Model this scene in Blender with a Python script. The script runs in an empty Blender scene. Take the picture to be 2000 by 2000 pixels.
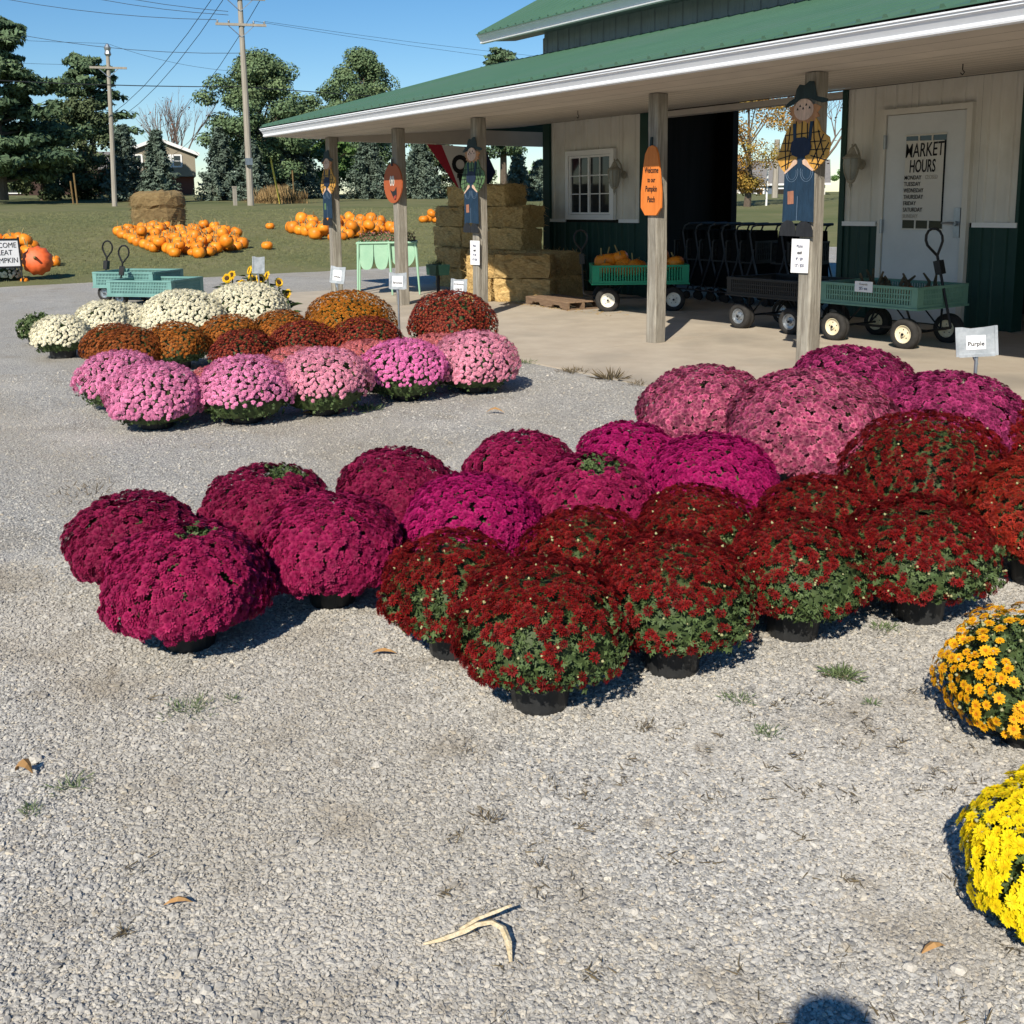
import bpy, math, random
import numpy as np
from mathutils import Vector, Matrix
rad = math.radians
RNG = random.Random(11)
NR = np.random.default_rng(5)
S = bpy.context.scene
COL = S.collection

# ------------------------------------------------------------------ camera, sky, sun, exposure
CR, CU, CB = (0.57367819, 0.81900488, -0.01115027), (-0.12627271, 0.1018827, 0.98674977), (0.80928891, -0.56466885, 0.16186585)
cam_data = bpy.data.cameras.new('camera')
cam_data.lens, cam_data.sensor_width, cam_data.sensor_fit = 36.54, 36.0, 'HORIZONTAL'
cam_data.shift_y = -0.135
cam_data.clip_start, cam_data.clip_end = 0.05, 3000
cam = bpy.data.objects.new('camera', cam_data)
COL.objects.link(cam)
cam.matrix_world = Matrix(((CR[0], CU[0], CB[0], 0), (CR[1], CU[1], CB[1], 0), (CR[2], CU[2], CB[2], 1.5), (0, 0, 0, 1)))
S.camera = cam

SUN_EL = 36.3
SUNV = Vector((0.62, -0.785, 0)).normalized() * math.cos(rad(SUN_EL)) + Vector((0, 0, math.sin(rad(SUN_EL))))
W = bpy.data.worlds.new('World')
S.world = W
W.use_nodes = True
nt = W.node_tree
sky = nt.nodes.new('ShaderNodeTexSky')
sky.sky_type = 'NISHITA'
sky.sun_disc = False
sky.sun_elevation = rad(SUN_EL)
sky.sun_rotation = math.atan2(SUNV.x, SUNV.y)
sky.air_density, sky.dust_density, sky.ozone_density = 1.0, 0.0, 4.0
nt.nodes['Background'].inputs[1].default_value = 0.09
hsv = nt.nodes.new('ShaderNodeHueSaturation')
hsv.inputs['Saturation'].default_value = 1.25
nt.links.new(sky.outputs[0], hsv.inputs['Color'])
nt.links.new(hsv.outputs[0], nt.nodes['Background'].inputs[0])
sd = bpy.data.lights.new('sun', 'SUN')
sd.energy, sd.angle, sd.color = 5.0, rad(0.53), (1.0, 0.92, 0.79)
sun = bpy.data.objects.new('sun', sd)
COL.objects.link(sun)
sun.rotation_euler = (-SUNV).to_track_quat('-Z', 'Y').to_euler()
S.view_settings.view_transform, S.view_settings.look = 'Standard', 'None'
S.view_settings.exposure, S.view_settings.gamma = 0.3, 1.0
S.view_settings.use_curve_mapping = False
S.render.engine = 'CYCLES'
S.cycles.max_bounces, S.cycles.diffuse_bounces, S.cycles.glossy_bounces, S.cycles.transparent_max_bounces = 6, 3, 2, 4


# ------------------------------------------------------------------ materials
def lin(c):
    return tuple(c) + (1.0,)


def mk(name, c1, c2=None, ns=4.0, rough=0.7, bump=0.0, bs=40.0, metal=0.0, spec=0.3, ramp=(0.35, 0.65), var=0.0, st=(1, 1, 1), inner=None, big=None):
    """procedural material; var = per piece brightness variation from attribute/property r; inner = second colour chosen by attribute c"""
    m = bpy.data.materials.new(name)
    m.use_nodes = True
    n, l = m.node_tree.nodes, m.node_tree.links
    b = n['Principled BSDF']
    b.inputs['Roughness'].default_value = rough
    b.inputs['Metallic'].default_value = metal
    b.inputs['Specular IOR Level'].default_value = spec
    tc = n.new('ShaderNodeTexCoord')
    mp = n.new('ShaderNodeMapping')
    mp.inputs['Scale'].default_value = st
    l.new(tc.outputs['Object'], mp.inputs['Vector'])
    col = None
    if c2 is not None:
        t = n.new('ShaderNodeTexNoise')
        t.inputs['Scale'].default_value = ns
        t.inputs['Detail'].default_value = 6
        t.inputs['Roughness'].default_value = 0.65
        l.new(mp.outputs[0], t.inputs['Vector'])
        r = n.new('ShaderNodeValToRGB')
        r.color_ramp.elements[0].position, r.color_ramp.elements[1].position = ramp
        r.color_ramp.elements[0].color, r.color_ramp.elements[1].color = lin(c1), lin(c2)
        l.new(t.outputs['Fac'], r.inputs['Fac'])
        col = r.outputs['Color']
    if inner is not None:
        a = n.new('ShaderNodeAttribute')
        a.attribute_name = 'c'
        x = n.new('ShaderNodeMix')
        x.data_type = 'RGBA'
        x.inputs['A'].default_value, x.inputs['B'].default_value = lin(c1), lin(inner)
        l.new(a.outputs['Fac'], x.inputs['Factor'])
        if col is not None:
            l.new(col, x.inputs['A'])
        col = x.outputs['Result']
    if big is not None:  # (colour, scale, lo, hi) broad stains
        t = n.new('ShaderNodeTexNoise')
        t.inputs['Scale'].default_value = big[1]
        t.inputs['Detail'].default_value = 5
        l.new(tc.outputs['Object'], t.inputs['Vector'])
        q = n.new('ShaderNodeMapRange')
        q.inputs['From Min'].default_value, q.inputs['From Max'].default_value = big[2], big[3]
        l.new(t.outputs['Fac'], q.inputs['Value'])
        x = n.new('ShaderNodeMix')
        x.data_type = 'RGBA'
        l.new(q.outputs[0], x.inputs['Factor'])
        x.inputs['A'].default_value = lin(c1)
        if col is not None:
            l.new(col, x.inputs['A'])
        x.inputs['B'].default_value = lin(big[0])
        col = x.outputs['Result']
    if var:
        g = n.new('ShaderNodeAttribute')
        g.attribute_name = 'r'
        o = n.new('ShaderNodeAttribute')
        o.attribute_type = 'OBJECT'
        o.attribute_name = 'r'
        ad = n.new('ShaderNodeMath')
        ad.operation = 'ADD'
        l.new(g.outputs['Fac'], ad.inputs[0])
        l.new(o.outputs['Fac'], ad.inputs[1])
        mr = n.new('ShaderNodeMapRange')
        mr.inputs['To Min'].default_value, mr.inputs['To Max'].default_value = 1 - var, 1 + var
        l.new(ad.outputs[0], mr.inputs['Value'])
        hs = n.new('ShaderNodeHueSaturation')
        l.new(mr.outputs[0], hs.inputs['Value'])
        if col is not None:
            l.new(col, hs.inputs['Color'])
        else:
            hs.inputs['Color'].default_value = lin(c1)
        col = hs.outputs['Color']
    if col is not None:
        l.new(col, b.inputs['Base Color'])
    else:
        b.inputs['Base Color'].default_value = lin(c1)
    if bump:
        t = n.new('ShaderNodeTexNoise')
        t.inputs['Scale'].default_value = bs
        t.inputs['Detail'].default_value = 4
        l.new(mp.outputs[0], t.inputs['Vector'])
        bp = n.new('ShaderNodeBump')
        bp.inputs['Strength'].default_value = bump
        bp.inputs['Distance'].default_value = 0.02
        l.new(t.outputs['Fac'], bp.inputs['Height'])
        l.new(bp.outputs[0], b.inputs['Normal'])
    return m


def flower_mat(name, outer, inner, var=0.22):
    m = mk(name, outer, inner=inner, var=var, rough=0.6, spec=0.15)
    n, l = m.node_tree.nodes, m.node_tree.links
    b, out = n['Principled BSDF'], n['Material Output']
    tr = n.new('ShaderNodeBsdfTranslucent')
    src = b.inputs['Base Color'].links[0].from_socket
    l.new(src, tr.inputs['Color'])
    mx = n.new('ShaderNodeMixShader')
    mx.inputs[0].default_value = 0.22
    l.new(b.outputs[0], mx.inputs[1])
    l.new(tr.outputs[0], mx.inputs[2])
    l.new(mx.outputs[0], out.inputs['Surface'])
    return m


def gravel_mat():
    m = bpy.data.materials.new('gravel')
    m.use_nodes = True
    n, l = m.node_tree.nodes, m.node_tree.links
    b = n['Principled BSDF']
    b.inputs['Roughness'].default_value = 0.85
    b.inputs['Specular IOR Level'].default_value = 0.2
    tc = n.new('ShaderNodeTexCoord')
    v = n.new('ShaderNodeTexVoronoi')
    v.inputs['Scale'].default_value = 95
    l.new(tc.outputs['Object'], v.inputs['Vector'])
    sp = n.new('ShaderNodeSeparateColor')
    l.new(v.outputs['Color'], sp.inputs[0])
    r = n.new('ShaderNodeValToRGB')
    e = r.color_ramp.elements
    e[0].color, e[1].color = lin((0.27, 0.262, 0.248)), lin((0.60, 0.57, 0.50))
    e.new(0.5).color = lin((0.41, 0.397, 0.37))
    e.new(0.8).color = lin((0.47, 0.452, 0.415))
    l.new(sp.outputs[0], r.inputs['Fac'])
    dk = n.new('ShaderNodeMapRange')
    dk.inputs['From Min'].default_value, dk.inputs['From Max'].default_value = 0.45, 0.9
    dk.inputs['To Min'].default_value, dk.inputs['To Max'].default_value = 1.0, 0.6
    l.new(v.outputs['Distance'], dk.inputs['Value'])
    mu = n.new('ShaderNodeMix')
    mu.data_type, mu.blend_type = 'RGBA', 'MULTIPLY'
    mu.inputs['Factor'].default_value = 1
    l.new(r.outputs[0], mu.inputs['A'])
    l.new(dk.outputs[0], mu.inputs['B'])
    col = mu.outputs['Result']
    for sc, c, lo, hi, f in ((0.55, (0.36, 0.325, 0.265), 0.46, 0.68, 0.6), (1.2, (0.50, 0.475, 0.43), 0.50, 0.7, 0.5), (2.3, (0.26, 0.23, 0.18), 0.56, 0.78, 0.75), (9.0, (0.20, 0.17, 0.12), 0.64, 0.80, 0.7)):
        t = n.new('ShaderNodeTexNoise')
        t.inputs['Scale'].default_value, t.inputs['Detail'].default_value = sc, 5
        mp = n.new('ShaderNodeMapping')
        mp.inputs['Rotation'].default_value, mp.inputs['Scale'].default_value = (0, 0, 0.35), ((0.5, 1.6, 1) if sc < 1 else (1, 1, 1))
        l.new(tc.outputs['Object'], mp.inputs['Vector'])
        l.new(mp.outputs[0], t.inputs['Vector'])
        q = n.new('ShaderNodeMapRange')
        q.inputs['From Min'].default_value, q.inputs['From Max'].default_value, q.inputs['To Max'].default_value = lo, hi, f
        l.new(t.outputs['Fac'], q.inputs['Value'])
        x = n.new('ShaderNodeMix')
        x.data_type = 'RGBA'
        l.new(q.outputs[0], x.inputs['Factor'])
        l.new(col, x.inputs['A'])
        x.inputs['B'].default_value = lin(c)
        col = x.outputs['Result']
    l.new(col, b.inputs['Base Color'])
    bp = n.new('ShaderNodeBump')
    bp.inputs['Strength'].default_value, bp.inputs['Distance'].default_value = 0.9, 0.008
    bp.invert = True
    l.new(v.outputs['Distance'], bp.inputs['Height'])
    l.new(bp.outputs[0], b.inputs['Normal'])
    return m


def stone_mat():
    m = bpy.data.materials.new('crushed_stone')
    m.use_nodes = True
    n, l = m.node_tree.nodes, m.node_tree.links
    b = n['Principled BSDF']
    b.inputs['Roughness'].default_value = 0.85
    b.inputs['Specular IOR Level'].default_value = 0.2
    o = n.new('ShaderNodeObjectInfo')
    r = n.new('ShaderNodeValToRGB')
    e = r.color_ramp.elements
    e[0].color, e[1].color = lin((0.20, 0.196, 0.188)), lin((0.66, 0.62, 0.53))
    for p, c in ((0.12, (0.30, 0.295, 0.282)), (0.45, (0.405, 0.395, 0.372)), (0.7, (0.47, 0.455, 0.422)), (0.88, (0.54, 0.515, 0.465)), (0.93, (0.46, 0.40, 0.31))):
        e.new(p).color = lin(c)
    l.new(o.outputs['Random'], r.inputs['Fac'])
    tc = n.new('ShaderNodeTexCoord')
    t = n.new('ShaderNodeTexNoise')
    t.inputs['Scale'].default_value = 2.5
    l.new(tc.outputs['Object'], t.inputs['Vector'])
    q = n.new('ShaderNodeMapRange')
    q.inputs['To Min'].default_value, q.inputs['To Max'].default_value = 0.75, 1.2
    l.new(t.outputs['Fac'], q.inputs['Value'])
    h = n.new('ShaderNodeHueSaturation')
    l.new(r.outputs[0], h.inputs['Color'])
    l.new(q.outputs[0], h.inputs['Value'])
    # dusty and trodden patches running across the lot
    ge = n.new('ShaderNodeNewGeometry')
    col = h.outputs[0]
    for sc, c, lo, hi, f in ((0.55, (0.36, 0.325, 0.265), 0.46, 0.68, 0.6), (1.2, (0.50, 0.475, 0.43), 0.50, 0.7, 0.5), (2.6, (0.25, 0.215, 0.165), 0.55, 0.74, 0.75), (8.0, (0.19, 0.155, 0.11), 0.62, 0.78, 0.7)):
        t = n.new('ShaderNodeTexNoise')
        t.inputs['Scale'].default_value, t.inputs['Detail'].default_value = sc, 5
        mp = n.new('ShaderNodeMapping')
        mp.inputs['Rotation'].default_value, mp.inputs['Scale'].default_value = (0, 0, 0.35), ((0.5, 1.6, 1) if sc < 1 else (1, 1, 1))
        l.new(ge.outputs['Position'], mp.inputs['Vector'])
        l.new(mp.outputs[0], t.inputs['Vector'])
        q = n.new('ShaderNodeMapRange')
        q.inputs['From Min'].default_value, q.inputs['From Max'].default_value, q.inputs['To Max'].default_value = lo, hi, f
        l.new(t.outputs['Fac'], q.inputs['Value'])
        x = n.new('ShaderNodeMix')
        x.data_type = 'RGBA'
        l.new(q.outputs[0], x.inputs['Factor'])
        l.new(col, x.inputs['A'])
        x.inputs['B'].default_value = lin(c)
        col = x.outputs['Result']
    l.new(col, b.inputs['Base Color'])
    return m


def glass_mat(name, tint=(0.02, 0.025, 0.03)):
    return mk(name, tint, rough=0.06, spec=0.6)


MT = {}
MT['gravel'] = gravel_mat()
MT['stone'] = stone_mat()
MT['lawn'] = mk('lawn', (0.140, 0.152, 0.070), (0.190, 0.182, 0.095), ns=0.9, rough=0.95, bump=0.8, bs=30, spec=0.05, big=((0.110, 0.132, 0.058), 0.18, 0.45, 0.75))
MT['blade'] = mk('grass_blades', (0.160, 0.178, 0.080), (0.215, 0.205, 0.108), ns=0.6, rough=0.8, spec=0.1)
MT['concrete'] = mk('concrete', (0.42, 0.36, 0.285), (0.49, 0.43, 0.345), ns=2.5, rough=0.85, bump=0.15, bs=120, big=((0.32, 0.285, 0.235), 0.8, 0.5, 0.72), var=0.06)
MT['white_metal'] = mk('white_siding', (0.70, 0.68, 0.62), (0.62, 0.59, 0.52), ns=3, rough=0.5, big=((0.50, 0.46, 0.39), 1.3, 0.55, 0.8), st=(1, 1, 0.3))
MT['trim_white'] = mk('white_trim', (0.80, 0.80, 0.79), rough=0.4)
MT['gutter'] = mk('gutter_white', (0.80, 0.82, 0.85), (0.76, 0.78, 0.81), ns=6, rough=0.35)
MT['green_metal'] = mk('dark_green_siding', (0.012, 0.045, 0.035), (0.016, 0.052, 0.040), ns=3, rough=0.5)
MT['roof'] = mk('green_roof_metal', (0.060, 0.135, 0.088), (0.070, 0.150, 0.098), ns=1.2, rough=0.42, spec=0.4, big=((0.075, 0.145, 0.105), 0.7, 0.45, 0.7))
MT['soffit'] = mk('soffit', (0.52, 0.47, 0.41), (0.45, 0.41, 0.36), ns=3, rough=0.7, var=0.05)
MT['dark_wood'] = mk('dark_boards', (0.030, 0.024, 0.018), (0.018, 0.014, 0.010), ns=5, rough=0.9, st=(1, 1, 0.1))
MT['post'] = mk('weathered_post', (0.20, 0.178, 0.145), (0.37, 0.345, 0.29), ns=2.2, rough=0.85, bump=0.6, bs=12, st=(16, 16, 0.9), ramp=(0.4, 0.6), big=((0.25, 0.225, 0.185), 3.0, 0.45, 0.7))
MT['pallet'] = mk('pallet_wood', (0.19, 0.12, 0.075), (0.28, 0.19, 0.12), ns=6, rough=0.9, bump=0.4, bs=30, st=(1, 6, 6), var=0.15)
MT['black'] = mk('black_plastic', (0.014, 0.015, 0.016), (0.024, 0.025, 0.026), ns=12, rough=0.5, spec=0.35)
MT['rubber'] = mk('rubber', (0.022, 0.021, 0.020), (0.036, 0.034, 0.032), ns=20, rough=0.85)
MT['black_steel'] = mk('black_steel', (0.012, 0.012, 0.013), rough=0.5)
MT['chrome'] = mk('galvanised', (0.42, 0.45, 0.48), (0.30, 0.33, 0.36), ns=9, rough=0.38, metal=0.75)
MT['zinc_sheet'] = mk('zinc_sheet', (0.50, 0.53, 0.55), (0.36, 0.39, 0.41), ns=14, rough=0.42, metal=0.35, ramp=(0.4, 0.6))
MT['cream'] = mk('cream_paint', (0.80, 0.72, 0.52), (0.72, 0.62, 0.42), ns=9, rough=0.5)
MT['white_rim'] = mk('white_rim', (0.80, 0.77, 0.66), rough=0.5)
MT['teal'] = mk('teal_plastic', (0.13, 0.27, 0.245), (0.17, 0.33, 0.30), ns=4, rough=0.5)
MT['sage'] = mk('sage_plastic', (0.13, 0.27, 0.20), (0.16, 0.31, 0.24), ns=4, rough=0.5)
MT['kelly'] = mk('green_plastic', (0.010, 0.24, 0.13), (0.014, 0.28, 0.15), ns=4, rough=0.45)
MT['blk_lattice'] = mk('black_lattice', (0.020, 0.020, 0.020), rough=0.55)
MT['mint'] = mk('mint_paint', (0.27, 0.47, 0.33), (0.33, 0.53, 0.38), ns=5, rough=0.55)
MT['pumpkin'] = mk('pumpkin_skin', (0.68, 0.185, 0.010), (0.80, 0.28, 0.020), ns=3, rough=0.45, var=0.16, spec=0.35)
MT['giant'] = mk('giant_pumpkin_skin', (0.62, 0.10, 0.025), (0.70, 0.14, 0.04), ns=5, rough=0.5)
MT['stem'] = mk('pumpkin_stem', (0.30, 0.25, 0.11), (0.20, 0.19, 0.08), ns=20, rough=0.8)
MT['gourd'] = mk('gourd_skin', (0.28, 0.06, 0.010), (0.42, 0.16, 0.05), ns=9, rough=0.5)
MT['bark'] = mk('bark', (0.085, 0.065, 0.048), (0.14, 0.11, 0.085), ns=6, rough=0.95, st=(4, 4, 1))
MT['pale_bark'] = mk('bare_branches', (0.16, 0.12, 0.10), rough=0.95)
MT['pole'] = mk('pole_wood', (0.27, 0.24, 0.20), (0.36, 0.33, 0.28), ns=3, rough=0.9, st=(5, 5, 0.4))
MT['wire'] = mk('wire_black', (0.02, 0.022, 0.026), rough=0.6)
MT['paper'] = mk('white_paper', (0.82, 0.82, 0.83), rough=0.7)
MT['old_paper'] = mk('poster_paper', (0.62, 0.60, 0.55), rough=0.8)
MT['ink'] = mk('black_ink', (0.012, 0.012, 0.014), rough=0.7)
MT['faint_ink'] = mk('faded_ink', (0.42, 0.38, 0.33), rough=0.8)
MT['blue_ink'] = mk('blue_grey_ink', (0.16, 0.17, 0.24), rough=0.8)
MT['glass'] = glass_mat('window_glass')
MT['hay'] = mk('straw', (0.42, 0.27, 0.10), (0.70, 0.50, 0.22), ns=14, rough=0.95, bump=1.0, bs=60, st=(1, 3, 3), var=0.2)
MT['hay_old'] = mk('old_straw', (0.24, 0.16, 0.07), (0.36, 0.26, 0.12), ns=9, rough=0.95, bump=1.0, bs=50, st=(1, 1, 4), var=0.2)


def leafm(name, a, b, var=0.3):
    return mk(name, a, b, ns=0.35, rough=0.7, spec=0.2, var=var)


MT['mumleaf'] = mk('mum_leaves', (0.048, 0.082, 0.026), (0.080, 0.118, 0.038), ns=30, rough=0.6, var=0.3, spec=0.3)
MT['pineleaf'] = leafm('pine_needles', (0.060, 0.105, 0.060), (0.115, 0.165, 0.080))
MT['spruceleaf'] = leafm('spruce_needles', (0.085, 0.125, 0.098), (0.130, 0.165, 0.122))
MT['oakleaf'] = leafm('oak_leaves', (0.090, 0.150, 0.075), (0.155, 0.210, 0.095))
MT['darkleaf'] = leafm('dark_leaves', (0.060, 0.088, 0.042), (0.105, 0.130, 0.058))
MT['brightleaf'] = leafm('bright_leaves', (0.085, 0.165, 0.045), (0.12, 0.20, 0.06))
MT['autumnleaf'] = leafm('autumn_leaves', (0.34, 0.15, 0.03), (0.20, 0.20, 0.04), var=0.4)
MT['rustleaf'] = leafm('rust_leaves', (0.20, 0.07, 0.04), (0.26, 0.11, 0.06))
MT['drygrass'] = leafm('dry_grass', (0.26, 0.16, 0.07), (0.34, 0.24, 0.11))
MT['weed'] = mk('weed_green', (0.085, 0.135, 0.050), (0.13, 0.16, 0.075), ns=20, rough=0.8, var=0.3)
MT['sprig'] = mk('weed_brown', (0.10, 0.075, 0.045), (0.15, 0.12, 0.07), ns=20, rough=0.9, var=0.3)


# ------------------------------------------------------------------ mesh helpers
class MB:
    def __init__(s):
        s.v, s.f, s.m = [], [], []

    def add(s, vs, fs, m=0):
        o = len(s.v)
        s.v.extend(tuple(p) for p in vs)
        for f in fs:
            s.f.append(tuple(i + o for i in f))
            s.m.append(m)
        return s

    def box(s, a, b, m=0, T=None):
        x0, y0, z0 = a
        x1, y1, z1 = b
        vs = [(x0, y0, z0), (x1, y0, z0), (x1, y1, z0), (x0, y1, z0), (x0, y0, z1), (x1, y0, z1), (x1, y1, z1), (x0, y1, z1)]
        if T is not None:
            vs = [tuple(T @ Vector(p)) for p in vs]
        return s.add(vs, [(0, 3, 2, 1), (4, 5, 6, 7), (0, 1, 5, 4), (1, 2, 6, 5), (2, 3, 7, 6), (3, 0, 4, 7)], m)

    def tube(s, pts, r, n=6, m=0, cap=True):
        pts = [Vector(p) for p in pts]
        rr = r if isinstance(r, (list, tuple)) else [r] * len(pts)
        vs, fs = [], []
        u = None
        for i, p in enumerate(pts):
            d = (pts[min(i + 1, len(pts) - 1)] - pts[max(i - 1, 0)]).normalized()
            if u is None:
                u = d.orthogonal().normalized()
            else:
                u = (u - d * u.dot(d))
                u = u.normalized() if u.length > 1e-6 else d.orthogonal().normalized()
            w = d.cross(u)
            for k in range(n):
                a = 2 * math.pi * k / n
                vs.append(p + (u * math.cos(a) + w * math.sin(a)) * rr[i])
        for i in range(len(pts) - 1):
            for k in range(n):
                a, b = i * n + k, i * n + (k + 1) % n
                fs.append((a, b, b + n, a + n))
        if cap:
            fs.append(tuple(range(n - 1, -1, -1)))
            fs.append(tuple(range((len(pts) - 1) * n, len(pts) * n)))
        return s.add(vs, fs, m)

    def lathe(s, prof, n=16, m=0, T=None, cap=True):
        vs, fs = [], []
        for (r, z) in prof:
            for k in range(n):
                a = 2 * math.pi * k / n
                p = Vector((r * math.cos(a), r * math.sin(a), z))
                vs.append(T @ p if T is not None else p)
        for i in range(len(prof) - 1):
            for k in range(n):
                a, b = i * n + k, i * n + (k + 1) % n
                fs.append((a, b, b + n, a + n))
        if cap:
            fs.append(tuple(range(n - 1, -1, -1)))
            fs.append(tuple(range((len(prof) - 1) * n, len(prof) * n)))
        return s.add(vs, fs, m)

    def prism(s, poly, fn, t0, t1, m=0):
        """outline in 2D extruded between depths t0 and t1; fn(u, v, t) gives the 3D point"""
        k = len(poly)
        vs = [fn(u, v, t0) for u, v in poly] + [fn(u, v, t1) for u, v in poly]
        fs = [tuple(range(k - 1, -1, -1)), tuple(range(k, 2 * k))] + [(i, (i + 1) % k, (i + 1) % k + k, i + k) for i in range(k)]
        return s.add(vs, fs, m)

    def ribbon(s, pts, w, fn, t0, t1, m=0):
        for (a, b) in zip(pts[:-1], pts[1:]):
            a, b = Vector(a), Vector(b)
            d = (b - a)
            if d.length < 1e-9:
                continue
            d.normalize()
            n = Vector((-d.y, d.x)) * w / 2
            e = d * w * 0.35
            s.prism([tuple(a - e - n), tuple(b + e - n), tuple(b + e + n), tuple(a - e + n)], fn, t0, t1, m)
        return s


def setp(o, **k):
    for a, b in k.items():
        if b is not None:
            o[a] = b


def link(name, me, parent=None, loc=None):
    o = bpy.data.objects.new(name, me)
    COL.objects.link(o)
    if parent is not None:
        o.parent = parent
    if loc is not None:
        o.location = loc
    return o


def mesh_of(name, mb, mats, off=(0, 0, 0), smooth=False):
    me = bpy.data.meshes.new(name)
    ox, oy, oz = off
    me.from_pydata([(x - ox, y - oy, z - oz) for x, y, z in mb.v], [], mb.f)
    mats = mats if isinstance(mats, (list, tuple)) else [mats]
    for m in mats:
        me.materials.append(MT[m] if isinstance(m, str) else m)
    if len(mats) > 1:
        me.polygons.foreach_set('material_index', mb.m)
    if smooth:
        me.polygons.foreach_set('use_smooth', [True] * len(me.polygons))
    me.update()
    return me


def root_off(o):
    x = y = z = 0
    while o is not None:
        x, y, z, o = x + o.location.x, y + o.location.y, z + o.location.z, o.parent
    return (x, y, z)


def part(name, mb, mats, parent, world=True, smooth=False, **k):
    """mesh part; world=True: builder coordinates are world coordinates (parents unrotated)"""
    o = link(name, mesh_of(name, mb, mats, root_off(parent) if world and parent is not None else (0, 0, 0), smooth), parent)
    setp(o, **k)
    return o


def thing(name, label, cat, loc=(0, 0, 0), rz=0.0, group=None, kind=None):
    o = bpy.data.objects.new(name, None)
    COL.objects.link(o)
    o.location, o.rotation_euler = loc, (0, 0, rz)
    o.empty_display_size = 0.1
    setp(o, label=label, category=cat, group=group, kind=kind)
    return o


def solo(name, mb, mats, label, cat, loc=(0, 0, 0), world=True, smooth=False, group=None, kind=None):
    o = link(name, mesh_of(name, mb, mats, loc if world else (0, 0, 0), smooth), None, loc)
    setp(o, label=label, category=cat, group=group, kind=kind)
    return o


def npmesh(name, V, T, mats, midx=None, c=None, r=None, smooth=False):
    """numpy mesh: V (n,3), T (m,3) triangles; c, r are per-face float attributes"""
    me = bpy.data.meshes.new(name)
    V, T = np.asarray(V, np.float32), np.asarray(T, np.int32)
    me.vertices.add(len(V))
    me.vertices.foreach_set('co', V.ravel())
    me.loops.add(T.size)
    me.loops.foreach_set('vertex_index', T.ravel())
    me.polygons.add(len(T))
    me.polygons.foreach_set('loop_start', np.arange(0, T.size, 3, dtype=np.int32))
    me.polygons.foreach_set('loop_total', np.full(len(T), 3, np.int32))
    for m in (mats if isinstance(mats, (list, tuple)) else [mats]):
        me.materials.append(MT[m] if isinstance(m, str) else m)
    if midx is not None:
        me.polygons.foreach_set('material_index', np.asarray(midx, np.int32))
    if smooth:
        me.polygons.foreach_set('use_smooth', np.ones(len(T), bool))
    for nm, a in (('c', c), ('r', r)):
        if a is not None:
            me.attributes.new(nm, 'FLOAT', 'FACE').data.foreach_set('value', np.asarray(a, np.float32))
    me.update()
    me.validate()
    return me


def frames(N, rng):
    """(k,3,3) rotation matrices whose third column is N, random spin"""
    N = N / np.linalg.norm(N, axis=1, keepdims=True)
    A = rng.normal(size=N.shape)
    X = A - (A * N).sum(1, keepdims=True) * N
    X /= np.linalg.norm(X, axis=1, keepdims=True)
    return np.stack([X, np.cross(N, X), N], axis=2)


def scatter(pv, pt, pos, fr, sc):
    """copies of prototype (pv, pt) at pos with frames fr and scales sc"""
    k, n = len(pos), len(pv)
    sc = np.asarray(sc).reshape(k, 1, -1)
    V = np.einsum('kij,knj->kni', fr, pv[None] * sc) + pos[:, None]
    T = pt[None] + (np.arange(k) * n)[:, None, None]
    return V.reshape(-1, 3), T.reshape(-1, 3)


def join(parts):
    Vs, Ts, o = [], [], 0
    for V, T in parts:
        Vs.append(V)
        Ts.append(np.asarray(T) + o)
        o += len(V)
    return np.concatenate(Vs), np.concatenate(Ts)


def mb_np(mb):
    T = []
    for f in mb.f:
        for i in range(1, len(f) - 1):
            T.append((f[0], f[i], f[i + 1]))
    return np.array(mb.v, float), np.array(T)


FONTCACHE = {}


def text(s, height, origin, xa, up, parent, mat='ink', xs=1.0, align='CENTER', name='lettering', shear=0.0, bold=0.0):
    """flat printed lettering: a thin mesh standing a hair proud of its sheet"""
    key = (s, align, shear, bold)
    if key not in FONTCACHE:
        cu = bpy.data.curves.new('lettering', 'FONT')
        cu.body, cu.align_x, cu.size, cu.extrude, cu.resolution_u = s, align, 1.0, 0.004, 3
        cu.shear, cu.offset = shear, bold
        ob = bpy.data.objects.new('tmp', cu)
        COL.objects.link(ob)
        dg = bpy.context.evaluated_depsgraph_get()
        FONTCACHE[key] = bpy.data.meshes.new_from_object(ob.evaluated_get(dg))
        bpy.data.objects.remove(ob)
        bpy.data.curves.remove(cu)
    me = FONTCACHE[key].copy()
    me.name = 'lettering'
    me.materials.clear()
    me.materials.append(MT[mat])
    xa, up = Vector(xa).normalized(), Vector(up).normalized()
    nz = xa.cross(up)
    h = height / 0.72
    off = Vector(root_off(parent))
    og = Vector(origin) - off
    M = Matrix(((xa.x * h * xs, up.x * h, nz.x * 0.3, og.x), (xa.y * h * xs, up.y * h, nz.y * 0.3, og.y), (xa.z * h * xs, up.z * h, nz.z * 0.3, og.z), (0, 0, 0, 1)))
    me.transform(M)
    return link(name, me, parent)


# ------------------------------------------------------------------ terrain, gravel, concrete
def terr(x, y):
    a, b = max(0.0, -22.3 - x), max(0.0, y - 28)
    za = 1.43 * (1 - math.exp(-a / 26 * 1.6)) / (1 - math.exp(-1.6)) if a < 26 else min(1.43 + 0.03 * (a - 26), 2.5)
    zb = 1.75 * math.sin(b / 34 * math.pi / 2) if b < 34 else max(0.8, 1.75 - 0.03 * (b - 34))
    return max(za, zb)


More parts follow.
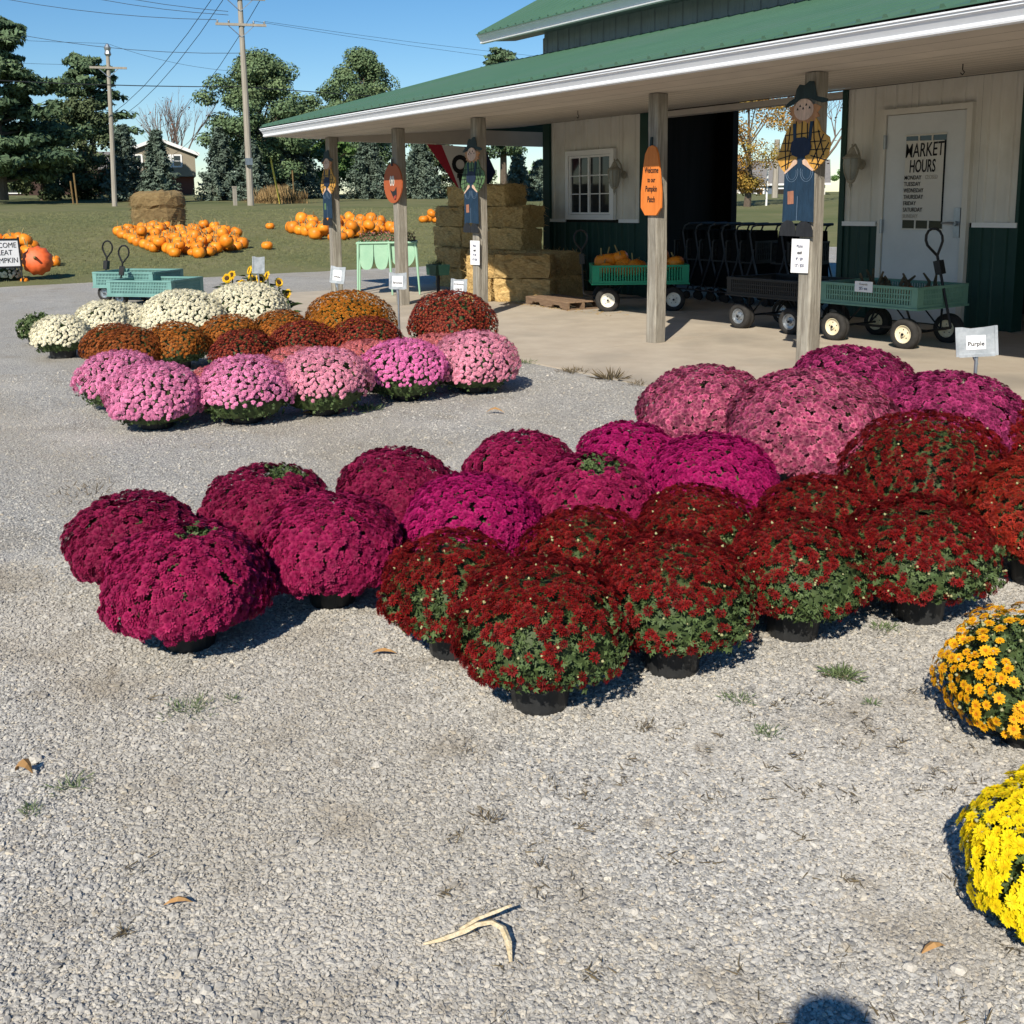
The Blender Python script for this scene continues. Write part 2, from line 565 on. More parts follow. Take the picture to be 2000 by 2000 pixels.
def axis(lo, a, b, hi, step):
    mid = list(np.arange(a, b + 0.01, step))
    out = []
    x, d = a, step
    while x > lo:
        d *= 1.5
        x -= d
        out.append(x)
    out = out[::-1] + mid
    x, d = b, step
    while x < hi:
        d *= 1.5
        x += d
        out.append(x)
    return out


xs, ys = axis(-1400, -110, 40, 1400, 2.0), axis(-1400, -60, 110, 1400, 2.0)
g = MB()
g.v = [(x, y, terr(x, y) - 0.03) for y in ys for x in xs]
nx = len(xs)
g.f = [(j * nx + i, j * nx + i + 1, (j + 1) * nx + i + 1, (j + 1) * nx + i) for j in range(len(ys) - 1) for i in range(nx - 1)]
o = link('ground', mesh_of('ground', g, 'lawn', smooth=True))
setp(o, kind='structure')

rg = random.Random(3)
edge = []
for i in range(151):
    y = -45 + i * 0.5
    edge.append((-22.25 + 0.25 * math.sin(y * 0.9) * math.sin(y * 0.31) + rg.uniform(-0.13, 0.13), y))
top = [(x, 28.0 + rg.uniform(-0.2, 0.2) - (0.0 if x > -21 else 0.0)) for x in np.arange(-21.5, 40, 0.7)]
out = [p for p in edge if p[1] < 27.6] + top + [(40, -45)]
g = MB()
g.add([(x, y, 0.0) for x, y in out], [tuple(range(len(out) - 1, -1, -1))])
o = link('gravel_lot', mesh_of('gravel_lot', g, 'gravel'))
setp(o, kind='structure')

slab = thing('concrete_slab', 'pale tan concrete pad under and in front of the open porch', 'concrete slab', (-8, 9, 0), kind='structure')
xj = [-17.0, -16.35, -14.3, -12.25, -10.2, -8.2, -6.13, -4.05, -2.0, 0.05, 2.1, 6.0]
sr = random.Random(4)
for a, b in zip(xj[:-1], xj[1:]):
    for y0, y1 in ((5.72, 11.35), (11.36, 17.5)):
        m = MB()
        m.box((a + 0.006, y0 + 0.004, -0.06), (b - 0.006, y1 - 0.004, 0.012))
        p = part('concrete_panel', m, 'concrete', slab)
        p['r'] = sr.random()


# ------------------------------------------------------------------ loose stones and grass (geometry nodes on real points)
def point_object(name, pts, rot, scl, label_kind='stuff'):
    me = bpy.data.meshes.new(name)
    me.vertices.add(len(pts))
    me.vertices.foreach_set('co', np.asarray(pts, np.float32).ravel())
    me.attributes.new('rot', 'FLOAT_VECTOR', 'POINT').data.foreach_set('vector', np.asarray(rot, np.float32).ravel())
    me.attributes.new('scl', 'FLOAT_VECTOR', 'POINT').data.foreach_set('vector', np.asarray(scl, np.float32).ravel())
    o = link(name, me)
    o['kind'] = label_kind
    return o


def gn_instances(o, build):
    ng = bpy.data.node_groups.new(o.name + '_nodes', 'GeometryNodeTree')
    ng.interface.new_socket('Geometry', in_out='INPUT', socket_type='NodeSocketGeometry')
    ng.interface.new_socket('Geometry', in_out='OUTPUT', socket_type='NodeSocketGeometry')
    n, l = ng.nodes, ng.links
    gi, go = n.new('NodeGroupInput'), n.new('NodeGroupOutput')
    inst = build(n, l)
    ip = n.new('GeometryNodeInstanceOnPoints')
    ip.inputs['Pick Instance'].default_value = True
    l.new(gi.outputs[0], ip.inputs['Points'])
    l.new(inst, ip.inputs['Instance'])
    for nm, sk in (('rot', 'Rotation'), ('scl', 'Scale')):
        a = n.new('GeometryNodeInputNamedAttribute')
        a.data_type = 'FLOAT_VECTOR'
        a.inputs['Name'].default_value = nm
        l.new(a.outputs['Attribute'], ip.inputs[sk])
    ri = n.new('FunctionNodeRandomValue')
    ri.data_type = 'INT'
    for s_ in ri.inputs:
        if s_.type == 'INT' and s_.name == 'Max':
            s_.default_value = 5
        if s_.type == 'INT' and s_.name == 'Min':
            s_.default_value = 0
    l.new([s_ for s_ in ri.outputs if s_.type == 'INT'][0], ip.inputs['Instance Index'])
    l.new(ip.outputs[0], go.inputs[0])
    md = o.modifiers.new('instances', 'NODES')
    md.node_group = ng


def build_stones(n, l):
    jg = n.new('GeometryNodeGeometryToInstance')
    for k in range(5):
        ic = n.new('GeometryNodeMeshIcoSphere')
        ic.inputs['Radius'].default_value, ic.inputs['Subdivisions'].default_value = 1.0, 2
        sp = n.new('GeometryNodeSetPosition')
        ns = n.new('ShaderNodeTexNoise')
        ns.inputs['Scale'].default_value, ns.inputs['Detail'].default_value = 0.9, 1
        ps = n.new('GeometryNodeInputPosition')
        ad = n.new('ShaderNodeVectorMath')
        ad.inputs[1].default_value = (k * 7.3, k * 3.1, k * 11.7)
        l.new(ps.outputs[0], ad.inputs[0])
        l.new(ad.outputs[0], ns.inputs['Vector'])
        sb = n.new('ShaderNodeVectorMath')
        sb.operation = 'SUBTRACT'
        sb.inputs[1].default_value = (0.5, 0.5, 0.5)
        l.new(ns.outputs['Color'], sb.inputs[0])
        sc = n.new('ShaderNodeVectorMath')
        sc.operation = 'SCALE'
        sc.inputs['Scale'].default_value = 1.9
        l.new(sb.outputs[0], sc.inputs[0])
        l.new(ic.outputs[0], sp.inputs['Geometry'])
        l.new(sc.outputs[0], sp.inputs['Offset'])
        sm = n.new('GeometryNodeSetMaterial')
        sm.inputs['Material'].default_value = MT['stone']
        l.new(sp.outputs[0], sm.inputs[0])
        l.new(sm.outputs[0], jg.inputs[0])
    return jg.outputs[0]


def wedge_points(n, d0, d1, rng, power=2.0, wide=0.56):
    d = (rng.random(n) * (d1 ** power - d0 ** power) + d0 ** power) ** (1 / power)
    hd = math.atan2(0.5647, -0.8093)
    a = hd + rng.uniform(-wide, 0.60, n)
    return d * np.cos(a), d * np.sin(a), d


px, py, pd = wedge_points(470000, 1.15, 4.8, NR, 2.0, 0.95)
qx, qy, qd = wedge_points(150000, 4.8, 10.5, NR, 1.1, 0.70)
px, py, pd = np.concatenate([px, qx]), np.concatenate([py, qy]), np.concatenate([pd, qd])
ok = (py < 5.62) & (px > -22)
px, py = px[ok], py[ok]
k = len(px)
size = np.clip(NR.lognormal(math.log(0.0036), 0.36, k), 0.0018, 0.015)
scl = np.stack([size * NR.uniform(0.9, 1.35, k), size * NR.uniform(0.7, 1.0, k), size * NR.uniform(0.34, 0.58, k)], 1)
st_o = point_object('gravel_stones', np.stack([px, py, size * 0.12 + NR.uniform(-0.001, 0.002, k)], 1), np.stack([NR.uniform(-0.5, 0.5, k), NR.uniform(-0.5, 0.5, k), NR.uniform(0, 6.28, k)], 1), scl)
gn_instances(st_o, build_stones)


def build_tufts(n, l):
    jg = n.new('GeometryNodeGeometryToInstance')
    for k in range(5):
        jn = n.new('GeometryNodeJoinGeometry')
        rr = random.Random(k)
        for b in range(5):
            cn = n.new('GeometryNodeMeshCone')
            cn.inputs['Vertices'].default_value = 3
            cn.inputs['Radius Bottom'].default_value, cn.inputs['Depth'].default_value = 0.09, 1.0
            cn.fill_type = 'NONE'
            tf = n.new('GeometryNodeTransform')
            tf.inputs['Translation'].default_value = (rr.uniform(-0.6, 0.6), rr.uniform(-0.6, 0.6), 0)
            tf.inputs['Rotation'].default_value = (rr.uniform(-0.5, 0.5), rr.uniform(-0.5, 0.5), 0)
            l.new(cn.outputs[0], tf.inputs[0])
            l.new(tf.outputs[0], jn.inputs[0])
        sm = n.new('GeometryNodeSetMaterial')
        sm.inputs['Material'].default_value = MT['blade']
        l.new(jn.outputs[0], sm.inputs[0])
        l.new(sm.outputs[0], jg.inputs[0])
    return jg.outputs[0]


n_t = 70000
tx, ty = NR.uniform(-46, -22.1, n_t), NR.uniform(-1, 30, n_t)
dd = np.hypot(tx, ty)
keep = (np.abs(np.arctan2(ty, -tx) - math.atan2(0.5647, 0.8093)) < 0.55) & (NR.random(n_t) < np.clip(26 / dd, 0, 1) ** 2)
tx, ty = tx[keep], ty[keep]
tz = np.array([terr(a, b) for a, b in zip(tx, ty)]) - 0.03
k = len(tx)
hh = NR.uniform(0.025, 0.055, k)
o = point_object('lawn_grass', np.stack([tx, ty, tz], 1), np.stack([np.zeros(k), np.zeros(k), NR.uniform(0, 6.28, k)], 1), np.stack([hh * 1.3, hh * 1.3, hh], 1))
gn_instances(o, build_tufts)


# ------------------------------------------------------------------ market building
YW, YB, XL, XR = 11.2, 15.3, -14.96, 6.0
bld = thing('market_building', 'white and dark green farm market building with green metal roofs and an open front porch', 'building', (-8, 11.2, 0))


def ceil_z(y):
    return 2.625 - 0.025 * (y - 6.72) / 0.88 if y < 7.6 else 2.60 + 0.072 * (y - 7.6)


def ribbed(x0, x1, z0, z1, y=YW, sgn=-1, sp=0.15):
    """vertical ribbed siding sheet, ribs standing 18 mm proud"""
    m = MB()
    prof, x = [(x0, 0.0)], x0 + sp / 2
    big = 0
    while x + 0.03 < x1:
        d, w = (0.022, 0.016) if big % 2 == 0 else (0.008, 0.010)
        prof += [(x - w - 0.012, 0.0), (x - w, d), (x + w, d), (x + w + 0.012, 0.0)]
        x += sp
        big += 1
    prof.append((x1, 0.0))
    vs = [(a, y + sgn * d, z0) for a, d in prof] + [(a, y + sgn * d, z1) for a, d in prof]
    n = len(prof)
    m.add(vs, [(i, i + 1, i + 1 + n, i + n) for i in range(n - 1)])
    return m


def wall_run(x0, x1, z0, z1, mat, name='siding_panel', y=YW, sgn=-1):
    x = x0
    while x < x1 - 0.01:
        e = min(x + 0.9, x1)
        part(name, ribbed(x, e - 0.002, z0, z1, y, sgn), mat, bld)
        x = e


zc = ceil_z(YW)
wall_run(XL + 0.19, -12.45, 1.22, zc, 'white_metal')
wall_run(XL + 0.19, -12.45, 0.02, 1.17, 'green_metal', 'wainscot_panel')
wall_run(-8.58, -6.30, 1.22, zc, 'white_metal')
wall_run(-8.58, -6.30, 0.02, 1.17, 'green_metal', 'wainscot_panel')
wall_run(-3.4, XR, 1.22, zc, 'white_metal')
wall_run(-3.4, XR, 0.02, 1.17, 'green_metal', 'wainscot_panel')
# solid wall cores behind the sheets
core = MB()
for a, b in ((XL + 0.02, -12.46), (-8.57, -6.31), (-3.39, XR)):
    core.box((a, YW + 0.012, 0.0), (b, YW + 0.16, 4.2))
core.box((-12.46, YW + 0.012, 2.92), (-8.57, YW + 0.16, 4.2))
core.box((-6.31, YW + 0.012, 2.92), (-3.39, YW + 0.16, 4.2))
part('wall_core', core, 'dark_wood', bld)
for a, b in ((XL + 0.19, -14.36), (-12.93, -12.45), (-8.58, -8.08), (-6.80, -6.27), (-3.4, XR)):
    part('wainscot_cap', MB().box((a, YW - 0.045, 1.17), (b, YW - 0.001, 1.225)), 'trim_white', bld)
m = MB().box((XL, YW - 0.05, 0.0), (XL + 0.188, YW + 0.01, zc))
part('corner_trim', m, 'green_metal', bld)
for a, b in ((-12.45, -12.27), (-8.655, -8.58), (-6.30, -6.26), (-3.44, -3.40)):
    part('door_jamb', MB().box((a, YW - 0.03, 0.0), (b, YW + 0.18, zc - 0.003)), 'green_metal', bld)
part('opening_header', MB().box((-12.26, YW - 0.02, 2.765), (-8.66, YW + 0.18, 2.845)), 'soffit', bld)
part('door_track', MB().box((-12.6, YW - 0.09, 2.85), (-3.4, YW - 0.052, 2.862)), 'black_steel', bld)
# upper wall: white sheets, with eave shade painted in as a darker grey
MT['shaded_metal'] = mk('shaded_siding_metal', (0.25, 0.285, 0.295), (0.21, 0.24, 0.25), ns=3, rough=0.5)
wall_run(XL, XR, 3.95, 4.42, 'shaded_metal', 'upper_siding_panel')
# interior shell: back wall with a wide doorway, end walls, loft ceiling
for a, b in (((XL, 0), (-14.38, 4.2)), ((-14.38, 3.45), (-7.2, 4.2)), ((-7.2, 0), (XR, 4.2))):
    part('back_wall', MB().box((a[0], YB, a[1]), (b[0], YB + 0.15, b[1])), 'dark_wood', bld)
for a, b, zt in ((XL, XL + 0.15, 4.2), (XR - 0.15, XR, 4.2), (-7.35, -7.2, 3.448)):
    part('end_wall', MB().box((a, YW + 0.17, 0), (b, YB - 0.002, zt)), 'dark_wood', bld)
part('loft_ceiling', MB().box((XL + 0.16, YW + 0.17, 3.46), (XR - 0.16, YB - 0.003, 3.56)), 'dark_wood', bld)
m = MB()
m.add([(XL - 0.015, YW - 0.02, 1.2), (XL - 0.015, YB + 0.16, 1.2), (XL - 0.015, YB + 0.16, 4.3), (XL - 0.015, (YW + YB) / 2, 5.6), (XL - 0.015, YW - 0.02, 4.3)], [(0, 4, 3, 2, 1)])
part('gable_siding', m, 'white_metal', bld)
part('gable_wainscot', MB().box((XL - 0.02, YW + 0.012, 0), (XL - 0.002, YB + 0.16, 1.18)), 'green_metal', bld)

# porch ceiling boards
y, i = 6.72, 0
while y < YW - 0.02:
    e = min(y + 0.31, YW - 0.012)
    m = MB().add([(-16.57, y + 0.004, ceil_z(y)), (XR, y + 0.004, ceil_z(y)), (XR, e - 0.004, ceil_z(e)), (-16.57, e - 0.004, ceil_z(e))], [(0, 3, 2, 1)])
    o = part('soffit_board', m, 'soffit', bld)
    o['r'] = RNG.random()
    y, i = e, i + 1
part('soffit_backing', MB().add([(-16.57, 6.72, 2.645), (XR, 6.72, 2.645), (XR, 7.6, 2.622), (-16.57, 7.6, 2.622), (XR, YW, 2.885), (-16.57, YW, 2.885)], [(0, 3, 2, 1), (3, 5, 4, 2)]), 'dark_wood', bld)
# end beam and rake
part('end_beam', MB().box((-16.06, 7.70, 2.54), (-15.94, YW + 3.0, 2.80)), 'soffit', bld)
part('beam_infill', MB().prism([(7.72, 2.84), (14.2, 2.84), (14.2, 3.05), (11.25, 2.99), (7.72, 2.70)][::-1], lambda u, v, d: (-16.03 + d, u, v), 0, 0.06), 'green_metal', bld)
part('beam_cap', MB().box((-16.07, 7.70, 2.803), (-15.935, YW + 3.0, 2.835)), 'green_metal', bld)


def roof_run(x0, x1, ya, za, yb, zb, name, step=0.9):
    x = x0
    while x < x1 - 0.01:
        e = min(x + step, x1)
        m = MB()
        L = math.hypot(yb - ya, zb - za)
        ny, nz = -(zb - za) / L, (yb - ya) / L
        prof = [(x, 0)]
        q = x + 0.11
        while q + 0.03 < e:
            prof += [(q - 0.028, 0), (q - 0.014, 0.026), (q + 0.014, 0.026), (q + 0.028, 0)]
            q += 0.225
        prof.append((e - 0.003, 0))
        n = len(prof)
        vs = [(a, ya + ny * d, za + nz * d) for a, d in prof] + [(a, yb + ny * d, zb + nz * d) for a, d in prof]
        fs = [(i, i + 1, i + 1 + n, i + n) for i in range(n - 1)]
        vs += [(x, ya, za - 0.012), (e - 0.003, ya, za - 0.012)]
        fs.append((2 * n, 2 * n + 1) + tuple(range(n - 1, -1, -1)))
        m.add(vs, fs)
        part(name, m, 'roof', bld)
        x = e


roof_run(-16.6, XR, 6.62, 2.775, YW - 0.005, 4.03, 'roof_panel')
roof_run(-16.0, XR, 10.46, 4.45, 13.25, 5.9, 'upper_roof_panel')
part('roof_deck', MB().add([(-16.58, 6.71, 2.78), (XR, 6.71, 2.78), (XR, YW, 3.98), (-16.58, YW, 3.98), (-16.58, 6.71, 2.75), (XR, 6.71, 2.75), (XR, YW, 3.93), (-16.58, YW, 3.93)],
                           [(0, 1, 2, 3), (7, 6, 5, 4), (0, 4, 5, 1), (3, 7, 4, 0), (1, 5, 6, 2)]), 'dark_wood', bld)
part('rear_roof', MB().add([(-16.0, 13.25, 5.9), (XR, 13.25, 5.9), (XR, 16.0, 4.47), (-16.0, 16.0, 4.47)], [(0, 1, 2, 3)]), 'roof', bld)
part('upper_soffit', MB().add([(-15.97, 10.56, 4.33), (XR, 10.56, 4.33), (XR, YW + 0.1, 4.40), (-15.97, YW + 0.1, 4.40)], [(0, 3, 2, 1)]), 'shaded_metal', bld)
part('gable_soffit', MB().add([(-15.97, YW + 0.1, 4.40), (XL, YW + 0.1, 4.40), (XL, 13.25, 5.82), (-15.97, 13.25, 5.82), (XL, YB + 0.6, 4.40), (-15.97, YB + 0.6, 4.40)], [(0, 3, 2, 1), (3, 5, 4, 2)]), 'white_metal', bld)


def gutter(x0, x1, y, z, h, d, name):
    """ogee gutter: rolled lip, stepped face, bottom bead"""
    pr = [(0.00, 0.00), (-0.028, 0.004), (-0.034, 0.018), (-0.026, 0.026), (-0.024, 0.05 * h / 0.15), (-0.055, 0.095 * h / 0.15), (-0.085, 0.115 * h / 0.15), (-0.085, 0.128 * h / 0.15), (-0.100, h - 0.012), (-0.100, h), (-0.082, h), (-0.082, h - 0.02), (-0.01, 0.02), (0.02, h - 0.02), (0.02, 0.0)]
    m = MB()
    n = len(pr)
    vs = [(x0, y + a * d, z + b) for a, b in pr] + [(x1, y + a * d, z + b) for a, b in pr]
    m.add(vs, [(i, (i + 1) % n, (i + 1) % n + n, i + n) for i in range(n)] + [tuple(range(n - 1, -1, -1)), tuple(range(n, 2 * n))])
    part(name, m, 'gutter', bld)


gutter(-16.62, XR, 6.70, 2.615, 0.13, 0.85, 'gutter')
part('fascia', MB().box((-16.61, 6.702, 2.612), (XR, 6.72, 2.755)), 'gutter', bld)
gutter(-16.02, XR, 10.60, 4.30, 0.15, 1.1, 'upper_gutter')
part('upper_fascia', MB().box((-16.01, 10.602, 4.298), (XR, 10.63, 4.44)), 'gutter', bld)

# weathered posts, ceiling hooks
POSTX = [-16.0, -13.74, -11.60, -8.185, -6.17]
prr = random.Random(9)
for x in POSTX:
    m = MB()
    w, d = 0.072, 0.080
    c = 0.012
    oct_ = [(-w + c, -d), (w - c, -d), (w, -d + c), (w, d - c), (w - c, d), (-w + c, d), (-w, d - c), (-w, -d + c)]
    zt = ceil_z(7.6) - 0.002
    lv = [0.013, 0.9, 1.8, zt]
    j = [(prr.uniform(-0.006, 0.006), prr.uniform(-0.006, 0.006)) for _ in lv]
    vs = [(x + a + j[i][0], 7.6 + b + j[i][1], z) for i, z in enumerate(lv) for a, b in oct_]
    fs = [(i * 8 + k, i * 8 + (k + 1) % 8, (i + 1) * 8 + (k + 1) % 8, (i + 1) * 8 + k) for i in range(3) for k in range(8)]
    fs += [tuple(range(7, -1, -1)), tuple(range(24, 32))]
    m.add(vs, fs)
    part('post', m, 'post', bld)
for x, y in ((-10.9, 8.7), (-5.6, 8.9), (-4.9, 8.9)):
    z = ceil_z(y)
    m = MB().tube([(x, y, z), (x, y, z - 0.05), (x + 0.02, y, z - 0.075), (x, y, z - 0.095), (x - 0.02, y, z - 0.075)], 0.005, 5)
    part('ceiling_hook', m, 'black_steel', bld)

# sliding window
win = link('window', mesh_of('window', MB().box((-14.20, YW - 0.034, 1.29), (-13.09, YW - 0.028, 2.28)), 'glass', root_off(bld)), bld)
m = MB()
x0, x1, z0, z1 = -14.28, -13.02, 1.215, 2.355
for a, b in (((x0, z0), (x1, z0 + 0.08)), ((x0, z1 - 0.08), (x1, z1)), ((x0, z0 + 0.08), (x0 + 0.08, z1 - 0.08)), ((x1 - 0.08, z0 + 0.08), (x1, z1 - 0.08))):
    m.box((a[0], YW - 0.085, a[1]), (b[0], YW - 0.02, b[1]))
part('frame', m, 'trim_white', win)
for a, b, dy in ((-14.19, -13.66, 0.008), (-13.68, -13.10, 0.0)):
    m = MB()
    Y0, Y1 = YW - 0.072 + dy, YW - 0.038 + dy
    m.box((a, Y0, 1.30), (a + 0.035, Y1, 2.27)); m.box((b - 0.035, Y0, 1.30), (b, Y1, 2.27))
    m.box((a + 0.035, Y0, 1.30), (b - 0.035, Y1, 1.335)); m.box((a + 0.035, Y0, 2.235), (b - 0.035, Y1, 2.27))
    part('sash', m, 'trim_white', win)
    m = MB()
    c = (a + b) / 2
    m.box((c - 0.008, Y0 + 0.008, 1.335), (c + 0.008, Y1 - 0.008, 2.235))
    for z in (1.64, 1.94):
        m.box((a + 0.035, Y0 + 0.010, z - 0.008), (b - 0.035, Y1 - 0.010, z + 0.008))
    part('muntin', m, 'trim_white', win)

# market door with poster
dr = link('door', mesh_of('door', MB().box((-7.965, YW - 0.05, 0.03), (-6.925, YW + 0.0, 2.49)), mk('door_white', (0.66, 0.68, 0.68), (0.60, 0.62, 0.62), ns=3, rough=0.5), root_off(bld)), bld)
m = MB()
m.box((-8.035, YW - 0.075, 0.012), (-7.972, YW - 0.001, 2.565)); m.box((-6.918, YW - 0.075, 0.012), (-6.85, YW - 0.001, 2.565)); m.box((-7.972, YW - 0.075, 2.497), (-6.918, YW - 0.001, 2.565))
part('frame', m, 'white_metal', dr)
part('window_pane', MB().box((-7.69, YW - 0.058, 1.14), (-7.165, YW - 0.0505, 2.24)), 'glass', dr)
m = MB()
for x in (-7.515, -7.34):
    m.box((x - 0.009, YW - 0.066, 1.14), (x + 0.009, YW - 0.0585, 2.24))
for z in (1.14, 2.24):
    m.box((-7.70, YW - 0.0665, z - 0.009), (-7.155, YW - 0.059, z + 0.009))
part('muntin', m, 'white_metal', dr)
for z in (2.18, 1.17, 0.3):
    part('hinge', MB().box((-7.985, YW - 0.092, z - 0.08), (-7.955, YW - 0.051, z + 0.08)).tube([(-7.97, YW - 0.09, z - 0.085), (-7.97, YW - 0.09, z + 0.085)], 0.012, 6), 'chrome', dr)
m = MB().box((-7.005, YW - 0.075, 1.05), (-6.93, YW - 0.051, 1.39))
m.tube([(-6.97, YW - 0.075, 1.215), (-6.97, YW - 0.125, 1.215)], 0.026, 8).tube([(-6.97, YW - 0.122, 1.215), (-7.05, YW - 0.125, 1.22), (-7.13, YW - 0.118, 1.215)], [0.017, 0.014, 0.012], 6)
part('handle', m, 'chrome', dr)

pos = thing('poster', 'hand lettered market hours poster taped on the white door', 'poster', (-7.43, YW - 0.07, 1.71))
yy = YW - 0.073
m = MB().add([(-7.695, yy, 1.25), (-7.175, yy, 1.24), (-7.175, yy - 0.004, 2.165), (-7.675, yy - 0.004, 2.18), (-7.695, yy + 0.002, 1.25), (-7.175, yy + 0.002, 1.24), (-7.175, yy - 0.002, 2.165), (-7.675, yy - 0.002, 2.18)], [(0, 1, 2, 3), (7, 6, 5, 4), (0, 4, 5, 1), (1, 5, 6, 2), (2, 6, 7, 3), (3, 7, 4, 0)])
part('sheet', m, 'old_paper', pos)
yt = yy - 0.007
text('MARKET', 0.165, (-7.43, yt, 1.99), (1, 0, 0.03), (0, 0, 1), pos, xs=0.58, shear=0.06, bold=0.006)
text('HOURS', 0.15, (-7.445, yt, 1.81), (1, 0, 0), (0, 0, 1), pos, xs=0.50, shear=0.06, bold=0.012)
for i, dn in enumerate(('MONDAY', 'TUESDAY', 'WEDNESDAY', 'THURSDAY', 'FRIDAY', 'SATURDAY', 'SUNDAY')):
    text(dn, 0.050, (-7.678, yt, 1.725 - i * 0.0755), (1, 0, 0), (0, 0, 1), pos, xs=0.74 if dn != 'WEDNESDAY' else 0.62, align='LEFT', bold=0.004, mat='ink' if dn != 'SUNDAY' else 'faint_ink')
text('CLOSED', 0.048, (-7.40, yt, 1.728), (1, 0, 0), (0, 0, 1), pos, mat='faint_ink', xs=0.66, align='LEFT')

# two coach lanterns
def lantern(x, z, label):
    t = thing('wall_lantern', label, 'wall lamp', (x, YW - 0.02, z), group='coach lanterns on the market wall')
    m = MB().lathe([(0.0, -0.012), (0.055, -0.012), (0.06, 0.0), (0.05, 0.02), (0.0, 0.022)], 12, 0, Matrix.Translation((x, YW - 0.03, z)) @ Matrix.Diagonal((1, 1, 2.0, 1)).inverted() @ Matrix.Rotation(rad(90), 4, 'X') @ Matrix.Diagonal((1, 2.2, 1, 1)), False)
    part('back_plate', m, 'cream_weathered', t)
    m = MB().tube([(x, YW - 0.05, z + 0.02), (x, YW - 0.10, z + 0.16), (x, YW - 0.17, z + 0.24), (x, YW - 0.23, z + 0.20), (x, YW - 0.23, z + 0.10)], 0.013, 6)
    part('arm', m, 'cream_weathered', t)
    c = Matrix.Translation((x, YW - 0.23, z))
    part('cap', MB().lathe([(0.0, 0.25), (0.012, 0.24), (0.008, 0.21), (0.03, 0.19), (0.055, 0.13), (0.105, 0.085), (0.112, 0.07), (0.0, 0.07)], 12, 0, c, False), 'cream_weathered', t)
    part('globe', MB().lathe([(0.088, 0.068), (0.092, 0.0), (0.078, -0.10), (0.045, -0.185), (0.0, -0.19)], 12, 0, c, False), mk('frosted_glass', (0.30, 0.31, 0.28), rough=0.25), t)
    m = MB()
    for k in range(6):
        a = k * math.pi / 3
        m.tube([c @ Vector((r * math.cos(a), r * math.sin(a), h)) for r, h in ((0.098, 0.075), (0.102, 0.0), (0.088, -0.10), (0.052, -0.195))], 0.006, 4)
    part('cage', m, 'cream_weathered', t)
    part('finial', MB().lathe([(0.055, -0.19), (0.05, -0.21), (0.018, -0.235), (0.024, -0.26), (0.008, -0.29), (0.0, -0.33)], 10, 0, c, True), 'cream_weathered', t)


MT['cream_weathered'] = mk('weathered_cream_metal', (0.40, 0.37, 0.30), (0.28, 0.26, 0.21), ns=25, rough=0.7)
lantern(-12.82, 1.93, 'weathered cream coach lantern on the white wall beside the sliding window')
lantern(-8.33, 1.93, 'weathered cream coach lantern on the white wall beside the market door')


# ------------------------------------------------------------------ painted wooden cutouts on the posts
PY = 7.6 - 0.088


def plane_fn(x0, z0, sx, sz):
    return lambda u, v, t: (x0 + u * sx, PY - t, z0 - v * sz)


def ell(cx, cy, rx, ry, n=16, a0=0, a1=360):
    return [(cx + rx * math.cos(rad(a0 + (a1 - a0) * i / n)), cy + ry * math.sin(rad(a0 + (a1 - a0) * i / n))) for i in range(n if a1 - a0 == 360 else n + 1)]


PM = {k: mk('paint_' + k, tuple(v * 1.12 for v in c), tuple(v * 0.72 for v in c), ns=3.0, st=(9, 1, 2), rough=0.65, bump=0.25, bs=9) for k, c in dict(hat=(0.018, 0.035, 0.038), skin=(0.66, 0.45, 0.33), straw=(0.46, 0.22, 0.10), denim=(0.014, 0.038, 0.072), bib=(0.014, 0.026, 0.055), gold=(0.62, 0.33, 0.07), green=(0.10, 0.18, 0.08), shoe=(0.020, 0.022, 0.026), patch=(0.36, 0.16, 0.10), white=(0.75, 0.72, 0.64), line=(0.13, 0.19, 0.27)).items()}
MT.update({'p_' + k: v for k, v in PM.items()})


def flip(poly):
    return poly[::-1]


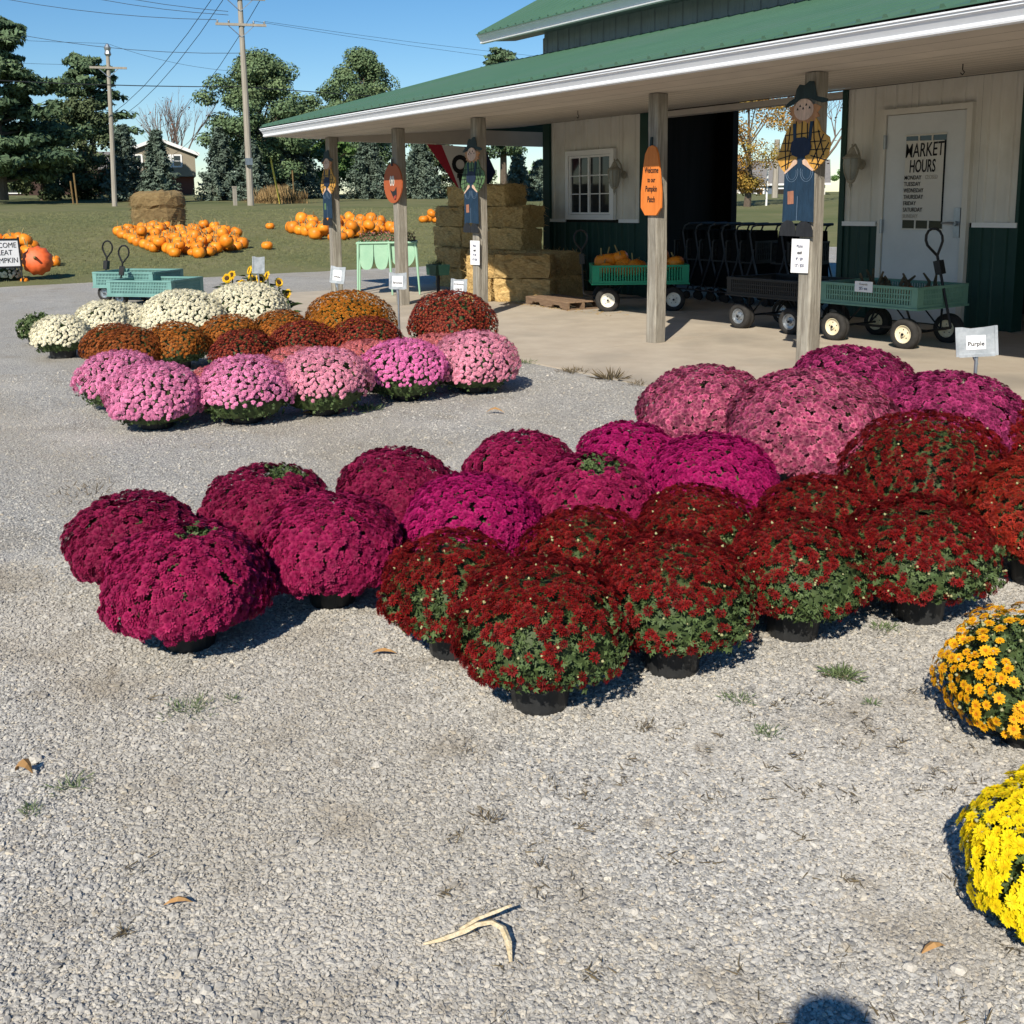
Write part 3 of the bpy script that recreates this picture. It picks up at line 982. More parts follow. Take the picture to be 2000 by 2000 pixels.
def scarecrow(px_, z_top, z_bot, w, label, shirt, patch, hair='straw', hat='hat'):
    """painted scarecrow board; outline units: 360 wide, 1085 high"""
    t = thing('scarecrow_cutout', label, 'scarecrow', (px_, PY, z_bot), group='painted scarecrow boards on the porch posts')
    sx, sz = w / 360.0, (z_top - z_bot) / 1080.0
    f = plane_fn(px_ - 330 * sx, z_top + 85 * sz, sx, sz)
    T = 0.016

    def pr(name, poly, a, b, mat):
        part(name, MB().prism(poly[::-1], f, a, b), mat, t)
    pr('shirt', [(268, 345), (232, 385), (205, 440), (175, 530), (153, 620), (180, 680), (215, 718), (262, 665), (290, 630), (345, 630), (375, 665), (408, 705), (455, 660), (495, 605), (510, 530), (500, 480), (470, 455), (440, 420), (425, 372), (408, 345)], 0.0, T, shirt)
    m = MB()
    for k, poly in enumerate((((205, 450), (440, 440)), ((185, 505), (480, 505)), ((165, 560), (500, 560)), ((160, 615), (270, 585)), ((185, 670), (275, 625)), ((385, 600), (500, 640)), ((380, 650), (460, 668)), ((240, 395), (225, 560)), ((280, 350), (275, 480)), ((320, 352), (318, 480)), ((355, 350), (358, 480)), ((395, 350), (402, 480)), ((205, 450), (215, 690)), ((245, 560), (225, 700)), ((430, 430), (470, 600)), ((402, 480), (440, 680)), ((465, 460), (395, 640)), ((500, 520), (415, 690)))):
        m.ribbon(poly, 7, f, T, T + 0.002)
    part('plaid_stripes', m, 'ink', t)
    pr('trousers', [(300, 560), (292, 640), (250, 690), (210, 720), (203, 1062), (306, 1050), (418, 1062), (414, 720), (385, 690), (345, 640), (345, 560)], T, T + 0.006, 'p_denim')
    pr('bib', [(247, 545), (255, 500), (285, 473), (340, 470), (378, 492), (390, 540), (375, 590), (340, 604), (290, 604), (258, 588)], T + 0.006, T + 0.010, 'p_bib')
    m = MB()
    m.ribbon([(268, 380), (274, 490)], 20, f, T, T + 0.005).ribbon([(384, 372), (374, 490)], 20, f, T, T + 0.005)
    part('strap', m, 'p_denim', t)
    m = MB()
    for c in (262, 362):
        m.ribbon(ell(c, 710, 42, 68, 14, -20, 200), 3, f, T + 0.006, T + 0.008)
        m.ribbon(ell(c, 712, 30, 50, 14, -20, 200), 2, f, T + 0.006, T + 0.008)
    m.ribbon([(306, 880), (304, 1050)], 2.5, f, T + 0.006, T + 0.008)
    part('stitching', m, 'p_line', t)
    pr('hand', [(268, 632), (282, 622), (298, 632), (296, 652), (262, 680), (215, 722), (208, 714), (250, 670)], T + 0.007, T + 0.012, 'p_skin')
    pr('hand', [(362, 632), (348, 622), (333, 632), (336, 655), (372, 682), (404, 708), (411, 700), (380, 664)], T + 0.007, T + 0.012, 'p_skin')
    pr('patch', [(237, 845), (278, 840), (281, 932), (240, 936)], T + 0.006, T + 0.009, patch)
    pr('shoe', [(190, 1160), (190, 1110), (205, 1070), (240, 1047), (275, 1055), (300, 1090), (300, 1162)], T + 0.006, T + 0.012, 'p_shoe')
    pr('shoe', [(303, 1162), (305, 1095), (330, 1060), (370, 1055), (405, 1080), (420, 1120), (420, 1165)], T + 0.006, T + 0.012, 'p_shoe')
    pr('hair', [(262, 245), (225, 262), (240, 285), (228, 310), (250, 318), (240, 345), (268, 340), (262, 372), (285, 352), (300, 378), (330, 355), (360, 380), (378, 352), (405, 370), (408, 340), (432, 335), (415, 305), (440, 270), (405, 250)], 0.001, T + 0.003, 'p_' + hair)
    pr('face', ell(330, 282, 66, 74, 20), T + 0.004, T + 0.008, 'p_skin')
    m = MB()
    for a, b in ((306, 254), (347, 248), (326, 272), (289, 275), (370, 270)):
        m.prism([(a - 7, b + 8), (a, b - 10), (a + 7, b + 8)], f, T + 0.008, T + 0.010)
    part('face_paint', m, 'ink', t)
    pr('hat', [(200, 252), (232, 218), (268, 200), (280, 140), (300, 108), (335, 116), (365, 92), (395, 96), (420, 200), (470, 215), (492, 226), (486, 244), (455, 248), (415, 232), (360, 206), (310, 208), (262, 240), (225, 255)], T + 0.008, T + 0.014, 'p_' + hat)


scarecrow(-6.21, 2.53, 1.175, 0.585, 'large scarecrow board with gold plaid shirt on the post by the door', 'p_gold', 'p_patch')
scarecrow(-11.60, 2.36, 1.12, 0.575, 'green plaid scarecrow board on the middle post by the straw bales', 'p_green', 'p_patch')
scarecrow(-15.985, 2.40, 1.165, 0.57, 'small shaded scarecrow board with gold plaid sleeves on the far corner post', 'p_gold', 'p_green')

# pumpkin boards
MT['board_orange'] = mk('board_orange', (0.72, 0.22, 0.045), (0.62, 0.17, 0.03), ns=3, st=(8, 1, 1), rough=0.6)
MT['board_rust'] = mk('board_rust', (0.40, 0.10, 0.035), (0.35, 0.085, 0.03), ns=3, rough=0.6)
t = thing('pumpkin_sign', 'tall orange pumpkin shaped board reading Welcome to our Pumpkin Patch on a porch post', 'sign', (-8.18, PY, 1.36))
f = lambda u, v, d: (u, PY - d, v)
part('board', MB().prism([(-8.325, 1.44), (-8.26, 1.36), (-8.09, 1.36), (-8.02, 1.435), (-8.018, 1.60), (-8.05, 1.86), (-8.075, 1.99), (-8.11, 2.055), (-8.16, 2.075), (-8.215, 2.06), (-8.265, 1.99), (-8.29, 1.86), (-8.325, 1.60)], f, 0.0, 0.022), 'board_orange', t)
part('stem', MB().prism([(-8.20, 2.07), (-8.17, 2.07), (-8.165, 2.16), (-8.19, 2.16)], f, 0.002, 0.018), 'p_hat', t)
for s_, z_, h_ in (('Welcome', 1.795, 0.062), ('to our', 1.70, 0.052), ('Pumpkin', 1.605, 0.06), ('Patch', 1.495, 0.062)):
    text(s_, h_, (-8.165, PY - 0.024, z_), (1, 0, -0.02), (0, 0, 1), t, xs=0.62, bold=0.015, shear=0.1)
t = thing('pumpkin_face_sign', 'rust orange oval pumpkin board with white eyes and an open smile on a porch post', 'sign', (-13.74, PY, 1.5))
part('board', MB().prism(ell(-13.755, 1.81, 0.275, 0.29, 24), f, 0.0, 0.02), 'board_rust', t)
part('stem', MB().prism([(-13.78, 2.06), (-13.73, 2.06), (-13.74, 2.17), (-13.77, 2.17)], f, 0.021, 0.03), 'p_shoe', t)
m = MB()
for c in (-13.80, -13.73):
    m.prism(ell(c, 1.845, 0.030, 0.075, 14), f, 0.021, 0.026)
part('eye', m, 'p_white', t)
m = MB()
for c in (-13.795, -13.725):
    m.prism(ell(c, 1.83, 0.014, 0.038, 10), f, 0.027, 0.029)
part('pupil', m, 'ink', t)
part('mouth', MB().prism([(-13.83, 1.715), (-13.77, 1.69), (-13.70, 1.70), (-13.64, 1.755), (-13.635, 1.65), (-13.66, 1.58), (-13.70, 1.565), (-13.75, 1.615)], f, 0.021, 0.025), 'p_shoe', t)
part('tongue', MB().prism([(-13.72, 1.615), (-13.66, 1.64), (-13.655, 1.595), (-13.70, 1.572)], f, 0.026, 0.029), mk('tongue', (0.35, 0.06, 0.04)), t)


# printed price sheets on two posts
def price_sheet(x0, x1, z0, z1, lines, label):
    t = thing('price_sheet', label, 'notice', ((x0 + x1) / 2, PY, z0), group='price sheets stapled to porch posts')
    y = PY - 0.004
    part('sheet', MB().add([(x0, y, z0), (x1, y - 0.004, z0 + 0.004), (x1 + 0.004, y, z1), (x0 + 0.004, y, z1)], [(0, 1, 2, 3), (3, 2, 1, 0)][:1]), 'paper', t)
    c, H = (x0 + x1) / 2, z1 - z0
    for i, (s_, k) in enumerate(lines):
        text(s_, H * 0.085, (c, y - 0.007, z1 - H * (0.24 + 0.19 * i)), (1, 0, 0), (0, 0, 1), t, mat=k, xs=0.8, bold=0.01 if k == 'ink' else 0, shear=0.2 if k == 'ink' else 0)


PL = (('Mums', 'blue_ink'), ('each', 'ink'), ('9" / $9', 'blue_ink'), ('12" / $20', 'blue_ink'))
price_sheet(-6.315, -6.115, 0.85, 1.155, PL, 'white price sheet for mums under the large scarecrow near the door')
price_sheet(-11.70, -11.47, 0.70, 1.02, PL, 'white price sheet under the green plaid scarecrow by the straw bales')

# OPEN flag hanging from the end beam
t = thing('open_flag', 'red white and blue OPEN flag drooping from the porch end beam', 'flag', (-15.88, 9.9, 2.5))
ff = lambda u, v, d: (-15.90 + d + 0.005 * math.sin(u * 9 + v * 4) - 0.02, u, v)
fl = [(9.36, 2.53), (9.66, 2.52), (10.12, 2.50), (10.56, 2.50), (10.80, 2.06), (10.64, 1.84), (10.08, 1.755), (9.955, 1.80)]


def cloth(poly, a, b, mat, name):
    part(name, MB().prism(poly[::-1], ff, a, b), mat, t)


MT['flag_red'], MT['flag_white'], MT['flag_blue'] = mk('flag_red', (0.34, 0.02, 0.04)), mk('flag_white', (0.62, 0.60, 0.58)), mk('flag_blue', (0.012, 0.016, 0.05))
cloth([(9.36, 2.53), (9.66, 2.52), (9.80, 2.22), (10.00, 1.775), (9.955, 1.80)], 0, 0.004, 'flag_red', 'red_stripe')
cloth([(9.66, 2.52), (10.12, 2.50), (10.40, 2.10), (10.50, 1.82), (10.08, 1.755), (10.00, 1.775), (9.80, 2.22)], 0, 0.004, 'flag_white', 'white_field')
cloth([(10.12, 2.50), (10.56, 2.50), (10.80, 2.06), (10.64, 1.84), (10.50, 1.82), (10.40, 2.10)], 0, 0.004, 'flag_blue', 'blue_stripe')
m = MB()
m.ribbon(ell(10.03, 2.19, 0.13, 0.125, 18) + [(10.16, 2.19)], 0.075, ff, 0.010, 0.020)
m.ribbon([(9.99, 1.99), (10.30, 1.97)], 0.075, ff, 0.010, 0.020).ribbon([(10.02, 1.99), (10.06, 1.81), (10.2, 1.83)], 0.07, ff, 0.010, 0.020).ribbon([(10.2, 1.98), (10.2, 1.86)], 0.06, ff, 0.010, 0.020)
part('lettering', m, 'ink', t)


# ------------------------------------------------------------------ chrysanthemums
def flower_proto(rings, rng, jit=0.12):
    V, T, c = [], [], []
    for (n, r0, r1, w, z0, z1, cc) in rings:
        a0 = rng.random() * 6.28
        for k in range(n):
            a = a0 + 2 * math.pi * k / n + rng.uniform(-jit, jit)
            R1, Z1 = r1 * rng.uniform(0.88, 1.1), z1 + rng.uniform(-0.06, 0.06)
            ca, sa = math.cos(a), math.sin(a)
            rm, zm = r0 + 0.62 * (R1 - r0), z0 + 0.62 * (Z1 - z0) + 0.05
            o = len(V)
            V += [(r0 * ca, r0 * sa, z0), (rm * ca + w * sa, rm * sa - w * ca, zm), (R1 * ca, R1 * sa, Z1), (rm * ca - w * sa, rm * sa + w * ca, zm)]
            T += [(o, o + 1, o + 2), (o, o + 2, o + 3)]
            c += [cc, cc]
    return np.array(V), np.array(T), np.array(c)


PROTO = {
    'spiky': [(10, 0.10, 1.0, 0.13, 0.0, 0.10, 0.0), (9, 0.08, 0.78, 0.12, 0.12, 0.38, 0.25), (6, 0.03, 0.42, 0.10, 0.2, 0.48, 1.0)],
    'cushion': [(9, 0.10, 1.0, 0.24, 0.0, 0.02, 0.0), (8, 0.08, 0.78, 0.22, 0.15, 0.34, 0.3), (6, 0.03, 0.45, 0.17, 0.25, 0.50, 0.8)],
    'daisy': [(12, 0.15, 1.0, 0.19, 0.0, 0.05, 0.0), (10, 0.12, 0.78, 0.17, 0.10, 0.24, 0.15), (6, 0.0, 0.30, 0.12, 0.16, 0.24, 1.0)],
    'pompon': [(7, 0.2, 1.0, 0.34, 0.10, -0.10, 0.0), (6, 0.1, 0.85, 0.32, 0.40, 0.42, 0.35), (4, 0.0, 0.45, 0.26, 0.62, 0.72, 0.8)],
    'small': [(6, 0.1, 1.0, 0.34, 0.0, 0.05, 0.0), (4, 0.0, 0.55, 0.28, 0.25, 0.35, 1.0)],
}
prng = random.Random(21)
PROTOS = {k: [flower_proto(r, prng) for _ in range(3)] for k, r in PROTO.items()}


def leaf_proto():
    V, T = [], []
    for a, L, w in ((0, 1.0, 0.20), (0.85, 0.62, 0.15), (-0.85, 0.62, 0.15)):
        o = len(V)
        ca, sa = math.cos(a), math.sin(a)
        b = 0.25 if a else 0.0
        V += [(b, 0, 0.0), (b + 0.55 * L * ca + w * sa, 0.55 * L * sa - w * ca, 0.10), (b + L * ca, L * sa, -0.12), (b + 0.55 * L * ca - w * sa, 0.55 * L * sa + w * ca, 0.10)]
        T += [(o, o + 1, o + 2), (o, o + 2, o + 3)]
    return np.array(V, float), np.array(T)


LV, LT = leaf_proto()
LEFT = np.array([-0.574, -0.819, 0.0])
SUN = np.array(SUNV)
FM = {
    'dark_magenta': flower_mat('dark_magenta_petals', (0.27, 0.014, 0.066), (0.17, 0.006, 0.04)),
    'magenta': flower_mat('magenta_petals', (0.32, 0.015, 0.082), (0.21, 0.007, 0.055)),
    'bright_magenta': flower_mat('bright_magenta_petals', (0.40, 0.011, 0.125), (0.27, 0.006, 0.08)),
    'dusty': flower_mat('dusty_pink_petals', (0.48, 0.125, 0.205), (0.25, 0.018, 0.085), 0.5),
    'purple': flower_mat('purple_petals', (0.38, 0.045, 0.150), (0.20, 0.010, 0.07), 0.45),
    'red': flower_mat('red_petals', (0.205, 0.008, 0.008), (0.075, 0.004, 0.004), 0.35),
    'scarlet': flower_mat('scarlet_petals', (0.32, 0.026, 0.013), (0.16, 0.012, 0.008), 0.3),
    'pink': flower_mat('pink_petals', (0.74, 0.27, 0.46), (0.64, 0.19, 0.35)),
    'pale_pink': flower_mat('pale_pink_petals', (0.76, 0.33, 0.45), (0.64, 0.22, 0.30)),
    'hot_pink': flower_mat('hot_pink_petals', (0.76, 0.21, 0.46), (0.66, 0.15, 0.37)),
    'salmon': flower_mat('salmon_petals', (0.64, 0.21, 0.23), (0.55, 0.13, 0.10)),
    'rust': flower_mat('rust_petals', (0.21, 0.055, 0.016), (0.29, 0.085, 0.018), 0.3),
    'copper': flower_mat('copper_petals', (0.30, 0.088, 0.016), (0.37, 0.13, 0.02), 0.3),
    'gold': flower_mat('gold_petals', (0.44, 0.17, 0.014), (0.32, 0.09, 0.012), 0.3),
    'crimson': flower_mat('crimson_petals', (0.15, 0.014, 0.014), (0.29, 0.06, 0.025), 0.35),
    'cream': flower_mat('cream_petals', (0.86, 0.82, 0.66), (0.80, 0.74, 0.50), 0.1),
    'orange_yellow': flower_mat('orange_yellow_petals', (0.86, 0.46, 0.012), (0.62, 0.20, 0.01), 0.15),
    'yellow': flower_mat('yellow_petals', (0.88, 0.70, 0.010), (0.86, 0.56, 0.01), 0.1),
    'bud': mk('mum_buds', (0.34, 0.33, 0.16), rough=0.6),
}
MT['pot'] = mk('pot_black', (0.016, 0.017, 0.018), (0.026, 0.027, 0.028), ns=25, rough=0.42, spec=0.4, bump=0.05, bs=30)
FLOWER_MESH = {}
CAMP = np.array([0, 0, 1.5])


def mum(x, y, r, h, colour, proto, spacing, fsize, cover, n_parts, label, group, gaps=(), leaves=500, pot_r=0.105, pot_h=None, detail=True, seed=0, droop=1.95, tone=0.0, buds=0, zbk=0.24, ls=None):
    """potted mum. cover(nz, s, c) -> keep probability from height of the normal, sun side and camera-right side"""
    r, h = r - 0.3 * fsize, h - 0.3 * fsize
    rng = np.random.default_rng(1000 + seed)
    pr_ = random.Random(seed)
    t = thing('chrysanthemum', label, 'potted flowers', (x, y, 0), pr_.uniform(0, 6.28) * 0, group)
    pot_h = pot_h or min(0.20, h * 0.42)
    zc, zb = h * max(0.46, zbk + 0.16), h * zbk

    def surf(phi, th, k=1.0):
        lump = 1 + 0.045 * np.sin(th + seed * 1.7) * np.sin(phi) + 0.055 * np.sin(3 * th + seed) * np.sin(phi * 2) + 0.045 * np.sin(5 * th + phi * 4 + seed * 2.1)
        s = np.where(phi < math.pi / 2, np.sin(np.minimum(phi, math.pi / 2)) ** 0.86, np.cos((phi - math.pi / 2) * 1.15))
        rr = r * s * lump * k
        z = np.where(phi < math.pi / 2, zc + (h - zc) * np.cos(phi) ** 0.95 if False else zc + (h - zc) * np.cos(np.minimum(phi, math.pi / 2)), zc - (zc - zb) * np.sin(np.clip((phi - math.pi / 2) * 1.6, 0, 1.57)))
        z = zb + (z - zb) * (k if k < 1 else k) * 1.0
        P = np.stack([rr * np.cos(th), rr * np.sin(th), z], 1)
        N = np.stack([np.sin(phi) * np.cos(th) / r, np.sin(phi) * np.sin(th) / r, np.cos(phi) / (h - zc)], 1)
        return P, N / np.linalg.norm(N, axis=1, keepdims=True)

    area = 2 * math.pi * r * r * 1.15 * (1 - math.cos(droop)) / 1.0 * 0.85
    n = int(area / (spacing * spacing * 0.80))
    i = np.arange(n) + 0.5
    cphi = 1 - i / n * (1 - math.cos(droop))
    phi, th = np.arccos(cphi), (i * 2.399963 + rng.normal(0, 0.06, n)) % (2 * math.pi)
    phi = np.clip(phi + rng.normal(0, 0.25 * spacing / r, n), 0, droop)
    P, N = surf(phi, th)
    camd = CAMP - np.array([x, y, 0.3])
    camd /= np.linalg.norm(camd)
    p = cover(N[:, 2], N @ SUN, -(N @ LEFT))
    keep = rng.random(n) < p
    for (gx, gy, gr) in gaps:   # bald patches given as offsets from the crown centre in units of r
        d = np.hypot(P[:, 0] / r - gx, P[:, 1] / r - gy)
        keep &= ~((d < gr) & (P[:, 2] > zc) & (rng.random(n) < 0.93))
    P, N = P[keep], N[keep]
    P = P + N * rng.uniform(-0.012, 0.010, (len(P), 1))
    N = N + rng.normal(0, 0.22, N.shape)
    N[:, 2] += 0.25
    fr = frames(N, rng)
    sc = fsize * rng.uniform(0.78, 1.15, len(P))
    # nearest, most frontal blooms become parts, the rest one mass
    vis = (N / np.linalg.norm(N, axis=1, keepdims=True)) @ camd + 0.15 * rng.random(len(P))
    order = np.argsort(-vis)
    single = order[:n_parts]
    rest = order[n_parts:]
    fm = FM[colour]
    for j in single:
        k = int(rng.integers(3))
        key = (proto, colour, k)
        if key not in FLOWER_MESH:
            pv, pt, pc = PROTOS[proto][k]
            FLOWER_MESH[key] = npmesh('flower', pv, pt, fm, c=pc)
        M = np.eye(4)
        M[:3, :3] = fr[j] * sc[j]
        M[:3, 3] = P[j]
        o = bpy.data.objects.new('flower', FLOWER_MESH[key])
        COL.objects.link(o)
        o.parent = t
        o.matrix_basis = Matrix(M.tolist())
        o['r'] = float(np.clip(rng.random() + tone, 0, 1))
    if len(rest):
        ks = rng.integers(0, 3, len(rest))
        VT, cc, rr = [], [], []
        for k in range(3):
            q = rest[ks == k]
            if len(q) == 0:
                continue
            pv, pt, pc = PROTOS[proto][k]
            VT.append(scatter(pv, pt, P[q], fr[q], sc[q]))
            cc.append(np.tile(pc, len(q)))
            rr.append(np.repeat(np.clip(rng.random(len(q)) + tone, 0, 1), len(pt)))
        V, T = join(VT)
        o = link('flowers', npmesh('flowers', V, T, fm, c=np.concatenate(cc), r=np.concatenate(rr)), t)
        o['kind'] = 'stuff'
    # leaves under and between the blooms, with a dense dark core of stems
    ph2 = np.arccos(1 - rng.random(leaves) * (1 - math.cos(min(droop + 0.35, 2.35))))
    th2 = rng.uniform(0, 6.283, leaves)
    Q, NQ = surf(ph2, th2, 0.965)
    dense = cover(NQ[:, 2], NQ @ SUN, -(NQ @ LEFT))
    Q = Q - NQ * (rng.uniform(-0.012, 0.03, leaves) + 0.028 * np.clip(dense - 0.45, 0, 1) * 2)[:, None]
    for (gx, gy, gr) in gaps:
        k_ = 3000
        Pg, Ng = surf(np.arccos(1 - rng.random(k_)), rng.uniform(0, 6.283, k_), 0.985)
        w_ = np.where(np.hypot(Pg[:, 0] / r - gx, Pg[:, 1] / r - gy) < gr * 1.05)[0][:int(420 * gr)]
        Q, NQ = np.concatenate([Q, Pg[w_] - Ng[w_] * rng.uniform(-0.005, 0.03, (len(w_), 1))]), np.concatenate([NQ, Ng[w_]])
    leaves = len(Q)
    L = NQ * 0.5 + rng.normal(0, 0.45, NQ.shape)
    VL, TL = scatter(LV, LT, Q, frames(L, rng), (ls or (0.034 if detail else 0.06)) * rng.uniform(0.6, 1.15, leaves))
    core = MB()
    nph = 7
    pv = []
    for a in range(nph):
        f_ = 0.05 + (2.2 - 0.05) * a / (nph - 1)
        pp, _ = surf(np.full(12, f_), np.arange(12) * math.pi / 6, 0.85)
        pv.append(pp)
    cv = np.concatenate(pv)
    cf = []
    for a in range(nph - 1):
        for b in range(12):
            i0, i1 = a * 12 + b, a * 12 + (b + 1) % 12
            cf += [(i0, i0 + 12, i1 + 12), (i0, i1 + 12, i1)]
    V, T = join([(VL, TL), (cv, np.array(cf))])
    rv = np.concatenate([np.repeat(rng.random(leaves), len(LT)), np.full(len(cf), 0.0)])
    o = link('foliage', npmesh('foliage', V, T, 'mumleaf', r=rv), t)
    o['kind'] = 'stuff'
    if buds:
        pb = np.arccos(1 - rng.random(buds) * (1 - math.cos(1.9)))
        B, NB = surf(pb, rng.uniform(0, 6.28, buds), 1.01)
        ov = np.array([(1, 0, 0), (0, 1, 0), (-1, 0, 0), (0, -1, 0), (0, 0, 1.2), (0, 0, -1)], float)
        ot = np.array([(0, 1, 4), (1, 2, 4), (2, 3, 4), (3, 0, 4), (1, 0, 5), (2, 1, 5), (3, 2, 5), (0, 3, 5)])
        V, T = scatter(ov, ot, B, frames(NB, rng), 0.0055 * rng.uniform(0.6, 1.3, buds))
        o = link('buds', npmesh('buds', V, T, FM['bud']), t)
        o['kind'] = 'stuff'
    n_ = 20 if detail else 12
    q = pot_r
    pm = MB().lathe([(q * 0.80, 0.0), (q * 0.83, 0.012), (q * 0.93, pot_h * 0.8), (q * 1.0, pot_h * 0.82), (q * 1.02, pot_h), (q * 0.95, pot_h), (q * 0.90, pot_h - 0.03)], n_)
    part('pot', pm, 'pot', t, world=False, smooth=False)
    return t


def c_full(nz, s, c):
    return np.clip(1.02 - 0.55 * np.clip(-0.25 - nz, 0, 1) / 0.5, 0, 1)


def c_low(nz, s, c):          # bare green skirt below the widest line
    return np.clip(0.98 - np.clip(0.12 - nz, 0, 1) * 2.2, 0.0, 1)


def c_red(nz, s, c):          # dense on top and on the sun side, leafy on the lower right flank
    return np.clip(0.13 + np.clip((nz - 0.30) * 1.7, 0, 0.86) + np.clip(-c - 0.15, 0, 1) * 0.65, 0.10, 0.98)


def c_open(nz, s, c):
    return np.clip(0.92 - np.clip(0.3 - nz, 0, 1) * 0.6, 0.2, 1)


GA, GB, GC, GD, GE = 'magenta and red mums in the front display block', 'big pink and purple mums by the concrete pad', 'pink mums in the middle row', 'rust and dark red mums in the back display', 'cream white mums in the back display'
# name x y r h colour proto spacing size cover parts label
FRONT = [
    (-4.11, 1.03, .261, .381, 'dark_magenta', 'cushion', .038, .0255, c_full, 120, 'dark magenta mum at the far left corner of the front block, behind its front neighbour', GA, ()),
    (-3.45, 1.03, .276, .426, 'magenta', 'cushion', .037, .0250, c_full, 170, 'leftmost magenta mum of the front row with a few green stems poking out on top', GA, ((.12, .12, .24),)),
    (-4.12, 1.60, .276, .409, 'dark_magenta', 'cushion', .038, .0255, c_full, 120, 'dark magenta mum in the back row with a green bald patch on its crown', GA, ((.05, .30, .34), (.32, .0, .18))),
    (-3.51, 1.60, .280, .415, 'magenta', 'cushion', .037, .0250, c_full, 170, 'second magenta mum of the front row, left of the dark red mums', GA, ()),
    (-4.08, 2.18, .270, .400, 'dark_magenta', 'cushion', .038, .0255, c_full, 120, 'dark magenta mum third in the back row of the front block', GA, ()),
    (-3.44, 2.18, .280, .414, 'bright_magenta', 'cushion', .027, .0185, c_full, 190, 'bright magenta mum with small dense flowers behind the first dark red mums', GA, ()),
    (-4.01, 2.85, .272, .402, 'magenta', 'cushion', .031, .0210, c_full, 130, 'dull magenta mum fourth in the back row of the front block', GA, ()),
    (-3.37, 2.75, .289, .429, 'magenta', 'cushion', .037, .0250, c_full, 130, 'dusty magenta mum with a big green hole in its top', GA, ((.15, .10, .34), (.36, -.2, .22))),
    (-3.85, 3.39, .272, .403, 'bright_magenta', 'cushion', .029, .0195, c_full, 100, 'deep magenta mum in the back row touching the dusty pink mums', GA, ()),
    (-3.27, 3.40, .298, .442, 'bright_magenta', 'cushion', .027, .0185, c_full, 180, 'bright magenta mum with small dense flowers in front of the dusty pink mums', GA, ()),
    (-4.18, 4.29, .380, .563, 'dusty', 'cushion', .036, .0240, c_full, 150, 'big dusty pink mum at the left beside the concrete pad', GB, ()),
    (-3.39, 4.22, .436, .645, 'dusty', 'cushion', .036, .0240, c_full, 200, 'largest dusty pink mum in the middle of the block', GB, ()),
    (-4.02, 5.34, .406, .601, 'purple', 'cushion', .038, .0255, c_full, 120, 'purple mum in front of the post with the price sheet', GB, ()),
    (-3.18, 5.11, .386, .571, 'purple', 'cushion', .038, .0255, c_full, 120, 'purple mum just left of the Purple sign', GB, ()),
    (-2.85, 1.74, .234, .411, 'red', 'spiky', .030, .0195, c_red, 140, 'dark red mum at the left end of the red rows beside the magenta mums', GA, ()),
    (-2.38, 1.75, .256, .449, 'red', 'spiky', .030, .0195, c_red, 190, 'foremost dark red mum with its whole black pot showing and a leafy green side', GA, ()),
    (-2.78, 2.26, .241, .415, 'red', 'spiky', .030, .0195, c_red, 130, 'dark red mum in the back red row right below the bright magenta mum', GA, ()),
    (-2.32, 2.24, .253, .447, 'red', 'spiky', .030, .0195, c_red, 190, 'dark red mum second in the front row, right of the foremost one', GA, ()),
    (-2.75, 2.77, .243, .418, 'red', 'spiky', .030, .0195, c_red, 120, 'dark red mum third from the left in the back red row', GA, ()),
    (-2.27, 2.77, .246, .433, 'red', 'spiky', .030, .0195, c_red, 190, 'dark red mum third in the front row', GA, ()),
    (-2.57, 3.28, .246, .414, 'red', 'spiky', .030, .0195, c_red, 120, 'dark red mum in the back red row below the largest dusty pink mum', GA, ()),
    (-2.10, 3.25, .270, .441, 'red', 'spiky', .030, .0195, c_red, 190, 'dark red mum at the right end of the front row with a broad black pot', GA, ()),
    (-2.55, 3.97, .365, .590, 'red', 'spiky', .034, .0200, c_open, 200, 'largest dark red mum, behind the right end of the front red row', GA, ()),
    (-2.04, 3.93, .285, .490, 'scarlet', 'spiky', .032, .0205, c_open, 120, 'orange red mum cut by the right edge of the picture', GA, ()),
    (-2.80, 5.34, .300, .440, 'red', 'spiky', .032, .0215, c_open, 60, 'dark red mum at the right edge below the Purple sign', GA, ()),
    (-1.397, 2.733, .245, .370, 'orange_yellow', 'daisy', .044, .0200, lambda a, b, c: np.full(a.shape, 0.90), 190, 'orange yellow mum with open daisy flowers and a leafy gap', 'yellow mums at the right edge', ((.28, -.52, .34),)),
    (-0.915, 2.045, .240, .318, 'yellow', 'daisy', .036, .0195, lambda a, b, c: np.clip(0.95 - np.clip(0.1 - a, 0, 1) * 0.6, 0, 1), 190, 'bright lemon yellow mum nearest the camera', 'yellow mums at the right edge', ()),
]
for i, (x, y, r, h, colr, pro, spc, fs, cov, npt, lab, grp, gaps) in enumerate(FRONT):
    red = pro == 'spiky'
    mum(x, y, r * (1.05 if red and r < 0.3 else 1), h, colr, pro, spc * (0.84 if pro == 'daisy' else 0.76 if red else 0.68), fs * (0.82 if i == 25 else 0.98 if pro == 'daisy' else 0.92 if red else 0.88), cov, npt, lab, grp, gaps, leaves=3200 if red or pro == 'daisy' else 900, ls=0.025, zbk=0.30 if red and r < 0.32 else 0.12 if pro == 'daisy' else 0.22, pot_r=0.105 if r < 0.32 else 0.15, seed=i, droop=2.15 if red else 2.05, buds=160 if pro == 'daisy' else (60 if red else 0), tone=(-0.2 if i in (0, 2, 4) else 0.0))
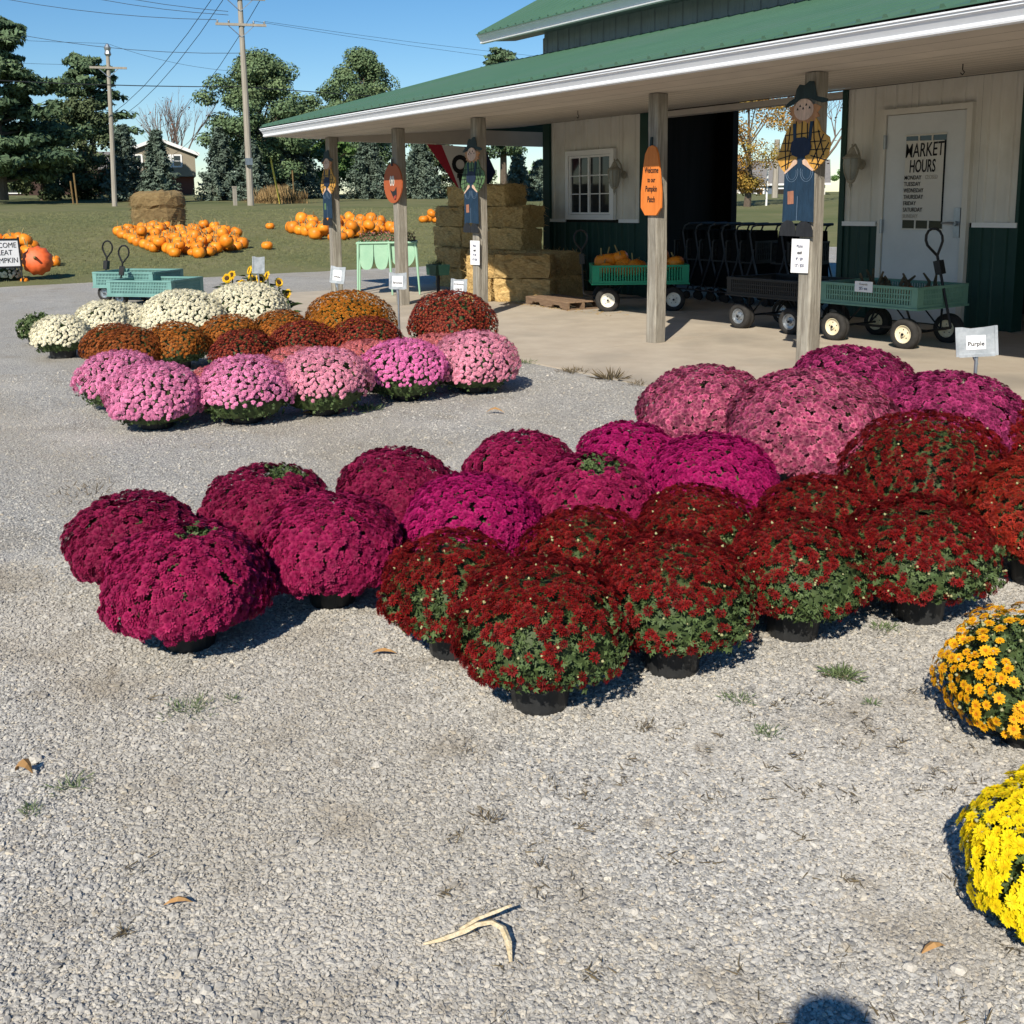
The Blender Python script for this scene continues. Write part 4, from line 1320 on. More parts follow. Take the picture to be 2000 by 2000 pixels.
MID = [
    (-7.99, 2.00, .297, .440, 'pink', c_low, 60, 'rose pink mum at the far left of the middle row, behind another'),
    (-7.17, 2.01, .312, .449, 'pink', c_full, 150, 'pink mum at the left front corner of the middle row'),
    (-7.52, 2.58, .217, .330, 'salmon', c_full, 30, 'salmon mum peeking out between the first two pink mums'),
    (-6.97, 2.58, .315, .466, 'pink', c_low, 150, 'second pink mum in the front of the middle row with a leafy skirt'),
    (-7.96, 3.38, .239, .354, 'salmon', c_full, 30, 'salmon mum behind the pale pink mum'),
    (-6.89, 3.13, .325, .482, 'pale_pink', c_low, 150, 'pale pink mum third in the front of the middle row'),
    (-7.63, 3.86, .272, .403, 'salmon', c_full, 30, 'salmon mum behind the hot pink mum'),
    (-7.03, 3.89, .318, .470, 'hot_pink', c_low, 120, 'hot pink mum fourth in the front of the middle row with green leaves below'),
    (-7.60, 4.55, .272, .403, 'salmon', c_full, 30, 'salmon mum in the back, behind the rightmost pink mum'),
    (-6.96, 4.49, .323, .491, 'pale_pink', c_full, 150, 'large light pink mum at the right end of the middle row'),
]
for i, (x, y, r, h, colr, cov, npt, lab) in enumerate(MID):
    mum(x, y, r * (1.2 if colr == 'salmon' else 1.07), h, colr, 'pompon', .0275, .0172, cov, npt, lab, GC, (), leaves=900, ls=0.03, zbk=0.09, seed=50 + i, pot_r=0.13)
BACK = [
    (-10.08, 2.48, .293, .433, 'rust', 'small', 'dark rust mum at the left end of the back display behind another rust mum', GD),
    (-9.71, 2.54, .285, .422, 'rust', 'small', 'dark rust mum in front at the left end of the back display', GD),
    (-9.70, 2.94, .301, .446, 'copper', 'small', 'copper orange mum right of the dark rust mums', GD),
    (-9.87, 3.54, .311, .460, 'copper', 'small', 'copper orange mum in the middle, below the cream mums', GD),
    (-10.09, 4.15, .300, .443, 'copper', 'small', 'copper orange mum beside the big golden mum', GD),
    (-9.25, 4.50, .445, .677, 'gold', 'small', 'big golden orange mum in front of the far corner post', GD),
    (-8.80, 3.25, .291, .431, 'crimson', 'small', 'dark crimson mum at the left of the crimson row behind the pinks', GD),
    (-8.82, 3.84, .314, .465, 'crimson', 'small', 'dark crimson mum in the middle of the crimson row', GD),
    (-8.38, 4.25, .345, .511, 'crimson', 'small', 'dark crimson mum at the right of the crimson row by the Bronze sign', GD),
    (-8.59, 5.28, .431, .673, 'crimson', 'small', 'big dark red mum standing apart on the concrete pad', GD),
    (-11.24, 2.26, .290, .429, 'cream', 'pompon', 'cream mum at the left end in a black pot beside the green plant', GE),
    (-12.09, 2.90, .325, .481, 'cream', 'pompon', 'cream mum second from the left, behind', GE),
    (-12.15, 3.18, .286, .423, 'cream', 'pompon', 'small cream mum behind the copper mum', GE),
    (-10.87, 3.38, .437, .646, 'cream', 'pompon', 'large cream mum in front of the teal wagons', GE),
    (-10.93, 4.11, .461, .682, 'cream', 'pompon', 'largest cream mum below the sunflowers', GE),
]
for i, (x, y, r, h, colr, pro, lab, grp) in enumerate(BACK):
    cr = colr == 'cream'
    mum(x, y, r, h, colr, pro, .0285 if cr else .0245, .0195 if cr else .0165, c_low if (cr or colr == 'crimson' or i == 2) else c_full, 24, lab, grp, (), leaves=600, ls=0.045, zbk=0.16, seed=80 + i, pot_r=0.15, detail=False)
mum(-12.48, 2.27, .22, .34, 'cream', 'small', .05, .012, lambda a, b, c: np.full(a.shape, 0.25), 0, 'green mum in bud at the far left end of the back display', GE, (), leaves=700, seed=99, pot_r=0.13, detail=False)
mum(-23.3, 3.72, .30, .42, 'cream', 'pompon', .07, .036, lambda a, b, c: np.full(a.shape, 0.7), 0, 'small cream mum below the welcome sign on the lawn', 'cream mums', (), leaves=300, seed=98, pot_r=0.14, detail=False)


# ------------------------------------------------------------------ wagons
def wheel(parent, x, y, r, w, rim, dish=0.3):
    """tyre standing on z=0 with a dished rim facing both ways; axle along local y"""
    T = Matrix.Translation((x, y, r)) @ Matrix.Rotation(rad(90), 4, 'X')
    h = w / 2
    ty = part('wheel', MB().lathe([(r * 0.56, -h * 0.8), (r * 0.70, -h), (r * 0.90, -h * 0.95), (r * 0.985, -h * 0.6), (r, -h * 0.2), (r * 0.985, -h * 0.14), (r * 0.985, h * 0.14), (r, h * 0.2), (r * 0.985, h * 0.6), (r * 0.90, h * 0.95), (r * 0.70, h), (r * 0.56, h * 0.8), (r * 0.5, 0)], 24, 0, T, False), 'rubber', parent, world=False, smooth=True)
    rm = MB()
    for s in (-1, 1):
        rm.lathe([(r * 0.58, s * h * 0.86), (r * 0.55, s * h * 0.86), (r * 0.50, s * h * (0.86 - dish)), (r * 0.34, s * h * (0.80 - dish)), (r * 0.16, s * h * (0.86 - dish)), (r * 0.14, s * h * 0.92), (0.0, s * h * 0.92)], 20, 0, T, False)
    part('rim', rm, rim, ty, world=False)
    nb = MB()
    for s in (-1, 1):
        nb.tube([T @ Vector((0, 0, s * h * 0.8)), T @ Vector((0, 0, s * h * 1.1))], r * 0.09, 6)
        for k in range(5):
            a = k * 2 * math.pi / 5 + 0.4
            p = Vector((r * 0.30 * math.cos(a), r * 0.30 * math.sin(a), s * h * (0.84 - dish)))
            nb.tube([T @ p, T @ (p + Vector((0, 0, s * 0.006)))], r * 0.035, 5)
    part('hub', nb, 'black_steel', ty, world=False)


def lattice(m, fn, L, H, nb, rails, post):
    """open crate side: rails, corner posts and upright bars; fn(u, v, t) maps to space"""
    T = 0.022
    m.prism([(0, 0), (L, 0), (L, 0.03), (0, 0.03)], fn, 0, T)
    m.prism([(0, H - 0.028), (L, H - 0.028), (L, H), (0, H)], fn, -0.006, T + 0.006)
    m.prism([(0, 0.03), (post, 0.03), (post, H - 0.028), (0, H - 0.028)], fn, 0, T)
    m.prism([(L - post, 0.03), (L, 0.03), (L, H - 0.028), (L - post, H - 0.028)], fn, 0, T)
    for i in range(nb):
        u = post + (L - 2 * post) * (i + 0.5) / nb
        w = (L - 2 * post) / nb * 0.26
        m.prism([(u - w, 0.03), (u + w, 0.03), (u + w, H - 0.028), (u - w, H - 0.028)], fn, 0.004, T - 0.004)
    for k in range(rails):
        v = 0.03 + (H - 0.058) * (k + 1) / (rails + 1)
        m.prism([(post, v - 0.007), (L - post, v - 0.007), (L - post, v + 0.007), (post, v + 0.007)], fn, 0.0065, T - 0.0065)


def wagon(x, y, rz, L, Wd, z0, z1, r, wb, tr, ww, mat, rim, label, handle=None, nb=34, rails=2, post=0.07, grp='garden wagons on the pad and gravel'):
    t = thing('garden_wagon', label, 'wagon', (x, y, 0), rz, grp)
    H = z1 - z0
    a, b = L / 2, Wd / 2
    for nm, fn, ln, n in (('side_panel', lambda u, v, d: (-a + u, -b + d, z0 + v), L, nb), ('side_panel', lambda u, v, d: (-a + u, b - d, z0 + v), L, nb),
                          ('end_panel', lambda u, v, d: (-a + d, -b + 0.023 + u, z0 + v), Wd - 0.046, int(nb * Wd / L)), ('end_panel', lambda u, v, d: (a - d, -b + 0.023 + u, z0 + v), Wd - 0.046, int(nb * Wd / L))):
        m = MB()
        lattice(m, fn, ln, H, n, rails, post)
        part(nm, m, mat, t, world=False)
    m = MB().box((-a + 0.024, -b + 0.024, z0 + 0.002), (a - 0.024, b - 0.024, z0 + 0.022))
    part('bed', m, mat, t, world=False)
    part('bed_lip', MB().box((-a - 0.012, -b - 0.012, z0 - 0.02), (a + 0.012, b + 0.012, z0 - 0.001)), mat, t, world=False)
    fm = MB()
    for sx in (-1, 1):
        X = sx * wb / 2
        fm.tube([(X, -tr / 2, r), (X, tr / 2, r)], 0.012, 6)
        for sy in (-1, 1):
            fm.tube([(X, sy * tr * 0.30, r), (X - sx * 0.05, sy * tr * 0.42, z0 - 0.02)], 0.012, 5)
            fm.tube([(X, sy * tr * 0.30, r), (X - sx * wb * 0.28, sy * tr * 0.30, z0 - 0.02)], 0.009, 5)
    fm.box((-wb / 2, -0.02, r - 0.012), (wb / 2, 0.02, r + 0.012))
    part('undercarriage', fm, 'black_steel', t, world=False)
    for sx in (-1, 1):
        for sy in (-1, 1):
            wheel(t, sx * wb / 2, sy * tr / 2, r, ww, rim)
    if handle:
        s, top, lean, side = handle       # which end, loop height, lean back over the bed, sideways
        h0 = Vector((s * (a + 0.10), 0, r + 0.06))
        h1 = Vector((s * (a + 0.10 - lean), side, top))
        d = (h1 - h0).normalized()
        q = Vector((0, 1, 0))
        hm = MB()
        hm.tube([(s * wb / 2, 0, r), h0], 0.014, 6)
        n0 = h1 - d * 0.30
        hm.tube([h0, n0], 0.014, 6)
        c = n0 + d * 0.17
        loop = [n0]
        q = (Vector((1, 0, 0)) if abs(d.z) > 0.5 else Vector((0, 1, 0)))
        q = (q - d * q.dot(d)).normalized()
        for k in range(11):
            an = rad(-150 - 240 * k / 10 + 0)
            an = rad(230 - 280 * k / 10)
            loop.append(c + q * 0.085 * math.cos(an) * 1.1 + d * 0.11 * math.sin(an))
        loop.append(n0)
        hm.tube(loop, 0.014, 6)
        part('handle', hm, 'black_steel', t, world=False)
        part('grip_block', MB().box((-0.04, -0.035, -0.07), (0.04, 0.035, 0.07), 0, Matrix.Translation(n0 - d * 0.12) @ d.to_track_quat('Z', 'Y').to_matrix().to_4x4()), 'black', t, world=False)
    return t


wagon(-6.67, 9.56, 0, 1.17, 0.87, 0.425, 0.635, 0.158, 0.86, 0.74, 0.12, 'sage', 'cream', 'sage green wagon of gourds with cream wheel rims and raised handle before the door', (1, 1.22, 0.27, 0.0))
wagon(-8.10, 9.62, 0, 1.16, 0.86, 0.41, 0.61, 0.155, 0.76, 0.76, 0.15, 'blk_lattice', 'chrome', 'black wagon with silver wheel rims left of the scarecrow post')
wagon(-10.97, 9.83, rad(54), 1.32, 0.72, 0.40, 0.645, 0.170, 0.90, 0.66, 0.11, 'kelly', 'white_rim', 'bright green wagon of pumpkins with white wheel rims', (-1, 1.14, -0.05, 0.0), nb=30, rails=0, post=0.10)
wagon(-16.60, 4.78, rad(41), 1.12, 0.92, 0.17, 0.40, 0.12, 0.8, 0.7, 0.09, 'teal', 'chrome', 'nearer teal wagon on the gravel behind the cream mums', (-1, 0.93, 0.12, 0.05), nb=36, rails=3)
wagon(-17.60, 4.80, rad(41), 1.1, 0.9, 0.24, 0.48, 0.13, 0.8, 0.7, 0.09, 'teal', 'chrome', 'farther teal wagon partly hidden by the nearer one', (-1, 0.98, 0.12, 0.0), nb=36, rails=3)
t = thing('price_card', 'small handwritten price card on the side of the gourd wagon', 'notice', (-6.71, 9.10, 0.55))
part('card', MB().box((-6.815, 9.112, 0.555), (-6.60, 9.1175, 0.665)), 'paper', t)
text('Gourds', 0.024, (-6.71, 9.109, 0.625), (1, 0, 0), (0, 0, 1), t, mat='faint_ink')
text('$5 ea', 0.032, (-6.71, 9.109, 0.578), (1, 0, 0), (0, 0, 1), t, mat='blue_ink')


# ------------------------------------------------------------------ pumpkins and gourds
def pumpkin_mesh(seed, ribs=9, squash=0.82, big=False):
    rr = random.Random(seed)
    m = MB()
    n, k = ribs * 2, 7
    vs = [(0, 0, -0.36 * squash)]
    for i in range(1, k):
        ph = math.pi * i / k
        for j in range(n):
            a = 2 * math.pi * j / n
            rib = 1.0 if j % 2 == 0 else 0.90
            R_ = 0.5 * math.sin(ph) ** 0.8 * (rib if 0 < i < k else 1)
            z = -math.cos(ph) * 0.5 * squash * (0.92 if rib < 1 else 1)
            vs.append((R_ * math.cos(a), R_ * math.sin(a), z))
    vs.append((0, 0, 0.36 * squash))
    fs = [(0, 1 + (j + 1) % n, 1 + j) for j in range(n)]
    for i in range(k - 2):
        fs += [(1 + i * n + j, 1 + i * n + (j + 1) % n, 1 + (i + 1) * n + (j + 1) % n, 1 + (i + 1) * n + j) for j in range(n)]
    L = len(vs) - 1
    fs += [(L, 1 + (k - 2) * n + j, 1 + (k - 2) * n + (j + 1) % n) for j in range(n)]
    vs = [(x, y, z + 0.46 * squash) for x, y, z in vs]
    m.add(vs, fs)
    m.tube([(0, 0, 0.82 * squash), (0.02, 0, 0.98 * squash), (0.05 * rr.uniform(-2, 2), 0.06 * rr.uniform(-2, 2), (1.25 + rr.uniform(-0.1, 0.25)) * squash)], [0.07, 0.045, 0.035], 5, 1)
    me = mesh_of('pumpkin', m, ['giant' if big else 'pumpkin', 'stem'])
    sm = [p.material_index == 0 for p in me.polygons]
    me.polygons.foreach_set('use_smooth', sm)
    return me


PUMP = [pumpkin_mesh(i, 8 + i % 3, 0.72 + 0.09 * i) for i in range(4)]


def pumpkin(x, y, z, d, label, group, tilt=0.25):
    o = link('pumpkin', PUMP[RNG.randrange(4)], None, (x, y, z))
    o.scale = (d, d, d)
    o.rotation_euler = (RNG.uniform(-tilt, tilt), RNG.uniform(-tilt, tilt), RNG.uniform(0, 6.28))
    setp(o, label=label, category='pumpkin', group=group, r=RNG.random())
    return o


def inside(p, poly):
    c = False
    for (x0, y0), (x1, y1) in zip(poly, poly[1:] + poly[:1]):
        if (y0 > p[1]) != (y1 > p[1]) and p[0] < (x1 - x0) * (p[1] - y0) / (y1 - y0) + x0:
            c = not c
    return c


def heap(poly, d, sep, label, group, upper=0.25, avoid=None):
    xs_, ys_ = [p[0] for p in poly], [p[1] for p in poly]
    pts = []
    for _ in range(6000):
        p = (RNG.uniform(min(xs_), max(xs_)), RNG.uniform(min(ys_), max(ys_)))
        if inside(p, poly) and all(math.hypot(p[0] - q[0], p[1] - q[1]) > sep for q in pts) and not (avoid and math.hypot(p[0] - avoid[0], p[1] - avoid[1]) < avoid[2]):
            pts.append(p)
    y0, y1 = min(ys_), max(ys_)
    mx = sorted(p[0] for p in pts)[len(pts) // 2]

    def where(p):
        if len(pts) < 20:
            return ''
        f = (p[1] - y0) / (y1 - y0)
        return ', ' + ('front ' if p[0] > mx else 'back ') + ('left' if f < 0.34 else 'middle' if f < 0.67 else 'right') + ' part'
    for p in pts:
        pumpkin(p[0], p[1], terr(*p) - 0.035, d * RNG.uniform(0.8, 1.15), label + where(p), group)
    for p in pts:
        if RNG.random() < upper:
            q = (p[0] + sep * 0.5, p[1] + sep * 0.35)
            if inside(q, poly):
                pumpkin(q[0], q[1], terr(*q) + d * 0.46, d * RNG.uniform(0.8, 1.1), label + where(q) + ', on top', group, 0.6)


heap([(-31.0, 8.0), (-32.2, 8.7), (-31.4, 9.7), (-32.2, 11.2), (-28.6, 10.5), (-26.6, 10.0), (-25.9, 9.2), (-25.2, 8.5), (-25.6, 7.7), (-26.7, 7.6), (-28.6, 7.7)], 0.335, 0.335, 'orange pumpkin in the big heap by the round straw bale', 'pumpkins heaped in front of the round bale', 0.32, (-32.9, 9.7, 0.95))
heap([(-31.0, 13.0), (-32.2, 14.9), (-31.4, 15.8), (-30.6, 16.6), (-29.2, 15.9), (-28.5, 14.3), (-27.6, 12.95), (-28.2, 12.7), (-29.5, 12.95)], 0.39, 0.40, 'orange pumpkin in the long heap behind the porch posts', 'pumpkins behind the far porch posts', 0.3)
heap([(-33.2, 19.3), (-33.8, 20.2), (-34.1, 21.6), (-32.6, 20.6), (-32.2, 19.4)], 0.40, 0.42, 'orange pumpkin in the short row left of the straw bale tower', 'pumpkins left of the straw bale tower', 0.4)
heap([(-33.6, 24.4), (-34.6, 26.2), (-32.6, 25.4), (-32.0, 23.8)], 0.38, 0.40, 'orange pumpkin in the heap between the straw bales and the wall corner', 'pumpkins beyond the straw bale tower', 0.6)
heap([(-29.3, 3.6), (-29.3, 5.0), (-27.8, 5.1), (-26.4, 4.75), (-25.8, 4.4), (-26.3, 3.6)], 0.37, 0.38, 'orange pumpkin in the heap behind the welcome sign', 'pumpkins behind the welcome sign', 0.3)
heap([(-25.5, 4.5), (-25.7, 4.9), (-25.2, 5.15), (-24.6, 4.95), (-24.3, 4.5), (-24.6, 4.35)], 0.24, 0.25, 'small orange pumpkin lying right of the giant pumpkin', 'small pumpkins by the giant pumpkin', 0.15)
pumpkin(-31.9, 12.9, terr(-31.9, 12.9) - 0.03, 0.30, 'lone orange pumpkin at the left end of the long heap', None, 0.1)
pumpkin(-26.35, 10.55, terr(-26.35, 10.55) - 0.03, 0.32, 'lone orange pumpkin just right of the big heap', None, 0.1)
pumpkin(-22.95, 3.99, 0.01, 0.17, 'little orange pumpkin in front of the giant pumpkin', None, 0.1)
gm = link('giant_pumpkin', pumpkin_mesh(77, 11, 0.92, True), None, (-23.25, 4.38, 0.30))
gm.scale = (0.62, 0.62, 0.60)
gm.rotation_euler = (rad(72), rad(10), rad(64))
gm.location.z = terr(-23.25, 4.38) + 0.27
setp(gm, label='giant red orange pumpkin lying on its side beside the welcome sign', category='pumpkin')
for i in range(11):
    wu, wv = RNG.uniform(-0.52, 0.52), RNG.uniform(-0.2, 0.22)
    gx, gy = -10.97 + wu * 0.588 - wv * 0.809, 9.83 + wu * 0.809 + wv * 0.588
    pumpkin(gx, gy, 0.44 + RNG.uniform(0, 0.14), RNG.uniform(0.20, 0.28), 'orange pumpkin loaded in the bright green wagon', 'pumpkins in the bright green wagon', 0.5)
for x, y, z in ((-11.22, 9.52, 0.60), (-11.12, 9.66, 0.64), (-10.80, 10.10, 0.62)):
    pumpkin(x, y, z, 0.25, 'orange pumpkin loaded in the bright green wagon', 'pumpkins in the bright green wagon', 0.3)
for i in range(14):
    x, y = -6.35 + RNG.uniform(-0.62, 0.10), 9.5 + RNG.uniform(-0.3, 0.3)
    t = thing('gourd', 'brown and orange gourd with a dark upright neck lying in the sage green wagon', 'gourd', (x, y, 0.45), RNG.uniform(0, 6.28), 'gourds in the sage green wagon')
    k = RNG.uniform(0.8, 1.2)
    part('body', MB().lathe([(0.0, 0.0), (0.05 * k, 0.015), (0.075 * k, 0.06), (0.065 * k, 0.11), (0.03 * k, 0.15), (0.0, 0.16)], 9, 0, None, False), 'gourd', t, world=False, smooth=True)
    part('neck', MB().tube([(0, 0, 0.14), (0.015, 0, 0.20), (0.05 * RNG.uniform(-1, 1), 0.03, 0.27 * k)], [0.024, 0.018, 0.010], 6), 'sprig', t, world=False)


# ------------------------------------------------------------------ straw bales and pallet
def bale_mesh(seed, L, Wd, H, mat='hay'):
    """compressed straw: a knobbly block with loose stalks poking out and two strings"""
    rr = np.random.default_rng(seed)
    m = MB()
    nx_, ny_, nz_ = 10, 5, 5
    idx = {}
    vs, fs = [], []

    def vid(i, j, k):
        if (i, j, k) not in idx:
            idx[(i, j, k)] = len(vs)
            p = np.array([(i / nx_ - 0.5) * L, (j / ny_ - 0.5) * Wd, k / nz_ * H])
            e = sum((i in (0, nx_), j in (0, ny_), k in (0, nz_)))
            p = p * (1 - 0.02 * (e - 1)) + rr.normal(0, 0.014, 3)
            if k == 0:
                p[2] = 0.002
            vs.append(tuple(p))
        return idx[(i, j, k)]
    for i in range(nx_):
        for j in range(ny_):
            fs += [(vid(i, j, nz_), vid(i + 1, j, nz_), vid(i + 1, j + 1, nz_), vid(i, j + 1, nz_)), (vid(i, j, 0), vid(i, j + 1, 0), vid(i + 1, j + 1, 0), vid(i + 1, j, 0))]
        for k in range(nz_):
            fs += [(vid(i, 0, k), vid(i + 1, 0, k), vid(i + 1, 0, k + 1), vid(i, 0, k + 1)), (vid(i, ny_, k), vid(i, ny_, k + 1), vid(i + 1, ny_, k + 1), vid(i + 1, ny_, k))]
    for j in range(ny_):
        for k in range(nz_):
            fs += [(vid(0, j, k), vid(0, j, k + 1), vid(0, j + 1, k + 1), vid(0, j + 1, k)), (vid(nx_, j, k), vid(nx_, j + 1, k), vid(nx_, j + 1, k + 1), vid(nx_, j, k + 1))]
    m.add(vs, fs)
    for _ in range(650):
        f = rr.integers(0, 5)
        p = np.array([rr.uniform(-L / 2, L / 2), rr.uniform(-Wd / 2, Wd / 2), rr.uniform(0.01, H)])
        nrm = np.zeros(3)
        if f == 0: p[1], nrm[1] = -Wd / 2, -1
        elif f == 1: p[1], nrm[1] = Wd / 2, 1
        elif f == 2: p[0], nrm[0] = -L / 2, -1
        elif f == 3: p[0], nrm[0] = L / 2, 1
        else: p[2], nrm[2] = H, 1
        d = nrm * 0.45 + rr.normal(0, 0.8, 3)
        d[2] = d[2] if p[2] > 0.05 else abs(d[2])
        d = d / np.linalg.norm(d) * rr.uniform(0.03, 0.13)
        w = rr.normal(0, 1, 3)
        w = w / np.linalg.norm(w) * 0.005
        q = p + d
        q[2] = max(q[2], 0.003)
        m.add([tuple(p - w), tuple(p + w), tuple(q)], [(0, 1, 2)])
    return mesh_of('straw_bale', m, mat)


BALES = [bale_mesh(i, 0.90, 0.44, 0.355) for i in range(4)]
brr = random.Random(6)


def bale(x, y, z, label, rz=0.0, grp='straw bales stacked on the porch'):
    o = link('straw_bale', BALES[brr.randrange(4)], None, (x + brr.uniform(-0.02, 0.02), y + brr.uniform(-0.02, 0.02), z))
    o.rotation_euler = (0, 0, rz + brr.uniform(-0.03, 0.03) + (math.pi if brr.random() < 0.5 else 0))
    setp(o, label=label, category='straw bale', group=grp, r=brr.random())


c0, dv, nv = Vector((-13.55, 8.58)), Vector((0.726, 0.688)), Vector((-0.688, 0.726))
for k in range(2):
    lv_ = 'bottom' if k == 0 else 'upper'
    a_ = c0 + dv * (0.22 + 0.02 * k) + nv * 0.46
    b_ = c0 + dv * (0.46 + 0.46 - 0.02 * k) + nv * 0.23
    bale(a_.x, a_.y, 0.014 + k * 0.36, lv_ + ' straw bale standing end on right beside the post with the green plaid scarecrow', rad(133.5))
    bale(b_.x, b_.y, 0.014 + k * 0.36, lv_ + ' straw bale lying lengthwise behind the pallet', rad(43.5))
    bale(-16.15, 10.1, 0.014 + k * 0.36, 'straw bale at the left foot of the tall stack, level ' + ('one' if k == 0 else 'two'))
    for x in (-15.2, -14.26, -13.35):
        bale(x, 10.18, 0.014 + k * 0.36, 'straw bale at the foot of the tall stack behind the front bales', 0.0, 'hidden bales in the tall stack')
for k, (xa, n_) in enumerate(((-16.35, 3), (-16.30, 3), (-15.95, 2))):
    for i in range(n_):
        bale(xa + i * 0.93, 10.22 + 0.03 * k, 0.735 + k * 0.361, 'tall stack straw bale, %s tier from the top, %s' % (('third', 'second', 'first')[k], ('at its left end', 'next to the left end', 'at its right end')[i]), brr.uniform(-0.05, 0.05))
pt = thing('pallet', 'grey brown wooden pallet lying in front of the straw bales', 'pallet', (-11.95, 9.42, 0.013), rad(-7))
for i in range(4):
    o = part('deck_board', MB().box((-0.60, -0.44 + i * 0.152, 0.10), (0.60, -0.44 + i * 0.152 + 0.125, 0.118)), 'pallet', pt, world=False)
    o['r'] = RNG.random()
for y in (-0.44, -0.19, 0.10):
    m = MB()
    m.prism([(-0.6, 0.018), (-0.42, 0.018), (-0.38, 0.055), (-0.2, 0.055), (-0.16, 0.018), (0.16, 0.018), (0.2, 0.055), (0.38, 0.055), (0.42, 0.018), (0.6, 0.018), (0.6, 0.098), (-0.6, 0.098)], lambda u, v, d: (u, y + d, v), 0.0, 0.04)
    part('stringer', m, 'pallet', pt, world=False)
for x in (-0.6, -0.06, 0.48):
    part('bottom_board', MB().box((x, -0.44, 0.0), (x + 0.12, 0.14, 0.016)), 'pallet', pt, world=False)
sv = []
for _ in range(500):
    x, y = -12.6 + RNG.gauss(0, 0.9), 9.1 + abs(RNG.gauss(0, 0.28)) - 0.25
    sv.append((x, y, RNG.uniform(0, 3.14), RNG.uniform(0.03, 0.09)))
m = MB()
for x, y, a, L in sv:
    c, s_ = math.cos(a) * L, math.sin(a) * L
    m.add([(x, y, 0.014), (x + c, y + s_, 0.014 + RNG.uniform(0.002, 0.012)), (x + c * 0.9 + 0.006, y + s_ * 0.9 + 0.006, 0.016)], [(0, 1, 2)])
o = link('loose_straw', mesh_of('loose_straw', m, 'hay'))
o['kind'] = 'stuff'

# round bale on the lawn
gz = terr(-32.9, 9.7)
t = thing('round_straw_bale', 'large round weathered straw bale standing on end behind the pumpkin heap', 'straw bale', (-32.9, 9.7, gz))
rr = np.random.default_rng(8)
m = MB()
prof = [(0.70, -0.05), (0.76, 0.1), (0.80, 0.35), (0.79, 0.55), (0.76, 0.62), (0.81, 0.70), (0.80, 0.95), (0.72, 1.08), (0.5, 1.13), (0.0, 1.12)]
m.lathe(prof, 28, 0, None, False)
m.v = [tuple(np.array(p) + rr.normal(0, 0.018, 3)) for p in m.v]
for _ in range(900):
    a, z = rr.uniform(0, 6.28), rr.uniform(0, 1.1)
    R_ = 0.79 if z < 1.0 else 0.6 * rr.random()
    p = np.array([R_ * math.cos(a), R_ * math.sin(a), z])
    d = np.array([-math.sin(a), math.cos(a), 0]) * rr.normal(0, 1) + np.array([math.cos(a), math.sin(a), -0.2]) * 0.25
    d = d / np.linalg.norm(d) * rr.uniform(0.06, 0.2)
    m.add([tuple(p), tuple(p + np.array([0, 0, 0.012])), tuple(p + d)], [(0, 1, 2)])
part('straw', m, 'hay_old', t, world=False)

# welcome sign at the left edge
t = thing('welcome_sign', 'white hand lettered lawn sign reading WELCOME GREAT PUMPKIN in a black frame', 'sign', (-22.9, 3.4, 0))
xa, nm_ = Vector((-0.13, 1, 0)).normalized(), Vector((1, 0.13, 0)).normalized()
fn = lambda u, v, d: tuple(Vector((-22.86, 3.92, 0)) + xa * u + nm_ * d + Vector((0, 0, v)))
part('board', MB().prism([(-1.02, 0.38), (0.0, 0.34), (0.0, 0.90), (-1.02, 0.92)], fn, 0, 0.02), 'paper', t)
m = MB()
m.ribbon([(-1.02, 0.92), (0.0, 0.90)], 0.035, fn, -0.002, 0.03).ribbon([(0.0, 0.93), (0.02, 0.30)], 0.035, fn, -0.003, 0.032).ribbon([(-1.02, 0.37), (0.0, 0.35)], 0.035, fn, -0.004, 0.034).ribbon([(-1.02, 0.92), (-1.02, 0.30)], 0.035, fn, -0.005, 0.036)
part('frame', m, 'black', t)
part('stake', MB().tube([fn(0.02, 0.32, 0.0), fn(0.02, 0.0, 0.0)], 0.015, 5), 'black', t)
part('stake', MB().tube([fn(-1.02, 0.32, 0.0), fn(-1.02, 0.0, 0.0)], 0.015, 5), 'black', t)
for s_, z_, u_, h_ in (('WELCOME', 0.74, -0.045, 0.105), ('GREAT', 0.595, -0.13, 0.105), ('PUMPKIN', 0.44, -0.03, 0.105)):
    text(s_, h_, fn(u_, z_, 0.023), xa, (0, 0, 1), t, align='RIGHT', xs=0.85)


# ------------------------------------------------------------------ trees
def quad_proto():
    V = np.array([(-0.5, 0, 0), (0, -0.32, 0.08), (0.5, 0, 0), (0, 0.32, 0.08)], float)
    return V, np.array([(0, 1, 2), (0, 2, 3)])


QV, QT = quad_proto()


def leaves_mesh(name, P, D, size, mat, rng, stretch=1.0):
    """many leaf-sized faces at P, facing roughly D"""
    sc = size * rng.uniform(0.6, 1.3, (len(P), 1)) * np.array([[stretch, 1, 1]])
    V, T = scatter(QV, QT, P, frames(D + rng.normal(0, 0.5, D.shape), rng), sc)
    return npmesh(name, V, T, mat, r=np.repeat(rng.random(len(P)), 2))


def clump(c, rad_, n, rng):
    d = rng.normal(size=(n, 3))
    d /= np.linalg.norm(d, axis=1, keepdims=True)
    rr_ = rng.random((n, 1)) ** 0.45
    return c + d * rr_ * np.asarray(rad_), d + np.array([0, 0, 0.5])


